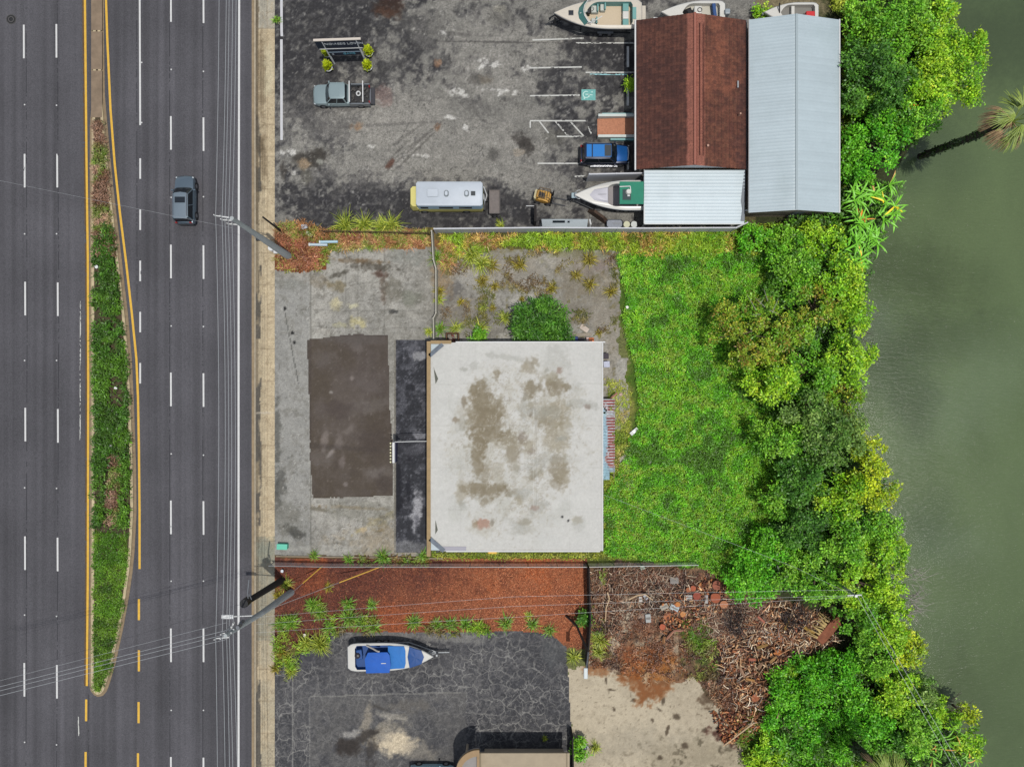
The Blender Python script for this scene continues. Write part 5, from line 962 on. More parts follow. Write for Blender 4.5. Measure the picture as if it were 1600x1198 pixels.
q = MB(); q.box(0, 1.12, .5, 1.0, .06, .28); q.box(0, -1.12, .5, 1.0, .06, .28); q.box(-.5, 0, .5, .06, 2.2, .28); q.box(.5, 0, .5, .05, 2.2, .28); q.build('side_rail', mat('trailer_rail', (92, 88, 86), .6, .3), t)
for s in (-1, 1): wheel(t, 0, s * 1.36, .28, .16)
MB().cyl((-.5, .1, .5), (-1.15, .1, .48), .05, n=6).build('tongue', blackp, t)

# forklift
x, y = P(852, 307, .9); t = thing('forklift', 'weathered yellow forklift pushing up to the bow of the green-topped boat', 'forklift', (x, y, 0), math.radians(-12))
fy_ = mat('forklift_yellow', (196, 148, 60), .6, var=.25, vs=3)
MB().loft([rbox(-.95, .55, .5, .3, .18), rbox(-.95, .5, .5, .95, .18), rbox(-.85, .0, .45, 1.1, .15)]).build('chassis', fy_, t, smooth=True); MB().loft([rbox(-1.08, -.75, .5, .35, .15), rbox(-1.05, -.75, .48, 1.05, .15)]).build('counterweight', mat('counterweight', (190, 180, 140), .6, var=.2, vs=3), t)
MB().box(-.3, 0, 1.05, .5, .5, .12).build('seat', blackp, t, bevel=.04); MB().box(-.52, 0, 1.15, .1, .45, .4).build('seat_back', blackp, t, bevel=.03)
q = MB(); 
for a, b_ in ((-.7, .42), (-.7, -.42), (.42, .42), (.42, -.42)): q.cyl((a, b_, .95), (a * .9, b_ * .95, 2.05), .04, n=6)
for i in range(5): q.cyl((-.63 + i * .25, -.4, 2.05), (-.63 + i * .25, .4, 2.05), .03, n=5)
q.cyl((-.63, -.4, 2.05), (.38, -.4, 2.05), .04, n=6); q.cyl((-.63, .4, 2.05), (.38, .4, 2.05), .04, n=6); q.build('overhead_guard', mat('guard_brown', (96, 78, 52), .7, var=.3, vs=4), t)
q = MB(); [q.box(.68, s * .3, .15, .12, .1, 2.2) for s in (-1, 1)]; q.box(.74, 0, .6, .08, .9, .35); q.build('mast', darkm, t)
for s in (-1, 1): MB().box(1.4, s * .28, .12, 1.3, .12, .05).build('fork', darkm, t)
for a in (-.65, .4):
    for s in (-1, 1): wheel(t, a, s * .62, .3, .2)
MB().cyl((-.05, 0, 1.0), (.1, 0, 1.3), .02, n=5).build('steering_wheel', blackp, t)

# ------------------------------------------------------------------ boats (bow along +x of the boat's own axes)
gel = mat('gelcoat_white', (214, 212, 204), .3, var=.04, vs=1.5); gelc = mat('gelcoat_cream', (206, 198, 182), .45, var=.06, vs=2); nonskid = mat('deck_nonskid', (206, 188, 160), .7, var=.06, vs=6)
def outl_(L, B, n=26, sr=.12, p=2.2, fl=.42, x0=0):
    """closed outline from stern to bow; x0 = stern x"""
    h = []
    for i in range(n + 1):
        f = i / n; xx = x0 + L * f
        hb = B / 2 * (1 - max(0, (f - fl) / (1 - fl)) ** p)
        if f < sr: hb *= .74 + .26 * math.sqrt(max(0, 1 - (1 - f / sr) ** 2))
        h.append((xx, max(.02, hb)))
    return [(a, -b) for a, b in h] + [(a, b) for a, b in reversed(h)]
def boat_hull(t, L, B, zg, zk, hullm, deckm, cock, ck_floor, wallm=None, floorm=None, p=2.2, fl=.42):
    o = outl_(L, B, sr=.13, p=p, fl=fl, x0=-L / 2); n = len(o) // 2
    rings = []
    def z_sheer(x): return zg + .16 * max(0, x / (L / 2)) ** 2
    for s_, zf, sc in ((1.0, 1.0, 1.0), (.985, .62, .93), (.95, .3, .74), (.9, 0.0, .08)):
        r = []
        for (x, y) in o:
            f = (x + L / 2) / L; zz = zk + (z_sheer(x) - zk) * zf; rise = (1 - zf) * max(0, f - .6) ** 2 * 2.2
            r.append((x * s_ - (L / 2) * (1 - s_) * .6, y * sc, zz + rise * .6))
        rings.append(r)
    MB().loft(rings, cap0=False).build('hull', hullm, t, smooth=True)
    cx0, cx1, cb = cock; ci = outl_(cx1 - cx0, cb, n=n - 1, sr=.05, p=3.5, fl=.6, x0=cx0)
    top = [(x, y, z_sheer(x) + .0) for x, y in o]; t2 = [(x * .985 - .01, y * .94, z_sheer(x) + .07) for x, y in o]; c1 = [(x, y, z_sheer(x) + .10) for x, y in ci]; c2 = [(x, y * .98, ck_floor) for x, y in ci]
    q = MB().loft([top, t2, c1], cap0=False, cap1=False); q.build('deck', deckm, t, smooth=True)
    MB().loft([c1, c2], cap0=False, cap1=False).build('cockpit_wall', wallm or deckm, t)
    MB().add(c2, [tuple(range(len(c2)))]).build('cockpit_floor', floorm or nonskid, t)
    MB().tube([(x, y, z_sheer(x) - .02) for x, y in o] + [(o[0][0], o[0][1], z_sheer(o[0][0]) - .02)], .035, 5).build('rub_rail', greym, t)
    return z_sheer
def boat_trailer(label, loc, rz, L, B, wx=(-.6,), tongue=1.6, m=None, fender=None, group=None):
    t = thing('boat_trailer', label, 'trailer', loc, rz, group); m = m or galv
    q = MB()
    for s in (-1, 1): q.tube([(-L * .45, s * B * .42, .5), (L * .22, s * B * .42, .5), (L * .5 + tongue * .3, .04 * s, .5)], .06, 6)
    for a in (-.4, -.1, .2): q.cyl((L * a, -B * .42, .48), (L * a, B * .42, .48), .05, n=6)
    q.cyl((L * .45, 0, .5), (L * .5 + tongue, 0, .5), .06, n=6); q.build('frame', m, t)
    for a in wx:
        for s in (-1, 1):
            wheel(t, a, s * (B * .5 - .06), .32, .2)
    for s in (-1, 1): MB().box(sum(wx) / len(wx), s * (B * .5 - .14), .66, .75 + .75 * (len(wx) - 1), .24, .05).build('fender', fender or m, t, bevel=.02)
    MB().cyl((L * .5 + tongue - .3, .14, 0), (L * .5 + tongue - .3, .14, .8), .04, n=6).build('jack', m, t); MB().box(L * .5 + tongue * .35, 0, .5, .15, .18, .75).build('winch_post', m, t)
    for a in (-.3, .1):
        for s in (-1, 1): MB().box(L * a, s * .45, .55, .9, .12, .12).build('bunk', wood, t)
    return t
def at(px, py, z): x, y = P(px, py, z); return (x, y, 0)
# 1 large cruiser, bow left, dark hull
L1 = 8.1; loc = at(934, 23, 1.9)
teal = mat('teal_trim', (112, 164, 158), .5, var=.08, vs=3); nav = mat('hull_navy', (26, 28, 40), .35)
boat_trailer('dark boat trailer under the big open-cockpit boat at the top edge', loc, math.radians(180), 7.2, 2.3, (-1.3, -.45), .9, m=darkm, fender=galv)
t = thing('motorboat', 'large cream motorboat with dark hull, teal cockpit trim and small black deck hatch', 'boat', loc, math.radians(180))
zs = boat_hull(t, L1, 2.75, 2.0, .7, nav, gelc, (-3.2, 1.15, 2.15), 1.35, wallm=teal, p=2.3, fl=.32)
MB().loft([[(1.25, -1.1, 2.12), (1.75, -.5, 2.14), (1.85, 0, 2.14), (1.75, .5, 2.14), (1.25, 1.1, 2.12)], [(.9, -1.0, 2.55), (1.25, -.45, 2.58), (1.32, 0, 2.58), (1.25, .45, 2.58), (.9, 1.0, 2.55)]], closed=False, cap0=False, cap1=False).build('windshield', mat('teal_glass', (70, 120, 114), .15), t)
q = MB(); q.tube([(.6, -1.08, 2.5), (.95, -1.0, 2.57), (1.3, -.45, 2.6), (1.38, 0, 2.6), (1.3, .45, 2.6), (.95, 1.0, 2.57), (.6, 1.08, 2.5)], .035); q.build('windshield_frame', trimw, t)
MB().box(2.5, 0, 2.16, .46, .46, .05).build('hatch', mat('hatch_black', (46, 50, 56), .3), t, bevel=.02)
for (a, b_, w_, l_) in ((.3, .55, .6, .55), (.25, -.6, .65, .7), (-.5, -.75, .6, .5)):
    s_ = MB().box(a, b_, 1.36, l_, w_, .4).build('seat', mat('seat_pale', (196, 200, 190), .6), t, bevel=.06); MB().box(a - l_ * .35, b_, 1.7, .14, w_, .35).build('seat_back', teal, s_, bevel=.04)
for i, m_ in enumerate((teal, gel, teal)): MB().box(-2.6, -.72 + i * .72, 1.36, .55, .7, .5).build('rear_bench', m_, t, bevel=.05)
MB().box(-3.35, 0, 2.1, .35, 1.1, .06).build('stern_pad', teal, t, bevel=.02); MB().box(.85, -.5, 1.4, .3, .8, .6).build('dashboard', blackp, t, bevel=.05); MB().ring((.55, -.5, 1.95), .18, .02, 12).build('steering_wheel', blackp, t)
q = MB(); q.tube([(.9, .9, 2.2), (.3, .95, 2.7), (-.3, .6, 2.75)], .04); q.tube([(1.0, 0, 2.5), (1.7, .1, 2.3)], .03); q.build('rail', trimw, t)
MB().box(-4.25, 0, 1.5, .5, 2.0, .1).build('swim_platform', gelc, t, bevel=.04)
q = MB(); q.cyl((3.9, 0, 1.9), (4.5, .1, 1.4), .07, n=6); q.cyl((4.2, -.15, 1.3), (4.5, .2, 1.2), .05, n=6); q.build('anchor', darkm, t)
# 2 small white boat at the top, bow left, mostly over the shop roof
loc = at(1082, 22, 1.2); boat_trailer('galvanised trailer under the small white boat behind the tile-roofed shop', loc, math.radians(180), 5.2, 2.0, (-.9,), .9)
t = thing('skiff', 'small white centre-console boat with black cover and blue bench behind the tile roof', 'boat', loc, math.radians(180))
boat_hull(t, 6.0, 2.3, 1.35, .6, gel, gel, (-2.5, 1.0, 1.7), .95, wallm=gel, floorm=mat('skiff_floor', (196, 192, 178), .7), p=2.0, fl=.3)
MB().box(-.35, -.05, .96, .7, .7, .9).build('console', gel, t, bevel=.08); MB().box(.35, 0, 1.1, .9, 1.1, .5, .4, top=.4).build('cover', mat('black_cover', (28, 28, 30), .8), t); q = MB(); q.ring((-.5, 0, 1.9), .2, .03, 12); q.build('steering_wheel', darkm, t)
MB().box(-2.0, -.1, 1.0, .32, 1.5, .5, .12).build('bench', mat('blue_bench', (34, 74, 130), .6), t, bevel=.05); MB().box(-3.15, 0, .9, .5, .5, .8).build('outboard_motor', mat('motor_grey', (150, 160, 166), .4), t, bevel=.1)
# 3 white boat with red item, behind the shed
loc = at(1236, 21, 1.3); boat_trailer('galvanised trailer under the white boat behind the metal-roofed shed', loc, math.radians(180), 4.6, 1.9, (-.7,), .8)
t = thing('dinghy', 'white open boat with a red box at its stern behind the metal roof', 'boat', loc, math.radians(180))
boat_hull(t, 5.1, 2.0, 1.3, .6, gel, gel, (-2.2, 1.0, 1.5), .9, floorm=mat('dinghy_floor', (130, 128, 122), .7), p=2.0, fl=.35)
MB().box(-1.75, .2, 1.0, .8, .6, .5).build('fuel_box', mat('red_plastic', (206, 36, 40), .5), t, bevel=.05); MB().tube([(1.1, .1, 1.35), (1.25, -.4, 1.75), (1.15, -.8, 1.5)], .06).build('black_strap', blackp, t); MB().box(-.2, 0, .92, .3, 1.4, .35).build('thwart', gel, t, bevel=.03)
# 4 green topped boat, bow left, stern under the carport
loc = at(955, 306, 1.7); boat_trailer('dark trailer with brown tarp under the green-topped boat', loc, math.radians(180), 6.6, 2.3, (-1.6, -.8), .6, m=darkm)
t = thing('fishing_boat', 'white fishing boat with square green canopy and radar dome, stern under the carport', 'boat', loc, math.radians(180))
boat_hull(t, 6.9, 2.75, 1.85, .6, mat('hull_black', (24, 26, 30), .4), gel, (-3.2, .8, 2.1), 1.2, wallm=gel, floorm=mat('grey_deck', (150, 144, 144), .7), p=2.0, fl=.26)
MB().loft([[(.3, -.75, 1.95), (1.6, -.5, 2.0), (2.1, 0, 2.0), (1.6, .5, 2.0), (.3, .75, 1.95)], [(.4, -.6, 2.22), (1.4, -.38, 2.16), (1.7, 0, 2.14), (1.4, .38, 2.16), (.4, .6, 2.22)]]).build('cabin_top', mat('cabin_lilac', (200, 198, 204), .4), t, smooth=True); MB().cyl((.5, 0, 2.23), (1.3, 0, 2.19), .02, n=4).build('seam', greym, t)
MB().box(-1.65, .12, 3.05, 2.2, 2.05, .09).build('canopy', mat('green_canvas', (22, 126, 98), .7, var=.1, vs=2), t, bevel=.04); MB().box(-1.2, .3, 3.15, .75, .95, .02).build('canopy_panel', mat('dark_green_panel', (24, 52, 54), .6), t)
for a in (-.75, -2.5):
    for s in (-1, 1): MB().cyl((a, s * .85, 1.9), (a, s * .9 + .1, 3.06), .03, n=6).build('canopy_post', trimw, t)
MB().cyl((-1.35, .05, 3.16), (-1.35, .05, 3.36), .27, .2, n=16).build('radar_dome', gel, t, smooth=True); MB().tube([(-.55, -.42, 3.17), (-1.5, -.45, 3.2), (-1.55, -.05, 3.2)], .045).build('antenna_rail', trimw, t); MB().box(-1.35, .42, 3.16, .22, .12, .15).build('horn', trimw, t)
MB().ring((3.0, 0, 2.15), .4, .03, 10, a0=-1.7, a1=1.7).build('bow_rail', galv, t); MB().box(3.45, 0, 1.75, .5, .5, .12).build('anchor_pulpit', mat('pulpit', (150, 170, 176), .4), t, bevel=.05)
q = MB(); q.box(.0, 0, 0, 2.2, .5, .9, 0, top=.5); o = q.build('tarp_bundle', mat('brown_tarp', (74, 56, 44), .85, var=.35, vs=2, bump=.6)); x_, y_ = P(935, 337, .3); o.location = (x_, y_, 0); o.rotation_euler = (0, 0, math.radians(-35)); tag(o, 'brown tarp heaped on the ground below the green-topped boat', 'tarp')
# 5 blue covered boat, bow right
loc = at(611, 1024, 1.1); boat_trailer('silver and black trailer carrying the blue-covered white boat', loc, math.radians(1), 7.4, 2.35, (-1.3, -.6), 1.7, m=galv, fender=mat('fender_grey', (104, 104, 108), .6))
t = thing('covered_boat', 'white boat with bright blue canvas covers on a trailer on the cracked lot', 'boat', loc, math.radians(1))
b_a, b_b, b_c = mat('blue_canvas', (20, 92, 186), .7, var=.1, vs=1.5), mat('blue_vinyl', (16, 70, 134), .6, var=.1, vs=2), mat('blue_canvas_light', (34, 114, 190), .7, var=.1, vs=1.5)
zs = boat_hull(t, 8.0, 2.6, 1.35, .45, mat('hull_dark', (34, 34, 38), .4), gel, (-3.3, 1.4, 2.25), .95, wallm=b_b, floorm=b_b, p=2.7, fl=.34)
def cover(name, pts, z, m, bul=.12, t=t):
    n = len(pts); cx_, cy_ = sum(p[0] for p in pts) / n, sum(p[1] for p in pts) / n
    r = [[(cx_ + (p[0] - cx_) * s_, cy_ + (p[1] - cy_) * s_, z + d_ + .015 * math.sin(p[0] * 7 + p[1] * 5)) for p in pts] for s_, d_ in ((1, -.1), (1, 0), (.8, bul * .6), (.4, bul), (.1, bul * 1.05))]
    return MB().loft(r, cap0=False).build(name, m, t, smooth=True)
def dens(pts, k=4): return [tuple(Vector(a).lerp(Vector(b), i / k)) for a, b in zip(pts, pts[1:] + pts[:1]) for i in range(k)]
cover('bow_cover', dens([(1.8, -.98), (2.9, -.62), (3.15, 0), (2.9, .62), (1.8, .98), (1.62, 0)]), 1.6, b_b, .05); cover('cockpit_cover', dens([(-.2, -1.08), (1.3, -1.02), (1.42, -.6), (1.42, .6), (1.3, 1.02), (-.2, 1.08)]), 1.52, b_c, .08)
cover('bimini_cover', dens([(-2.2, -1.28), (-.05, -1.28), (.1, -.6), (0, .35), (-.2, .62), (-2.0, .62), (-2.3, 0)]), 1.85, b_a, .1)
MB().tube([(-2.2, 1.15, 1.5), (-1.6, .95, 1.7), (-1.1, .75, 1.9), (-.9, .72, 1.9)], .08).build('folded_frame', mat('frame_grey', (170, 166, 160), .5), t); MB().box(-2.85, .35, 1.4, .55, .95, .3, .1).build('motor_well', b_b, t, bevel=.1); MB().sphere((-3.0, .3, 1.72), .28, sz=.6).build('motor_cowl', mat('cowl_dark', (44, 40, 48), .4), t, smooth=True)
MB().box(-.55, -.35, 1.96, .45, .06, .01).build('canvas_mark', trimw, t)

# ------------------------------------------------------------------ sign with planters, and small things
x, y = P(547, 99, 0); t = thing('shop_sign', 'dark blue post sign with pale lettering between four yellow-green planters', 'sign', (x, y, 0), math.radians(2))
navy = mat('sign_navy', (28, 38, 58), .5, var=.1, vs=3)
for a in (-1.5, 1.55): MB().cyl((a, 0, 0), (a, 0, 4.35), .09, n=8).build('post', trimw, t)
b_ = MB().box(-.1, 0, 3.05, 4.1, .14, 1.35).build('top_board', navy, t); c_ = MB().box(.02, 0, 1.75, 2.9, .12, 1.15).build('lower_board', navy, t)
MB().box(-.1, 0, 4.42, 4.2, .2, .1).build('frame_rail', mat('frame_cream', (206, 196, 184), .6), t); MB().box(-.1, 0, 2.95, 3.9, .2, .1).build('frame_rail', trimw, t); MB().box(.02, 0, 2.3, 2.9, .16, .08).build('frame_rail', mat('rail_pale', (150, 170, 186), .5), t); MB().box(.02, 0, 1.68, 2.9, .14, .05).build('frame_rail', darkm, t)
def text(s_, size, loc, m, parent, name='lettering'):
    cu = bpy.data.curves.new(name, 'FONT'); cu.body = s_; cu.size = size; cu.extrude = .01; cu.align_x = 'CENTER'; cu.align_y = 'CENTER'
    o = bpy.data.objects.new(name, cu); col.objects.link(o); cu.materials.append(m)
    dg = bpy.context.evaluated_depsgraph_get(); me = bpy.data.meshes.new_from_object(o.evaluated_get(dg)); bpy.data.objects.remove(o)
    me.materials.clear(); me.materials.append(m)
    o = bpy.data.objects.new(name, me); col.objects.link(o); o.parent = parent; o.location = loc; o.rotation_euler = (math.radians(90), 0, 0); return o
text('NOIASSIS LOVEN', .46, (.35, -.085, 3.85), mat('letter_pale', (190, 196, 200), .6), b_); text('GAME', .42, (.4, -.075, 2.02), mat('letter_teal', (96, 160, 180), .6), c_); text('C', .3, (-1.1, -.075, 2.0), mat('letter_pale2', (170, 180, 190), .6), c_)
def planter(px, py, label, s=1.0):
    x, y = P(px, py, 0); t = thing('planter', label, 'plant', (x, y, 0), group='yellow-green potted shrubs round the sign'); MB().cyl((0, 0, 0), (0, 0, .45), .27, .36, 16).build('pot', darkm, t); MB().ring((0, 0, .46), .36, .05, 18).build('pot_rim', trimw, t)
    n = 260; r_ = np.random.default_rng(int(px)); th = r_.uniform(0, 6.28, n); z = r_.uniform(.4, 1.25, n); rad = r_.uniform(0, .3, n) * (1.35 - z * .5)
    pos = np.stack([rad * np.cos(th), rad * np.sin(th), z], 1); d = np.stack([np.cos(th) * .6, np.sin(th) * .6, r_.uniform(.3, 1, n)], 1)
    C = lin((176, 190, 34), 1.0) * r_.uniform(.6, 1.25, (n, 1)); leaves('foliage', pos, d, np.tile((0., 0, 1), (n, 1)) + r_.normal(0, .4, (n, 3)), np.full(n, .28), np.full(n, .12), C, leafm, t)
leafm = leafmat('leaf')
planter(513.5, 87, 'yellow-green potted shrub behind the left sign post'); planter(515, 109, 'yellow-green potted shrub in front of the left sign post'); planter(578, 86, 'yellow-green potted shrub behind the right sign post'); planter(577, 108, 'yellow-green potted shrub in front of the right sign post')

# junk along the white panel fence
x, y = P(882, 352, .6); t = thing('truck_cap', 'long white ribbed panel box with dark slots against the white panel fence', 'storage box', (x, y, 0))
MB().add([(-2.3, -.38, 0), (2.2, -.38, 0), (2.2, .42, 0), (-2.3, .42, 0), (-2.1, -.15, .8), (2.1, -.3, .8), (2.15, .42, 1.25), (-2.2, .42, 1.25)], [(0, 3, 2, 1), (4, 5, 6, 7), (0, 1, 5, 4), (1, 2, 6, 5), (2, 3, 7, 6), (3, 0, 4, 7)]).build('shell', mat('shell_white', (176, 186, 190), .5, var=.08, vs=4), t)
MB().add([(-1.15, .12, 1.075), (.0, .12, 1.075), (.0, .3, 1.19), (-1.15, .3, 1.19)], [(0, 1, 2, 3)]).build('slot_window', carglass, t); MB().add([(.25, .12, 1.09), (.45, .12, 1.09), (.45, .28, 1.17), (.25, .28, 1.17)], [(0, 1, 2, 3)]).build('slot_window', carglass, t)
MB().box(-1.2, -.42, .35, 1.4, .06, .1).build('side_trim', trimw, t); MB().tube([(2.35, -.4, 0), (2.42, 0, 1.1), (2.3, .42, 1.25)], .08).build('hoop', trimw, t)
x, y = P(960, 350, .4); t = thing('plastic_tub', 'rounded white plastic tub between the panel box and the two white drums', 'tub', (x, y, 0)); MB().loft([rbox(-.75, .75, .36, 0, .15), rbox(-.8, .8, .4, .55, .18)], cap1=False).build('tub', mat('tub_white', (176, 182, 190), .5), t, smooth=True); MB().loft([rbox(-.7, .7, .33, .5, .15), rbox(-.72, .72, .34, .51, .15)]).build('liner', mat('tub_inside', (140, 146, 156), .6, var=.2, vs=4), t); MB().box(.2, .02, .5, .7, .16, .06).build('handle', greym, t)
for px_, lb, c_ in ((979, 'white drum with yellowed lid beside the plastic tub', (208, 208, 176)), (990.5, 'clean white drum nearest the carport', (208, 212, 208))):
    x, y = P(px_, 351, .7); t = thing('drum', lb, 'drum', (x, y, 0), group='white drums by the panel fence'); MB().cyl((0, 0, 0), (0, 0, .75), .29, n=18).build('barrel', mat('drum', c_, .6), t, smooth=True); MB().cyl((0, 0, .75), (0, 0, .82), .32, .30, n=18).build('lid', mat('drum_lid', c_, .6), t, smooth=True)
for (a, b_, lb) in ((1062, 350.5, 'cream bucket standing under the south edge of the carport'), (1098, 352, 'white bucket farther right under the carport edge')):
    x, y = P(a, b_, .4); t = thing('bucket', lb, 'bucket', (x, y, 0), group='buckets under the carport edge'); MB().cyl((0, 0, 0), (0, 0, .4), .2, .26, 14).build('pail', gelc, t); MB().ring((0, 0, .41), .26, .02, 14).build('rim', trimw, t)
x, y = P(836, 337, .9); t = thing('gate_post', 'black upright board beside the long white panel box', 'post', (x, y, 0)); MB().box(0, 0, 0, .2, 1.5, 1.9).build('board', blackf, t); MB().box(-.4, .72, 1.6, .9, .05, .05).build('arm', trimw, t)
# bits round the weeds at the left
for i, (a, b_, r_, c_, lb) in enumerate(((500, 384, -1, (188, 204, 212), 'lower of two pale blue pipes lying in the weeds'), (516, 379.5, 1, (176, 206, 220), 'upper of two pale blue pipes lying in the weeds'))):
    x, y = P(a, b_, .1); t = thing('pipe', lb, 'pipe', (x, y, .1), math.radians(r_), 'pale blue pipes in the weeds'); t.location.z = .5; MB().cyl((-.85, 0, .1), (.85, 0, .1), .13, n=10).build('tube', mat('pipe_%d' % i, c_, .5), t, smooth=True); MB().cyl((-.9, 0, .1), (-.78, 0, .1), .16, n=10).build('collar', trimw, t)
x, y = P(475, 354, .3); t = thing('pallet_lid', 'white rounded plastic lid on the weeds above the fallen gutter', 'plastic lid', (x, y, .2), .1); MB().loft([rbox(-.32, .32, .22, 0, .1), rbox(-.3, .3, .2, .12, .1)]).build('lid', mat('lid_white', (178, 186, 196), .5), t); MB().box(0, 0, .12, .2, .06, .04).build('handle', greym, t)
x, y = P(483, 366, .2); t = thing('gutter_piece', 'short bent white gutter piece on the weeds beside the chain link fence', 'gutter', (x, y, .15), -.7); MB().box(0, 0, 0, .7, .26, .05).build('channel', trimw, t); q = MB(); q.box(0, .12, .05, .7, .03, .08); q.build('lip', trimw, t)
# junk at the building corners
x, y = P(707, 529, .8); t = thing('wooden_crate', 'open brown wooden crate of scrap against the building below the white boundary fence', 'crate', (x, y, 0)); cw = mat('crate_wood', (108, 76, 52), .85, var=.3, vs=3)
for (a, b_, c_, d_) in ((0, .5, 1.2, .08), (0, -.5, 1.2, .08), (-.56, 0, .08, 1), (.56, 0, .08, 1)): MB().box(a, b_, 0, c_, d_, .95).build('side', cw, t)
q = MB(); r_ = random.Random(9); [q.box(r_.uniform(-.4, .4), r_.uniform(-.35, .35), .2 + r_.random() * .5, r_.uniform(.1, .4), r_.uniform(.06, .2), .12, r_.uniform(0, 3)) for i in range(12)]; q.build('scrap', mat('red_scrap', (120, 66, 56), .8, var=.6, vs=6), t)
for nm, px_, py_, sx_, sy_, h_, c_, lb in (('board', 739, 532, 2.0, .5, .3, (160, 154, 146), 'grey board lying against the north wall of the white-roofed building'), ('blue_bin', 897, 530, .75, .5, .9, (34, 54, 120), 'dark blue bin by the north wall behind the white-roofed building'), ('bag', 907, 531, .7, .4, .5, (52, 44, 50), 'dark rubbish bag between the blue bin and the orange container'), ('container', 924, 531, .5, .4, .5, (222, 128, 76), 'orange container by the north wall near the roof corner'), ('container', 918.5, 530, .28, .36, .45, (230, 200, 190), 'pale jug beside the orange container by the north wall'),
                                            ('plank', 906, 523, 2.2, .3, .12, (150, 140, 124), 'long grey plank lying behind the blue bin'), ('board', 913, 513, .85, .45, .06, (196, 182, 168), 'pale broken board lying on the concrete above the grey plank'), ('bin', 947, 556, .5, .55, .9, (54, 46, 56), 'dark lidded bin at the upper right corner of the white roof'), ('washing_machine', 948, 569, .6, .6, .85, (186, 190, 208), 'pale appliance between the dark bin and the weeds right of the building')):
    x, y = P(px_, py_, h_); t = thing(nm, lb, nm.replace('_', ' '), (x, y, 0), (0.05 if nm != 'board' or px_ < 800 else -.6))
    mm = mat(nm + '_m', c_, .7, var=.2, vs=4); MB().loft([rbox(-sx_ / 2 * .94, sx_ / 2 * .94, sy_ / 2 * .94, 0, .04), rbox(-sx_ / 2, sx_ / 2, sy_ / 2, h_ * .9, .04)]).build('body', mm, t)
    MB().loft([rbox(-sx_ / 2 * 1.02, sx_ / 2 * 1.02, sy_ / 2 * 1.02, h_ * .9, .04), rbox(-sx_ / 2 * .9, sx_ / 2 * .9, sy_ / 2 * .9, h_, .04)]).build('top', mm, t)
# rusty corrugated lean-to along the east wall
x, y = P(952, 686, 1.6); t = thing('corrugated_lean_to', 'rusty red and pale blue corrugated lean-to roof along the right side of the white-roofed building', 'lean-to', (x, y, 0))
ax = np.linspace(-.62, .55, 10); ay = np.arange(-3.75, 3.75, .03); A, Bq = np.meshgrid(ax, ay); z = 1.75 - .25 * (A + .6) + .05 * np.sin(Bq * 2 * math.pi / .27); uu, vv_ = A * 16 + 950, Bq * -16 + 686
C = np.zeros(A.shape + (3,)) + (196, 196, 200); rr_ = fbm(uu, vv_ * .5, 7, 201, 4); stp = np.sin(Bq * 2 * math.pi / .27 + .8) > -.1
C = mix(C, (stp & (rr_ > .33)) * .95, (132, 44, 36)); C = mix(C, (fbm(uu, vv_, 5, 207, 3) > .62) * .5, (170, 120, 110)); C = mix(C, (A < -.25 + (rr_ - .5) * .8) * ((vv_ > 640)) * .95, (158, 190, 204)); C = mix(C, (vv_ > 728) * .8, (150, 184, 196)); C = mix(C, ((vv_ > 645) & (vv_ < 652)) * .7, (176, 200, 206))
idx = np.arange(A.size).reshape(A.shape); F = np.stack([idx[:-1, :-1], idx[:-1, 1:], idx[1:, 1:], idx[1:, :-1]], -1); keep = (fbm(uu, vv_, 6, 203, 3)[:-1, :-1] + (A[:-1, :-1] > .4) * -.15 > .24); keep &= ~((vv_[:-1, :-1] > 735) & (A[:-1, :-1] > 0)); F = F[keep]
np_mesh('corrugated_sheet', np.stack([A.ravel(), Bq.ravel(), z.ravel()], 1), F, lin(C.reshape(-1, 3)), painted('rust_sheet', 2, .2, 10, .25, rough=.7), t)
for b_ in (-3.5, 0, 3.5): MB().box(.45, b_, 0, .08, .08, 1.5).build('post', tan2, t)
MB().box(.45, 0, 1.42, .06, 7.3, .06).build('beam', tan2, t)
x, y = P(958, 619, .8); MBp = MB().tube([(-.5, -.5, .3), (.35, .3, .9)], .08); o = MBp.build('fallen_pipe', mat('pink_pipe', (190, 130, 120), .7)); o.location = (x, y, 0); tag(o, 'pink fallen pipe at the upper end of the rusty lean-to', 'pipe')
x, y = P(991, 674, .3); t = thing('plank', 'white board resting on brush in the grass right of the lean-to', 'plank', (x, y, .2), .7); MB().box(0, 0, 0, .85, .34, .06).build('board', trimw, t); MB().box(0, 0, .06, .3, .3, .02).build('label_plate', galv, t)
x, y = P(912, 1162, .3); t = thing('slab', 'grey rectangular slab leaning by the short dark fence above the bushes', 'slab', (x, y, .2), 2.2); MB().box(0, 0, 0, 1.1, .45, .1).build('board', galv, t); MB().box(0, -.2, .1, 1.0, .04, .05).build('edge', greym, t)
# ------------------------------------------------------------------ vegetation
KV = 0.84
def vcol(c, n, j=.18, hj=.06, r_=rng):
    base = lin(c, KV); f = np.exp(r_.normal(0, j, (n, 1))); h = np.exp(r_.normal(0, hj, (n, 3))); return np.clip(base * f * h, .003, .8)
PAL = {'g': [(98, 154, 34), (76, 130, 30), (130, 172, 52), (52, 92, 30)], 'dg': [(66, 112, 34), (52, 92, 30), (92, 138, 44), (44, 76, 28)], 'yg': [(128, 172, 32), (98, 152, 30), (158, 186, 46), (66, 110, 28)],
       'yel': [(172, 186, 34), (142, 168, 34), (104, 136, 30), (186, 182, 48)], 'bright': [(84, 156, 28), (66, 134, 26), (112, 170, 40), (54, 110, 24)], 'aut': [(112, 150, 34), (84, 130, 30), (140, 140, 44), (120, 80, 46)], 'grey': [(88, 124, 46), (70, 106, 38), (118, 142, 70), (58, 88, 34)]}
barkm = mat('bark', (104, 88, 72), .9, var=.3, vs=3, bump=.4)
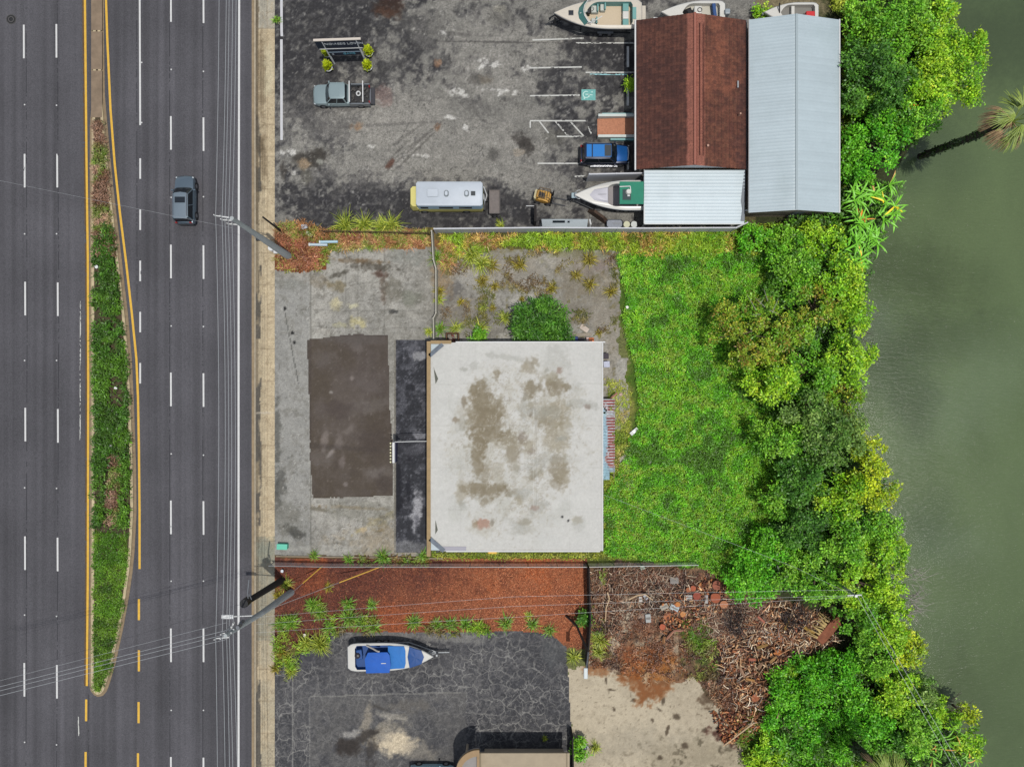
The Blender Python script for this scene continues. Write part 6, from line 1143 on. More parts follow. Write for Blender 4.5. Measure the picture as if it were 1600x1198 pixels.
def crown_arrays(lobes, nclump, nl, ll, lw, pal, r_, spread=.17, low=-.15, dark=.0):
    """leaf rhombi in clumps over the upper shell of each lobe, some inside"""
    areas = np.array([l[3] ** 2 for l in lobes]); areas = areas / areas.sum(); P_, D_, C_ = [], [], []
    pal_ = [lin(c, KV) for c in pal]
    for (cx, cy, cz, r, sz), a in zip(lobes, areas):
        n = max(6, int(nclump * a)); z = r_.uniform(low, 1, n); th = r_.uniform(0, 2 * np.pi, n); s = np.sqrt(1 - z * z)
        dr = np.stack([s * np.cos(th), s * np.sin(th), z], 1); rad = r * r_.uniform(.62, 1.06, n) ** .7
        base = np.array([cx, cy, cz]) + dr * rad[:, None] * np.array([1, 1, sz])
        lc = pal_[r_.integers(0, len(pal_) - 1)]
        ci = r_.choice(len(pal_), n, p=[.42, .26, .22, .10]); cc = np.array(pal_)[ci] * .65 + lc * .35; cc = cc * np.exp(r_.normal(0, .22, (n, 1)))
        k = nl; pos = np.repeat(base, k, 0) + r_.normal(0, spread, (n * k, 3)) * (1, 1, .7); d = np.repeat(dr, k, 0) * .5 + r_.normal(0, .75, (n * k, 3)) * (1, 1, .55)
        P_.append(pos); D_.append(d); C_.append(np.repeat(cc, k, 0) * np.exp(r_.normal(0, .16, (n * k, 1))))
    return np.vstack(P_), np.vstack(D_), np.clip(np.vstack(C_), .004, .8)
def ts(z): return (H - z) / H / S
def tree(px, py, R, h, pal, label, name='tree', nlobe=None, dens=1.0, ll=.27, lw=.15, gaps=.0, group='trees and bushes along the canal bank', cat='tree', seed=None):
    r_ = np.random.default_rng(int(px * 7 + py * 3) if seed is None else seed); x, y = P(px, py, h * .75); Rm = R * ts(h * .75)
    t = thing(name, label, cat, (x, y, 0), group=group)
    n = nlobe or int(8 + Rm * 4.5); lobes = []
    for i in range(n):
        a = r_.uniform(0, 6.28); rr = Rm * math.sqrt(r_.uniform(0, 1)) * .88; lr = Rm * r_.uniform(.14, .32)
        lobes.append((rr * math.cos(a), rr * math.sin(a), h * r_.uniform(.42, .84) * (1 - .25 * (rr / Rm) ** 2), lr, r_.uniform(.6, .9)))
    nc = int(math.pi * Rm * Rm * 17 * dens * (1 - gaps)); Pp, Dd, Cc = crown_arrays(lobes, nc, 11, ll, lw, PAL[pal], r_)
    nr = np.tile((0., 0, 1), (len(Pp), 1)) + r_.normal(0, .75, (len(Pp), 3)); L_ = len(Pp)
    leaves('crown', Pp, Dd, nr, ll * r_.uniform(.6, 1.2, L_), lw * r_.uniform(.7, 1.2, L_), Cc, leafm, t)
    q = MB(); q.cyl((0, 0, 0), (0, 0, h * .42), .05 + .022 * h, .04 + .016 * h, 8)
    for l in lobes[:9]: q.cyl((0, 0, h * .38), (l[0] * .85, l[1] * .85, l[2] * .95), .03 + .009 * h, .03, 5)
    q.build('trunk', barkm, t); return t
TR = [
 (1368, 30, 46, 5.5, 'g', 'broad dark green tree at the top edge just right of the metal roof'), (1420, 40, 66, 6, 'g', 'dense green tree at the top edge between the roof and the canal'), (1490, 45, 52, 6, 'yg', 'yellow-green tree at the top edge leaning over the canal'),
 (1380, 105, 66, 6.5, 'dg', 'dark glossy tree beside the upper half of the metal roof'), (1462, 110, 60, 6.2, 'yg', 'yellow-green tree overhanging the canal above the palm'), (1512, 72, 50, 5.2, 'yg', 'outermost yellow-green bush crown at the top right over the water'),
 (1505, 125, 40, 5.4, 'yg', 'yellow-green crown over the water between the outermost crown and the palm'), (1438, 168, 44, 5.4, 'g', 'green tree with pale leaf tips just above the palm trunk'), (1348, 150, 30, 4.4, 'g', 'green tree squeezed against the right gutter of the metal roof'),
 (1375, 215, 50, 4.6, 'bright', 'bright green soft-leaved tree at the foot of the palm trunk'), (1345, 262, 28, 3.4, 'bright', 'small bright green bush beside the lower right gutter of the metal roof'),
 (1232, 385, 34, 3, 'g', 'rounded green bush just below the tan gable wall'), (1285, 375, 34, 3.2, 'yg', 'yellow-green bush below the right corner of the metal roof'), (1180, 372, 24, 2.2, 'bright', 'small bright green bush below the carport corner'),
 (1245, 430, 44, 4.6, 'g', 'green tree above the autumn-tinted tree'), (1318, 440, 44, 5, 'yg', 'yellow-green tree beside the strap-leaved plants'), (1283, 478, 36, 5, 'aut', 'tree with orange and yellow tints in the middle of the upper bank'),
 (1172, 520, 56, 5.6, 'aut', 'brown-tinged tree reaching out over the grass on the left of the bank'), (1236, 530, 40, 5, 'aut', 'rust and yellow tinted tree beside a dark gap'), (1342, 490, 34, 4.8, 'yg', 'light green tree on the water edge below the strap-leaved plants'),
 (1215, 590, 44, 5.4, 'yg', 'yellow-green tree below the brown-tinged one'), (1330, 560, 44, 5.2, 'yg', 'bright yellow-green tree reaching over the water beside the dark gap'), (1275, 580, 42, 5, 'g', 'green tree right below the dark gap'),
 (1328, 622, 28, 4.6, 'aut', 'small olive brown tree on the water edge above the first inlet'), (1268, 650, 46, 6, 'grey', 'grey-green tree in the middle of the bank'), (1310, 690, 50, 6.2, 'grey', 'large dense grey-green tree on the middle of the bank'), (1225, 680, 40, 5.2, 'g', 'green tree on the grass side of the grey-green trees'), (1338, 672, 18, 4, 'yel', 'small round yellow-green crown on the first inlet'),
 (1366, 705, 24, 4.8, 'yel', 'bright yellow crown poking up at the water edge above the big yellow tree'), (1378, 758, 42, 5.6, 'yel', 'big yellow-leaved tree bulging over the canal'), (1325, 780, 42, 5.4, 'yg', 'yellow-green tree left of the big yellow one'), (1262, 750, 46, 5.6, 'dg', 'dark green tree above the bare gaps on the middle bank'), (1215, 780, 34, 3.8, 'g', 'green bush edging the grass on the middle bank'),
 (1260, 820, 46, 5.4, 'dg', 'dark green tree with deep gaps where the grass narrows'), (1330, 850, 46, 5.4, 'g', 'green tree below the yellow-green one'), (1385, 822, 32, 5, 'g', 'green crown directly below the big yellow tree on the water edge'), (1390, 872, 40, 5, 'yg', 'yellow-green tree on the water edge above the bare grey twigs'), (1205, 850, 40, 3.4, 'bright', 'bright green bush at the lower right corner of the grass'),
 (1175, 905, 46, 3.2, 'bright', 'bright green bush above the sawn log rounds'), (1240, 885, 38, 4.2, 'g', 'green tree between the log rounds and the canal pole'), (1290, 905, 42, 4.8, 'g', 'green tree left of the canal pole'), (1350, 915, 40, 5, 'yg', 'yellow-green tree right beside the canal pole'), (1400, 930, 30, 4.6, 'yg', 'small yellow-green tree next to the bare grey twigs'),
 (1348, 978, 36, 4.6, 'g', 'green tree below the canal pole'), (1400, 985, 40, 4.8, 'yg', 'light green tree on the water edge below the bare twigs'), (1425, 1025, 34, 4.6, 'yel', 'feathery yellow-green tree on the water edge'), (1370, 1035, 42, 4.4, 'g', 'green tree under the two bank wires'), (1318, 1048, 34, 3.0, 'bright', 'bright green bush right of the root pile'),
 (1250, 1075, 44, 2.4, 'bright', 'low bright green bush below the root pile'), (1310, 1095, 46, 3, 'bright', 'bright green bush in the middle of the lower bank'), (1400, 1085, 42, 4.6, 'yg', 'yellow-green tree on the lower bank under the wires'), (1455, 1080, 32, 4.6, 'grey', 'grey-green tree on the water edge of the lower bank'), (1370, 1130, 44, 3.6, 'bright', 'bright green tree just above the bottom palm'),
 (1230, 1135, 44, 2.2, 'bright', 'low bright green bush beside the lower sand'), (1290, 1165, 50, 2.4, 'bright', 'low green bush at the bottom edge in the palm shade'), (1440, 1140, 42, 4.4, 'g', 'green tree on the lower bank above the orange-stalked plant'), (1205, 1190, 34, 2, 'yg', 'low yellow-green bush at the bottom edge next to the sand'), (1420, 1190, 42, 4.4, 'dg', 'dark green tree at the bottom edge under the wires'), (1518, 1122, 15, 3.6, 'yel', 'small isolated yellow-green crown over the water at lower right'), (1485, 1118, 24, 3.8, 'yg', 'light green bush beside the isolated yellow crown'), (1515, 1165, 26, 3.4, 'yg', 'pale green bush over the water at the lower right')]
for (a, b, R, h, p, lb) in TR: tree(a, b, R, h, p, lb, 'tree' if h > 3.7 else 'bush', cat='tree' if h > 3.7 else 'bush')
tree(846, 509, 47, 2.7, 'dg', 'large round dark green bush behind the white-roofed building', 'bush', nlobe=40, dens=2.2, ll=.4, lw=.11, seed=5, group=None, cat='bush')
tree(985, 132, 8, 1.5, 'yg', 'small spiky yellow-green plant by the shop wall', 'bush', group=None, cat='plant', ll=.3, lw=.06)
tree(1192, 20, 14, 1.2, 'yg', 'light green weed clump behind the gap between the two roofs', 'bush', group=None, cat='bush', ll=.25)
tree(745, 528, 12, 1.4, 'g', 'green weed bush beside the wooden crate', 'bush', group=None, cat='bush', ll=.3); tree(905, 1172, 15, 1.4, 'g', 'dark green bush right of the short dark fence', 'bush', group=None, cat='bush', ll=.28); tree(912, 968, 10, 1.4, 'dg', 'dark green bush against the dark board fence beside the lamp', 'bush', group=None, cat='bush', ll=.28)
# bare grey twigs at the water edge
for (a, b, lb, n_) in ((1425, 945, 'bare grey twiggy branches sticking out over the water', 46), (1432, 900, 'small spray of bare twigs above the larger bare branches', 16), (1345, 520, 'bare dark twigs at the upper inlet', 14), (1180, 485, 'bare white branch lying in the brown-tinged tree', 7), (1495, 1098, 'dark bare branches over the water by the yellow crown', 14)):
    x, y = P(a, b, 3); q = MB(); r_ = random.Random(a)
    for i in range(n_):
        an = r_.uniform(-1.1, 1.0) if a > 1200 else r_.uniform(0, 6); l = r_.uniform(.6, 1.9); p0 = Vector((r_.uniform(-.8, .3), r_.uniform(-.9, .9), 2.6 + r_.random() * (2.2 if a < 1200 else .8) + (2 if a < 1200 else 0))); p1 = p0 + Vector((math.cos(an) * l, math.sin(an) * l, r_.uniform(-.3, .4))); q.cyl(p0, p1, .03, .012, 4)
    q.cyl((-1.2, 0, 0), (-.3, 0, 2.8), .08, .05, 6)
    o = q.build('bare_branches', mat('twig_grey_%d' % a, (150, 144, 136) if a in (1425, 1432, 1180) else (84, 74, 66), .9)); o.location = (x, y, 0); tag(o, lb, 'branches')

# strap-leaved plants and palms
def strap(m_, p, az, ln, wd, el, droop, seg=6):
    d = Vector((math.cos(az) * math.cos(el), math.sin(az) * math.cos(el), math.sin(el))); s = Vector((-math.sin(az), math.cos(az), 0)); pts = []; pos = Vector(p)
    for i in range(seg + 1):
        f = i / seg; w = wd * math.sin(math.pi * min(1, .12 + f * .88)) ** .7 * .5; w = max(w, .01)
        pts.append((pos + s * w + Vector((0, 0, .25 * w)), pos, pos - s * w + Vector((0, 0, .25 * w)))); d = (d + Vector((0, 0, -droop / seg))).normalized(); pos = pos + d * (ln / seg)
    vs = [v for t_ in pts for v in t_]; fs = []
    for i in range(seg): a = i * 3; fs += [(a, a + 1, a + 4, a + 3), (a + 1, a + 2, a + 5, a + 4)]
    m_.add(vs, fs)
def strap_plant(px, py, h, n, ln, label, c, c2=None, group='strap-leaved plants on the upper bank', seed=0, wd=.2):
    x, y = P(px, py, h * .8); t = thing('strap_leaf_plant', label, 'plant', (x, y, 0), group=group); r_ = random.Random(px + seed); qa, qb = MB(), MB(); ns = 3 + n // 12
    st = MB(); hubs = []
    for i in range(ns): hx_, hy_ = r_.uniform(-.7, .7), r_.uniform(-.7, .7); hz = h * r_.uniform(.5, .85); st.cyl((hx_ * .5, hy_ * .5, 0), (hx_, hy_, hz), .07, .05, 6); hubs.append((hx_, hy_, hz))
    for i in range(n): strap(qb if (c2 and r_.random() < .14) else qa, hubs[i % ns], r_.uniform(0, 6.28), ln * r_.uniform(.6, 1.1), wd * r_.uniform(.7, 1.2), r_.uniform(.15, 1.1), r_.uniform(.6, 1.5))
    st.build('stem', barkm, t); qa.build('fronds', mat('frond_%d' % px, c, .45, var=.3, vs=1.5, k=KV), t)
    if c2 and qb.v: qb.build('yellow_fronds', mat('frondy_%d' % px, c2, .5, var=.3, vs=2, k=KV), t)
for (a, b, h, n, ln, lb, c2) in ((1345, 305, 3, 30, 1.6, 'strap-leaved plant beside the lower right corner of the metal roof', None), (1378, 300, 3, 26, 1.5, 'strap-leaved plant with brown dead fronds below the bright tree', (176, 142, 80)), (1392, 328, 3, 30, 1.6, 'strap-leaved plant with yellow fronds reaching over the water', (204, 184, 40)), (1350, 345, 3, 30, 1.7, 'strap-leaved plant in the middle of its row', (190, 120, 40)),
                               (1365, 372, 3, 34, 1.7, 'strap-leaved plant arching over the water above the lowest one', None), (1345, 405, 2.6, 30, 1.5, 'lowest of the strap-leaved plants on the upper bank', (206, 170, 50)), (1330, 380, 2.8, 22, 1.5, 'strap-leaved plant hidden behind the others next to the bushes', None)):
    strap_plant(a, b, h, int(n * 1.7), ln, lb, (96, 156, 34), c2, wd=.15)
for (a, b, lb) in ((1490, 1150, 'orange-stalked strap-leaved plant at the lower right bank'), (1515, 1185, 'orange-stalked strap-leaved plant at the bottom edge'), (1470, 1180, 'leafy green strap-leaved plant at the bottom edge')):
    strap_plant(a, b, 3, 26, 1.25, lb, (98, 150, 36), (180, 132, 60), group='strap-leaved plants on the lower bank', wd=.1)
strap_plant(1430, 168, 5.6, 5, 1.1, 'orange and pale strap fronds rising out of the tree above the palm trunk', (120, 160, 90), (220, 150, 50), group=None, seed=2)
def palm(base, top, label, nf, dead, rad, seed):
    t = thing('palm_tree', label, 'palm', base); r_ = random.Random(seed); v = top - base; q = MB(); pr = Vector((0, 0, 0))
    for i in range(12):
        f = (i + 1) / 12; p = v * f + Vector((0, 0, 0)) + Vector((.25 * math.sin(f * 3), .1 * math.sin(f * 4), 0)) * (1 - f); q.cyl(pr, p, .31 + .05 * (i % 2), .28, 10); pr = p
    r2 = np.random.default_rng(seed)
    q.build('trunk', mat('palm_trunk', (58, 50, 42), .95, var=.4, vs=4, bump=.6), t)
    n = 500; zz = r2.uniform(.05, .8, n); th = r2.uniform(0, 6.28, n); pos = np.outer(zz, np.array(v)) + np.stack([np.cos(th) * .3, np.sin(th) * .3, th * 0], 1); leaves('ivy', pos, r2.normal(0, 1, (n, 3)), np.stack([np.cos(th), np.sin(th), th * 0 + .4], 1), np.full(n, .28), np.full(n, .18), vcol((44, 60, 26), n), leafm, t)
    gm, dm = mat('palm_green', (136, 156, 62), .5, var=.5, vs=2.5), mat('palm_dead', (176, 146, 108), .85, var=.35, vs=2)
    for i in range(nf):
        isd = i < dead; az = r_.uniform(0, 6.28) if not isd else r_.uniform(2.0, 5.2); el = r_.uniform(.1, 1.2) if not isd else r_.uniform(-.1, .35)
        pl_ = rad * r_.uniform(.35, .5); d = Vector((math.cos(az) * math.cos(el), math.sin(az) * math.cos(el), math.sin(el))); tip = v + d * pl_; f = MB(); f.cyl(v, tip, .03, .02, 4)
        for k in range(13 if not isd else 9):
            a2 = az + (k - (6 if not isd else 4)) * (.15 if not isd else .09) + r_.uniform(-.05, .05); strap(f, tip, a2, rad * .62 * (1 - abs(k - 6) * .05), .075 if not isd else .06, el * .5 - (.1 if not isd else .3), r_.uniform(.6, 1.2) + (.6 if isd else 0), 4)
        f.build('frond', dm if isd else gm, t)
palm(P3(1437, 245, -.3), P3(1582, 190, 10.2), 'tall palm with dark ivy-clad trunk and brown dead fronds over the canal', 30, 15, 2.7, 5)
palm(P3(1318, 1150, 0), P3(1384, 1212, 8.0), 'palm at the bottom edge with only its upper frond tips in the picture', 22, 2, 2.4, 8)

# ground cover: one leaf cloud per stretch of weeds, far too many to count
def field(name, label, polys, dens, h, ll, lw, cols, seed, holes=(), upr=.5, nclump=14, kv=KV, mask=None):
    r_ = np.random.default_rng(seed); PX = []
    for pts in polys:
        xs = [p[0] for p in pts]; ys = [p[1] for p in pts]; A_ = (max(xs) - min(xs)) * (max(ys) - min(ys)) / S / S; n = int(A_ * dens)
        u = r_.uniform(min(xs), max(xs), n); v = r_.uniform(min(ys), max(ys), n); w = (fbm(u, v, 16, seed, 3) - .5) * 14
        k = inpoly(u + w, v + w * .7, pts)
        for hp in holes: k &= ~inpoly(u, v, hp)
        PX.append(np.stack([u[k], v[k]], 1))
    uv = np.vstack(PX)
    if mask is not None: uv = uv[r_.random(len(uv)) < mask(uv[:, 0], uv[:, 1])]
    n = len(uv); sel = np.argsort(r_.random(n)); uv = uv[sel]
    b1_ = fbm(uv[:, 0], uv[:, 1], 34, seed + 5, 4); b2_ = fbm(uv[:, 0], uv[:, 1], 11, seed + 6, 3); hh = h * (.35 + 1.1 * b2_) * r_.uniform(.2, 1, n)
    x = (uv[:, 0] - 800) / S; y = (599 - uv[:, 1]) / S; pos = np.stack([x, y, hh], 1); pos = np.repeat(pos, 3, 0) + r_.normal(0, .07, (n * 3, 3)) * (1, 1, .5); pos[:, 2] = np.clip(pos[:, 2], .01, None)
    cs = np.array([lin(c, kv) for c in cols]); t_ = np.clip((b1_ - .32) / .36, 0, .999) * (len(cs) - 1); i0 = t_.astype(int); f = (t_ - i0)[:, None]; c = cs[i0] * (1 - f) + cs[np.minimum(i0 + 1, len(cs) - 1)] * f
    c = c * np.exp(r_.normal(0, .25, (n, 1))) * (.6 + .9 * b2_[:, None]); c = np.repeat(c, 3, 0) * np.exp(r_.normal(0, .15, (n * 3, 1)))
    d = r_.normal(0, 1, (n * 3, 3)); d[:, 2] = np.abs(d[:, 2]) * upr; nr = np.tile((0., 0, 1), (n * 3, 1)) + r_.normal(0, .5, (n * 3, 3)); L_ = n * 3
    return tag(leaves(name, pos, d, nr, ll * r_.uniform(.6, 1.3, L_), lw * r_.uniform(.6, 1.3, L_), np.clip(c, .003, .8), leafm), label, name.replace('_', ' '), kind='stuff')
G1 = [(1000, 395), (1070, 360), (1180, 356), (1240, 380), (1215, 450), (1175, 480), (1150, 560), (1200, 640), (1225, 760), (1240, 880), (1160, 925), (1095, 885), (945, 866), (942, 770), (965, 740), (982, 690), (1000, 640), (990, 560), (975, 520), (975, 450), (960, 400)]
field('grass', 'tall bright green weedy grass filling the lot between the building and the trees', [G1], 110, .42, .18, .085, [(70, 110, 26), (82, 142, 24), (92, 156, 28), (122, 148, 44), (84, 146, 24), (118, 160, 36), (78, 136, 24)], 41, kv=.86)
field('dry_grass', 'short straw-coloured grass beside the lower right corner of the white roof', [[(943, 745), (985, 745), (1000, 800), (985, 862), (944, 862)], [(945, 590), (985, 600), (985, 745), (950, 750)], [(672, 861), (960, 861), (960, 873), (672, 873)]], 70, .16, .2, .05, [(110, 130, 34), (150, 152, 62), (128, 148, 40), (166, 150, 84)], 42)
field('weeds', 'strip of long yellow-green weeds below the white panel fence', [[(690, 368), (950, 366), (1180, 358), (1180, 392), (1010, 400), (960, 392), (905, 388), (850, 392), (800, 382), (720, 402), (690, 420)]], 70, .5, .46, .07, [(110, 128, 34), (140, 160, 44), (88, 116, 30), (176, 134, 80), (150, 158, 50), (120, 150, 40)], 43, upr=.7)
field('weeds', 'green weeds and dry reddish brush in the corner by the upper utility pole', [[(432, 350), (478, 345), (505, 360), (672, 362), (672, 385), (520, 392), (508, 405), (500, 422), (432, 424)]], 80, .45, .4, .06, [(140, 100, 64), (96, 130, 34), (160, 120, 80), (92, 130, 30), (172, 132, 92), (130, 86, 60)], 44, upr=.6, mask=lambda u, v: np.where((v > 378) & (u < 505), .4, 1.0))
field('dry_brush', 'dense reddish brown dry brush round the base of the upper utility pole', [[(438, 376), (490, 372), (508, 400), (495, 422), (436, 420)]], 130, .45, .3, .07, [(146, 88, 62), (166, 110, 82), (112, 66, 48), (156, 96, 72)], 45, kv=1.1)
field('weeds', 'light green weeds edging the mulch above the cracked lot', [[(480, 935), (500, 935), (520, 960), (590, 965), (600, 988), (505, 992), (495, 965)], [(660, 975), (760, 968), (770, 990), (665, 992)], [(427, 965), (470, 960), (475, 985), (520, 990), (512, 1015), (470, 1022), (468, 1050), (440, 1060), (428, 1080)]], 90, .5, .42, .07, [(100, 140, 34), (124, 164, 40), (140, 160, 50), (110, 100, 60)], 46, upr=.7, kv=1.1, mask=lambda u, v: ss(.42, .6, fbm(u, v, 14, 9, 3)) * np.where(u < 520, .3, .55))
field('weeds', 'weeds growing along the timber edging above the mulch', [[(440, 868), (690, 868), (690, 882), (440, 882)]], 40, .35, .34, .07, [(120, 76, 48), (96, 140, 34), (110, 70, 50), (120, 160, 40)], 47, mask=lambda u, v: (vn(u, v * 0, 22, 5) > .5) * 1.0)
field('weeds', 'green weeds among the brush between the sand and the wood pile', [[(1065, 965), (1100, 955), (1118, 1000), (1120, 1060), (1080, 1060), (1070, 1010)], [(921, 965), (948, 965), (950, 1025), (920, 1030)], [(920, 885), (945, 885), (935, 950), (920, 950)], [(1140, 1120), (1190, 1100), (1220, 1120), (1200, 1215), (1160, 1215)]], 80, .4, .36, .07, [(84, 122, 28), (112, 142, 40), (130, 140, 60), (110, 96, 60)], 48, kv=1.15, mask=lambda u, v: ss(.4, .58, fbm(u, v, 16, 9, 3)) * .7)
field('ground_cover', 'low leafy undergrowth under the bank trees', [[(1215, 350), (1330, 290), (1400, 290), (1350, 420), (1330, 560), (1330, 680), (1370, 760), (1380, 900), (1400, 1050), (1470, 1120), (1510, 1215), (1170, 1215), (1215, 1120), (1265, 1055), (1322, 1010), (1322, 940), (1260, 922), (1190, 915), (1215, 800), (1190, 640), (1140, 560), (1180, 480)], [(1318, -30), (1480, -30), (1470, 150), (1420, 230), (1320, 260)]], 30, 2.0, .3, .15, [(46, 78, 24), (72, 116, 28), (88, 136, 34), (60, 96, 26)], 49, kv=1.1)
field('ground_cover', 'low bright green creepers over the lower bank beside the sand', [[(1210, 1040), (1300, 1010), (1350, 1080), (1400, 1215), (1180, 1215), (1190, 1130)]], 70, 1.0, .3, .15, [(70, 130, 24), (96, 168, 28), (84, 150, 26), (130, 170, 40)], 50)
field('ground_cover', 'green weeds below the tan gable wall and behind the shed', [[(1150, 355), (1320, 350), (1330, 400), (1240, 420), (1170, 400)], [(1313, 40), (1330, 40), (1330, 340), (1312, 340)], [(1290, -20), (1325, -20), (1325, 30), (1300, 20)]], 80, .7, .36, .08, [(88, 126, 30), (120, 160, 38), (140, 150, 44), (70, 110, 28)], 51)
field('shrubs', 'green shrubs and dry brown plants filling the kerbed median', [[(146, 370), (176, 350), (190, 470), (203, 620), (207, 740), (204, 830), (147, 830)]], 85, .5, .3, .09, [(60, 94, 26), (72, 118, 28), (56, 86, 26), (88, 130, 34), (74, 112, 28)], 52, kv=1.1, mask=lambda u, v: np.where((((u - 178) / 14) ** 2 + ((v - 770) / 60) ** 2 < 1) | (fbm(u, v, 26, 99, 3) > .6), .12, 1.0))
field('weeds', 'patchy olive weeds growing through the cracked slab above the white-roofed building', [[(690, 392), (965, 392), (968, 470), (962, 532), (905, 530), (690, 530)]], 90, .25, .24, .05, [(120, 116, 50), (96, 104, 40), (140, 128, 70), (112, 90, 60)], 55, kv=1.2, mask=lambda u, v: ss(.53, .66, fbm(u, v, 26, 77, 4) + .06 * (v < 410)) * .75)
field('dry_brush', 'brown dead plants in the upper narrow part of the median', [[(147, 190), (163, 190), (176, 350), (184, 400), (147, 400)], [(172, 710), (192, 710), (188, 820), (166, 820)]], 90, .35, .26, .07, [(128, 100, 82), (104, 76, 58), (92, 116, 40), (150, 120, 100)], 53)
field('grass', 'short green grass in the lower tapering part of the median', [[(147, 830), (203, 832), (196, 920), (180, 1010), (166, 1062), (156, 1080), (148, 1078), (146, 1000)]], 130, .14, .2, .06, [(74, 116, 24), (90, 134, 30), (104, 140, 38), (66, 100, 22)], 54, kv=1.12)
# raise what grows on the median onto its soil
# individual tufts
def tuft(px, py, r, cols, label, n=120, h=.7, wd=.05, seed=0):
    x, y = P(px, py, h * .3); r_ = np.random.default_rng(int(px * 3 + py)); th = r_.uniform(0, 6.28, n); el = r_.uniform(.25, 1.4, n); d = np.stack([np.cos(th) * np.cos(el), np.sin(th) * np.cos(el), np.sin(el)], 1)
    R = r / S; cs = np.array([lin(c, 1.08) for c in cols])[r_.integers(0, len(cols), n)] * np.exp(r_.normal(0, .3, (n, 1))); V_, F_, C_ = [], [], []
    s = unit(np.cross(d, np.tile((0., 0, 1), (n, 1)))); p0 = r_.normal(0, R * .12, (n, 3)) * (1, 1, 0); ln = (R * 1.25 * r_.uniform(.3, 1.2, n))[:, None]; p1 = p0 + d * ln * .55; p2 = p1 + (d - np.array([0, 0, .8])) * ln * .5; p2[:, 2] = np.clip(p2[:, 2], .02, None)
    w = wd / 2; V = np.stack([p0 - s * w, p0 + s * w, p1 + s * w, p1 - s * w, p2], 1); V2 = np.stack([V[:, 0], V[:, 1], V[:, 2], V[:, 3], V[:, 3], V[:, 2], p2 + s * .006, p2 - s * .006], 1).reshape(-1, 3)
    F = np.arange(n * 8).reshape(-1, 4); o = np_mesh('grass_tuft', V2, F, np.repeat(np.clip(cs, .003, .8), 8, 0), leafm); o.location = (x, y, 0); return tag(o, label, 'grass tuft', 'grass tufts growing out of the paving')
YG = [(146, 158, 50), (166, 174, 66), (114, 134, 42)]; OL = [(150, 138, 40), (128, 122, 40), (110, 96, 36)]; BG = [(100, 148, 38), (122, 162, 48), (84, 128, 32), (126, 130, 60)]; DR = [(190, 140, 96), (160, 110, 70), (176, 150, 96)]
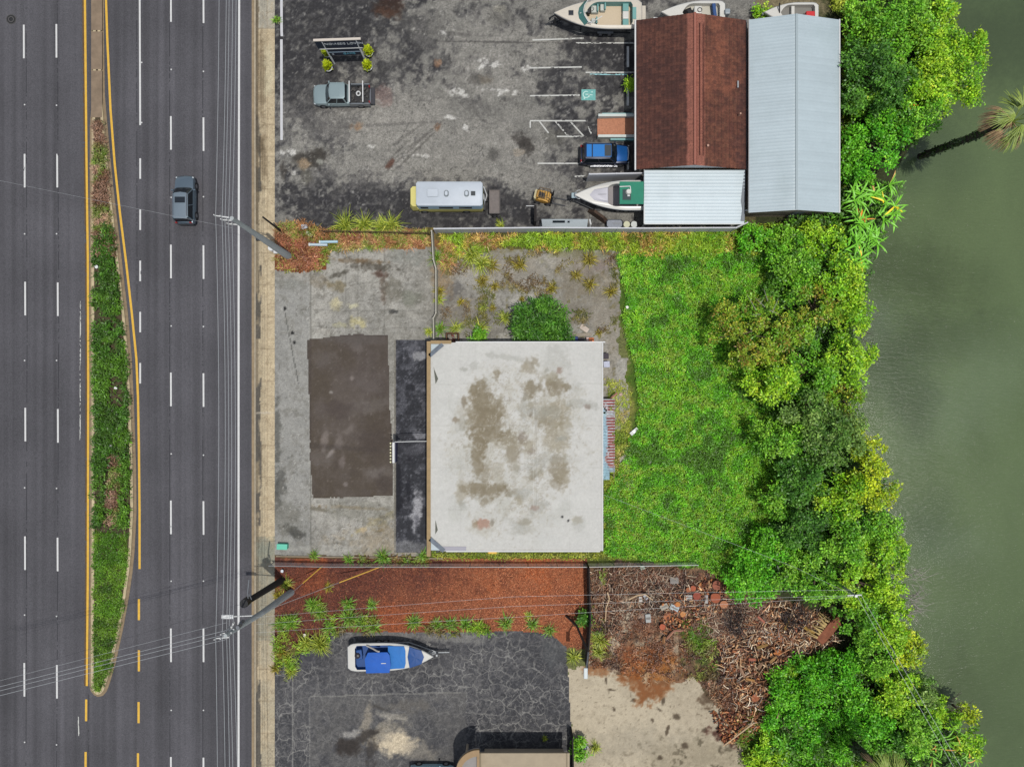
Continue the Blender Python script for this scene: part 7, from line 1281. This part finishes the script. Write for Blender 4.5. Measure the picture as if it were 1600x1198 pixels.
TF = [(540, 353, 22, YG, 'wide pale tuft below the camper, left of two'), (570, 352, 20, YG, 'pale tuft joining the two wide ones below the camper'), (612, 352, 20, YG, 'pale spiky tuft directly below the left end of the camper'), (595, 355, 16, YG, 'small pale tuft beside the spiky one below the camper'), (783, 353, 10, YG, 'tiny tuft poking over the white panel fence'),
 (683, 403, 14, BG, 'green tuft against the leaning boundary fence'), (737, 400, 20, YG, 'large yellow-green tuft in the weedy upper yard'), (752, 412, 18, YG, 'tuft right of the large yellow-green one in the upper yard'), (768, 415, 14, OL, 'olive tuft at the right of the upper yard group'), (753, 440, 12, OL, 'olive tuft alone on the pale concrete'), (773, 447, 8, OL, 'small olive tuft beside a dark spot'), (812, 414, 12, OL, 'tuft on the pale slab below the fence'), (687, 455, 10, OL, 'tuft by the middle of the boundary fence'), (686, 468, 9, YG, 'yellow tuft low on the boundary fence'),
 (720, 472, 7, OL, 'tiny tuft above the concrete kerb'), (755, 480, 7, YG, 'yellow sprig on the seam of the yard'), (770, 481, 6, OL, 'olive sprig on the seam of the yard'), (750, 513, 14, YG, 'round yellow tuft close above the white roof'), (789, 497, 12, YG, 'round yellow tuft left of the dark green bush'), (712, 512, 11, YG, 'yellow tuft right above the wooden crate'), (688, 514, 12, BG, 'green tuft between the boundary fence and the crate'), (670, 518, 8, YG, 'pale tuft outside the foot of the boundary fence'),
 (920, 406, 13, OL, 'olive tuft at the weedy edge of the right yard'), (922, 444, 11, OL, 'lower olive tuft at the weedy edge of the right yard'), (862, 451, 10, OL, 'brownish tuft in the middle of the right yard'), (955, 455, 12, OL, 'tuft where the yard meets the grass'), (936, 520, 6, OL, 'small tuft by the pale broken board'), (815, 467, 6, OL, 'sprig above the dark green bush'), (900, 430, 10, OL, 'olive tuft between the two edge tufts of the right yard'),
 (447, 912, 12, YG, 'tuft beside the wooden pole base'), (435, 930, 10, OL, 'tuft under the grey pole by the sidewalk'), (513, 918, 8, OL, 'small tuft in the mulch left of the others'), (489, 945, 14, BG, 'green tuft at the left end of the mulch weeds'), (500, 955, 13, BG, 'second green tuft at the left end of the mulch weeds'), (543, 942, 12, BG, 'round green tuft alone in the mulch'), (581, 945, 10, BG, 'smaller round green tuft alone in the mulch'), (647, 972, 13, BG, 'round green tuft at the mulch edge above the boat trailer tongue'), (546, 965, 17, BG, 'big green tuft at the mulch edge above the covered boat'), (565, 972, 15, BG, 'green tuft beside the big one above the covered boat'), (583, 978, 14, BG, 'rightmost green tuft above the covered boat'), (514, 980, 12, BG, 'green tuft left of the covered boat'),
 (454, 972, 15, BG, 'spiky green tuft by the sidewalk below the grey pole'), (437, 975, 12, BG, 'dark green tuft touching the sidewalk'), (500, 1006, 20, YG, 'large yellow tuft at the upper left corner of the cracked lot'), (478, 1003, 16, YG, 'yellow-green tuft left of the large yellow one'), (455, 1048, 12, YG, 'lowest tuft by the sidewalk beside the cracked lot'), (440, 1018, 14, OL, 'olive tuft by the sidewalk'), (430, 1045, 9, OL, 'thin olive tuft on the sidewalk edge'), (448, 1030, 11, YG, 'yellow tuft between the olive ones by the sidewalk'),
 (683, 976, 12, BG, 'green tuft right of the trailer tongue'), (705, 975, 13, BG, 'green tuft in the right mulch edge row, left end'), (727, 976, 13, BG, 'green tuft in the middle of the right mulch edge row'), (748, 980, 12, YG, 'yellow-green tuft at the end of the right mulch edge row'), (790, 973, 13, BG, 'tuft on the mulch edge between the two rows'), (832, 975, 12, BG, 'tuft on the mulch edge near the rounded lot corner'), (858, 985, 11, BG, 'rightmost tuft on the rounded lot corner'), (826, 962, 7, YG, 'pale tuft in the mulch above the rounded corner'), (897, 1025, 12, YG, 'tuft at the foot of the street lamp'), (937, 1000, 15, YG, 'pale tuft on the right of the dark fence'), (935, 1018, 12, YG, 'pale tuft near the lamp head'),
 (599, 870, 14, BG, 'green tuft growing through the timber edging'), (545, 874, 9, BG, 'small green tuft on the timber edging'), (660, 868, 10, BG, 'green tuft at the building end of the timber edging'), (490, 868, 9, BG, 'green tuft at the left of the timber edging'), (930, 1168, 10, YG, 'yellow tuft at the edge of the sand by the bush'), (851, 1154, 5, YG, 'tiny yellow tuft on the cracked lot above the tan building'), (431, 30, 7, BG, 'green weed at the lot edge by the upper sidewalk'),
 (700, 385, 14, DR, 'dry tan tuft at the left of the upper yard'), (757, 378, 16, DR, 'dry tan tuft below the white panel fence'), (700, 410, 16, DR, 'dry tan tuft in the upper yard corner'), (540, 382, 12, DR, 'dry tuft right of the blue pipes'), (640, 380, 12, DR, 'dry tuft left of the boundary fence top'), (590, 382, 12, DR, 'dry tuft in the middle of the left weed strip')]
for (a, b, r, c, lb) in TF: tuft(a, b, r * 1.05, c, lb, n=70 + r * 6)

# ------------------------------------------------------------------ wood debris
def sticks(name, label, polys, n, seed, cols, lmin=.25, lmax=1.1, rad=.028, hmax=.5, curl=.5):
    r_ = np.random.default_rng(seed); rr = random.Random(seed); V_, F_, C_ = [], [], []; k = 0
    for pts in polys[0]:
        xs = [p[0] for p in pts]; ys = [p[1] for p in pts]; m = 0
        while m < n // len(polys[0]):
            u, v = rr.uniform(min(xs), max(xs)), rr.uniform(min(ys), max(ys))
            if not bool(inpoly(np.array([u]), np.array([v]), pts)[0]): continue
            m += 1; x, y = X(u), Y(v); an = rr.uniform(0, 6.28); l = rr.uniform(lmin, lmax) * rr.uniform(.4, 1); z = rr.uniform(.02, hmax); w = rad * rr.uniform(.5, 1.8); c = lin(cols[rr.randrange(len(cols))], 1.22) * math.exp(rr.gauss(0, .25)); bend = rr.uniform(-curl, curl); p = Vector((x, y, z)); tl = rr.uniform(-.15, .2)
            prev = None
            for sgm in range(4):
                d = Vector((math.cos(an), math.sin(an), tl)); s_ = Vector((-math.sin(an), math.cos(an), 0)) * w; up_ = Vector((0, 0, w)); ring = [p - s_, p + up_, p + s_, p - up_ * .6]; V_ += [tuple(q_) for q_ in ring]; C_ += [tuple(c)] * 4
                if prev is not None:
                    for j in range(4): F_.append((prev + j, prev + (j + 1) % 4, k + (j + 1) % 4, k + j))
                prev = k; k += 4; p = p + d * l / 3; an += bend * rr.uniform(.3, 1); w *= .88
    return tag(np_mesh(name, np.array(V_), np.array(F_), np.array(C_), woodm), label, name.replace('_', ' '), kind='stuff')
woodm = painted('debris_wood', 3, .15, 18, .25, rough=.9, bump=.4)
WC = [(190, 150, 110), (150, 104, 72), (120, 78, 56), (208, 180, 146), (96, 62, 48), (170, 128, 96), (214, 196, 170), (140, 128, 118)]; GC = [(168, 150, 132), (142, 108, 88), (116, 82, 66), (190, 172, 148), (92, 68, 56), (164, 124, 98)]
sticks('root_pile', 'tangled pile of pale brown roots and split wood right of the sand', [[[(1120, 985), (1190, 960), (1235, 1000), (1262, 1000), (1240, 1050), (1225, 1090), (1200, 1120), (1165, 1150), (1150, 1110), (1125, 1040)], [(1200, 940), (1290, 960), (1305, 1000), (1260, 1010), (1180, 1000)]]], 2100, 61, WC, .3, 1.3, .04, .5, .6)
sticks('wood_chunks', 'short red-brown and tan wood chunks strewn through the wood pile', [[[(1120, 975), (1190, 950), (1300, 965), (1262, 1005), (1240, 1050), (1225, 1095), (1200, 1125), (1165, 1150), (1125, 1040)], [(1030, 930), (1120, 900), (1150, 950), (1100, 965), (1040, 990)], [(1110, 1110), (1200, 1110), (1190, 1150), (1130, 1160)]]], 1500, 65, [(150, 92, 60), (122, 70, 48), (176, 116, 72), (96, 62, 50), (190, 150, 110), (84, 50, 40)], .2, .5, .085, .35, .1)
sticks('brush_pile', 'thin grey and reddish brushwood between the grass and the sand', [[[(925, 888), (990, 884), (1060, 890), (1130, 930), (1180, 960), (1180, 1000), (1120, 1000), (1060, 960), (1000, 960), (960, 1000), (925, 960)], [(1100, 950), (1200, 940), (1200, 990), (1110, 1000)]]], 4600, 62, GC, .3, 1.2, .024, .4, .5)
sticks('twigs', 'scattered brown twigs and bark over the soil above the sand', [[[(955, 960), (1070, 960), (1075, 1060), (1010, 1070), (960, 1030)], [(1095, 1060), (1150, 1060), (1180, 1120), (1140, 1140)], [(920, 900), (950, 900), (950, 1035), (920, 1035)]]], 1500, 63, [(150, 90, 50), (120, 66, 38), (170, 130, 96), (96, 60, 40), (190, 160, 130)], .15, .7, .022, .15, .4)
sticks('black_twigs', 'heap of dark burnt-looking twigs on top of the root pile', [[[(1215, 950), (1250, 945), (1262, 975), (1225, 985)], [(1130, 955), (1160, 945), (1160, 985), (1135, 990)]]], 420, 64, [(50, 42, 40), (70, 58, 52), (40, 34, 34), (104, 90, 84)], .5, 1.6, .022, .95, .3)
field('leaf_litter', 'brown dead leaves and bark bits strewn over the soil and brushwood', [[(922, 886), (1120, 890), (1180, 930), (1300, 960), (1262, 1020), (1225, 1100), (1170, 1150), (1110, 1080), (1070, 1062), (922, 1040)]], 55, .3, .16, .09, [(90, 60, 44), (140, 92, 62), (70, 48, 40), (168, 124, 92), (110, 66, 48), (60, 44, 36)], 66, upr=.15, kv=1.2, mask=lambda u, v: ss(.36, .6, fbm(u, v, 20, 31, 4)))
# mulch chips
def chips(name, label, pts, n, seed, cols, sz=.09):
    r_ = np.random.default_rng(seed); xs = [p[0] for p in pts]; ys = [p[1] for p in pts]; u = r_.uniform(min(xs), max(xs), n); v = r_.uniform(min(ys), max(ys), n); k = inpoly(u, v, pts) & ~inpoly(u, v, [(500, 986), (890, 984), (890, 1030), (500, 1030)]); u, v = u[k], v[k]; n = len(u)
    t_ = np.clip((u - 540 + (fbm(u, v, 60, 11, 4) - .5) * 300) / 260, 0, 1)[:, None]; cs = np.array([lin(c, 1.2) for c in cols]); ci = r_.integers(0, 3, n); c = cs[ci] * (1 - t_) + cs[ci + 3] * t_; c = c * np.exp(r_.normal(0, .3, (n, 1)))
    pos = np.stack([(u - 800) / S, (599 - v) / S, r_.uniform(.01, .07, n)], 1); d = r_.normal(0, 1, (n, 3)) * (1, 1, .25); nr = np.tile((0., 0, 1), (n, 1)) + r_.normal(0, .35, (n, 3))
    return tag(leaves(name, pos, d, nr, sz * r_.uniform(.6, 2.2, n), sz * .5 * r_.uniform(.5, 1.3, n), np.clip(c, .003, .8), woodm), label, 'mulch', kind='stuff')
chips('mulch', 'red-brown wood mulch spread between the fence and the cracked lot', [(430, 880), (913, 882), (915, 985), (905, 1018), (880, 1000), (500, 988), (470, 1015), (430, 985)], 60000, 71, [(104, 56, 42), (130, 74, 56), (80, 46, 38), (164, 96, 62), (186, 124, 88), (130, 74, 50)])
# sawn rounds, blocks, split logs
def log_round(px, py, r, hgt, c, label, name='log_round', tilt=0):
    x, y = P(px, py, hgt); t = thing(name, label, 'log', (x, y, .02), group='sawn log rounds in the wood pile'); rr = random.Random(int(px)); n = 18; f = [1 + rr.uniform(-.08, .08) for _ in range(n)]
    ring = lambda k_, z: [(r * k_ * f[i] * math.cos(i * 2 * math.pi / n), r * k_ * f[i] * math.sin(i * 2 * math.pi / n), z) for i in range(n)]
    MB().loft([ring(1.04, 0), ring(1, hgt)]).build('bark', mat('log_bark', (70, 50, 40), .95, var=.3, vs=5, bump=.5), t, smooth=True); MB().loft([ring(.93, hgt), ring(.9, hgt + .015)]).build('cut_face', mat('cut_%d' % int(px), c, .85, var=.25, vs=6), t)
LG = [(1120, 914, .47, .5, (150, 88, 66), 'large red-brown log round topmost of the three big ones'), (1118, 934, .52, .5, (158, 84, 54), 'large orange-red log round in the middle of the three big ones'), (1131, 944, .42, .4, (178, 118, 84), 'tan log round lowest of the three big ones'), (1137, 928, .36, .3, (120, 72, 54), 'dark log round half under the green bush'), (1089, 931, .4, .4, (146, 72, 54), 'dull red log round left of the three big ones'),
      (1083, 919, .3, .4, (170, 90, 60), 'small red-brown log round above the dull red one'), (1076, 921, .26, .4, (160, 98, 64), 'small orange log round in the dark gap of the pile'), (1059, 944, .27, .35, (190, 124, 66), 'bright orange log round above the two grey concrete blocks'), (1067, 959, .3, .3, (196, 134, 78), 'bright orange log round right of the concrete blocks'), (1042, 963, .36, .3, (170, 104, 66), 'split orange log round below the concrete blocks'), (1035, 979, .32, .3, (176, 92, 62), 'orange-red log round lowest on the left of the pile'),
      (1220, 998, .32, .35, (166, 98, 60), 'orange log piece in the middle of the root pile'), (1216, 1018, .34, .35, (184, 112, 58), 'bright orange log piece lower in the root pile'), (1180, 1090, .4, .35, (158, 92, 60), 'brown log piece near the lower end of the root pile'), (1255, 968, .27, .3, (182, 88, 50), 'small orange log piece at the upper right of the root pile')]
for a in LG: log_round(*a)
def block(px, py, lx, ly, rot, c, label):
    x, y = P(px, py, .4); t = thing('concrete_block', label, 'concrete block', (x, y, .02), math.radians(rot), 'concrete blocks in the debris'); m_ = mat('block_%d' % px, c, .9, var=.12, vs=5, bump=.3)
    MB().box(0, 0, 0, lx, ly, .34).build('block', m_, t, bevel=.02); q = MB(); q.box(0, 0, .34, lx * .8, ly * .25, .02); q.build('core', mat('block_core', (130, 126, 120), .9), t)
for a in ((1038, 948, .75, .5, 25, (168, 160, 144), 'tan concrete block left of two side by side below the dark gap'), (1054, 950, .85, .5, -25, (178, 188, 190), 'blue-grey concrete block right of two side by side below the dark gap'), (1013, 966, .5, .8, 5, (172, 174, 170), 'upright grey concrete block alone at the left of the pile'), (1077, 933, .6, .4, 0, (178, 178, 172), 'small grey concrete block beside the dull red log round'), (1104, 936, .3, .8, 0, (172, 168, 164), 'narrow grey concrete block left of the tan log round'), (1001, 936, .3, .5, 5, (196, 190, 182), 'small white block in the thin brushwood'), (1009, 933, .3, .5, 35, (176, 176, 180), 'tilted grey block in the thin brushwood'), (1054, 907, .8, .6, 0, (140, 134, 128), 'dirty grey block just under the grass edge'), (1004, 887, .4, .35, 20, (170, 186, 168), 'pale green block at the grass edge')): block(*a)
r_ = random.Random(77); spots = [(1188, 1040), (1175, 1030), (1200, 1052), (1210, 1070), (1222, 1092), (1192, 1010), (1245, 985), (1190, 968), (1172, 1062), (1230, 975), (1205, 1100), (1160, 1050), (1265, 985), (1240, 1000), (1150, 1020), (1185, 1120), (1208, 1030), (1048, 992), (1038, 1000), (1060, 985)]
lbw = ['upper left', 'left', 'central', 'lower central', 'lower right', 'upper central', 'far upper right', 'topmost', 'lower left', 'upper right', 'lowest right', 'outer left', 'far right', 'right', 'outermost left', 'lowest', 'inner right', 'orange block group lower', 'orange block group lowest', 'orange block group right']
for i, (a, b) in enumerate(spots):
    x, y = P(a, b, .6); t = thing('firewood_log', 'pale split log lying in the wood pile, the %s one' % lbw[i], 'log', (x, y, r_.uniform(.3, .6)), r_.uniform(0, 3.1), 'split logs in the wood pile'); l = r_.uniform(.5, 1.2); w = r_.uniform(.1, .17)
    MB().loft([[(-l / 2, -w, 0), (-l / 2, w * .8, 0), (-l / 2, 0, w * 1.5)], [(0, -w * .9, .05), (0, w, .03), (0, .02, w * 1.6)], [(l / 2, -w * .8, 0), (l / 2, w * .7, 0), (l / 2, 0, w * 1.3)]]).build('split_wood', mat('split_%d' % i, (r_.randint(176, 212), r_.randint(128, 170), r_.randint(84, 130)), .85, var=.2, vs=5), t)
    MB().loft([[(-l / 2, -w * 1.04, -.03), (-l / 2, w * .84, -.03), (-l / 2, w * .84, .02), (-l / 2, -w * 1.04, .02)], [(l / 2, -w * .84, -.03), (l / 2, w * .74, -.03), (l / 2, w * .74, .02), (l / 2, -w * .84, .02)]]).build('bark', mat('split_bark', (88, 64, 50), .95), t)
x, y = P(1294, 984, .8); t = thing('stump_slab', 'huge red-brown slab of root stump with torn pale edge at the right end of the pile', 'stump', (x, y, 0), math.radians(-35))
MB().loft([[(-.55, -1.4, .1), (.5, -1.5, .1), (.8, 1.2, .1), (.1, 1.8, .1), (-.4, 1.0, .1)], [(-.5, -1.3, .9), (.45, -1.45, .7), (.7, 1.1, .8), (.1, 1.6, .75), (-.35, .9, 1.0)]]).build('slab', mat('slab_red', (136, 82, 58), .9, var=.35, vs=2.5, bump=.6), t)
q = MB(); rr = random.Random(3)
for i in range(26): y_ = rr.uniform(-1.3, 1.0); q.cyl((-.45, y_, .9), (-.95 - rr.random() * .6, y_ + rr.uniform(-.5, .3), .5 + rr.random() * .3), .06, .02, 5)
q.build('splinters', mat('splinter', (206, 178, 120), .85, var=.2, vs=4), t)
for (pts, lb) in (([(949, 925), (952, 935), (947, 950), (946, 970)], 'long pale curved branch at the left of the brushwood'), ([(983, 936), (995, 930), (1008, 928), (1020, 937)], 'pale branch arching over the two small blocks'), ([(1195, 1073), (1205, 1082), (1222, 1082), (1240, 1088), (1246, 1100)], 'long bent pale root reaching onto the green creepers'), ([(1176, 1130), (1150, 1150), (1130, 1165)], 'pale branch at the lower tip of the pile'), ([(1245, 1010), (1252, 1030), (1262, 1040)], 'thin pale branch at the right of the root pile'), ([(1212, 1128), (1220, 1105), (1223, 1085)], 'thick pale standing root beside the creepers')):
    q = MB(); P0 = [P3(a, b, .75 + .1 * math.sin(i)) for i, (a, b) in enumerate(pts)]
    for i in range(len(P0) - 1): q.cyl(P0[i], P0[i + 1], .075 - .01 * i, .065 - .01 * i, 7)
    tag(q.build('branch', mat('branch_pale', (204, 176, 140), .85, var=.15, vs=4)), lb, 'branch')
# litter
for (a, b, z, c, lb) in ((980, 480, .4, (240, 238, 225), 'white scrap in the upper left of the grass'), (1014, 722, .15, (206, 214, 190), 'white scrap in the middle of the grass'), (978, 720, .05, (172, 166, 156), 'bare grey stone slab in the grass below the lean-to'), (985, 757, .05, (170, 164, 154), 'larger bare stone slab in the grass near the roof corner'), (970, 616, .1, (190, 160, 150), 'pinkish stone at the edge of the broken paving'), (181, 606, .3, (230, 230, 225), 'white litter high in the median'), (174, 697, .3, (226, 226, 222), 'white litter in the middle of the median'), (151, 417, .3, (222, 226, 222), 'white litter at the left kerb of the median'), (441, 892, .3, (214, 220, 226), 'white bucket by the sidewalk at the top of the mulch'), (476, 992, .3, (232, 224, 206), 'white flower-like scrap by the weeds left of the covered boat'), (993, 1, .1, (0, 0, 0), '')):
    if not lb: continue
    x, y = P(a, b, z); rr = random.Random(a); n = 7; s_ = .75 if 'slab' in lb else .19; 
    pts = [(x + s_ * rr.uniform(.6, 1) * math.cos(i * 6.283 / n), y + s_ * rr.uniform(.6, 1) * math.sin(i * 6.283 / n)) for i in range(n)]
    tag(MB().prism(pts, z, z + .06).build('stone_slab' if 'slab' in lb or 'stone' in lb else ('bucket' if 'bucket' in lb else 'litter'), mat('scrap_%d' % a, c, .8, var=.1, vs=5)), lb, 'stone' if 'slab' in lb or 'stone' in lb else 'litter')
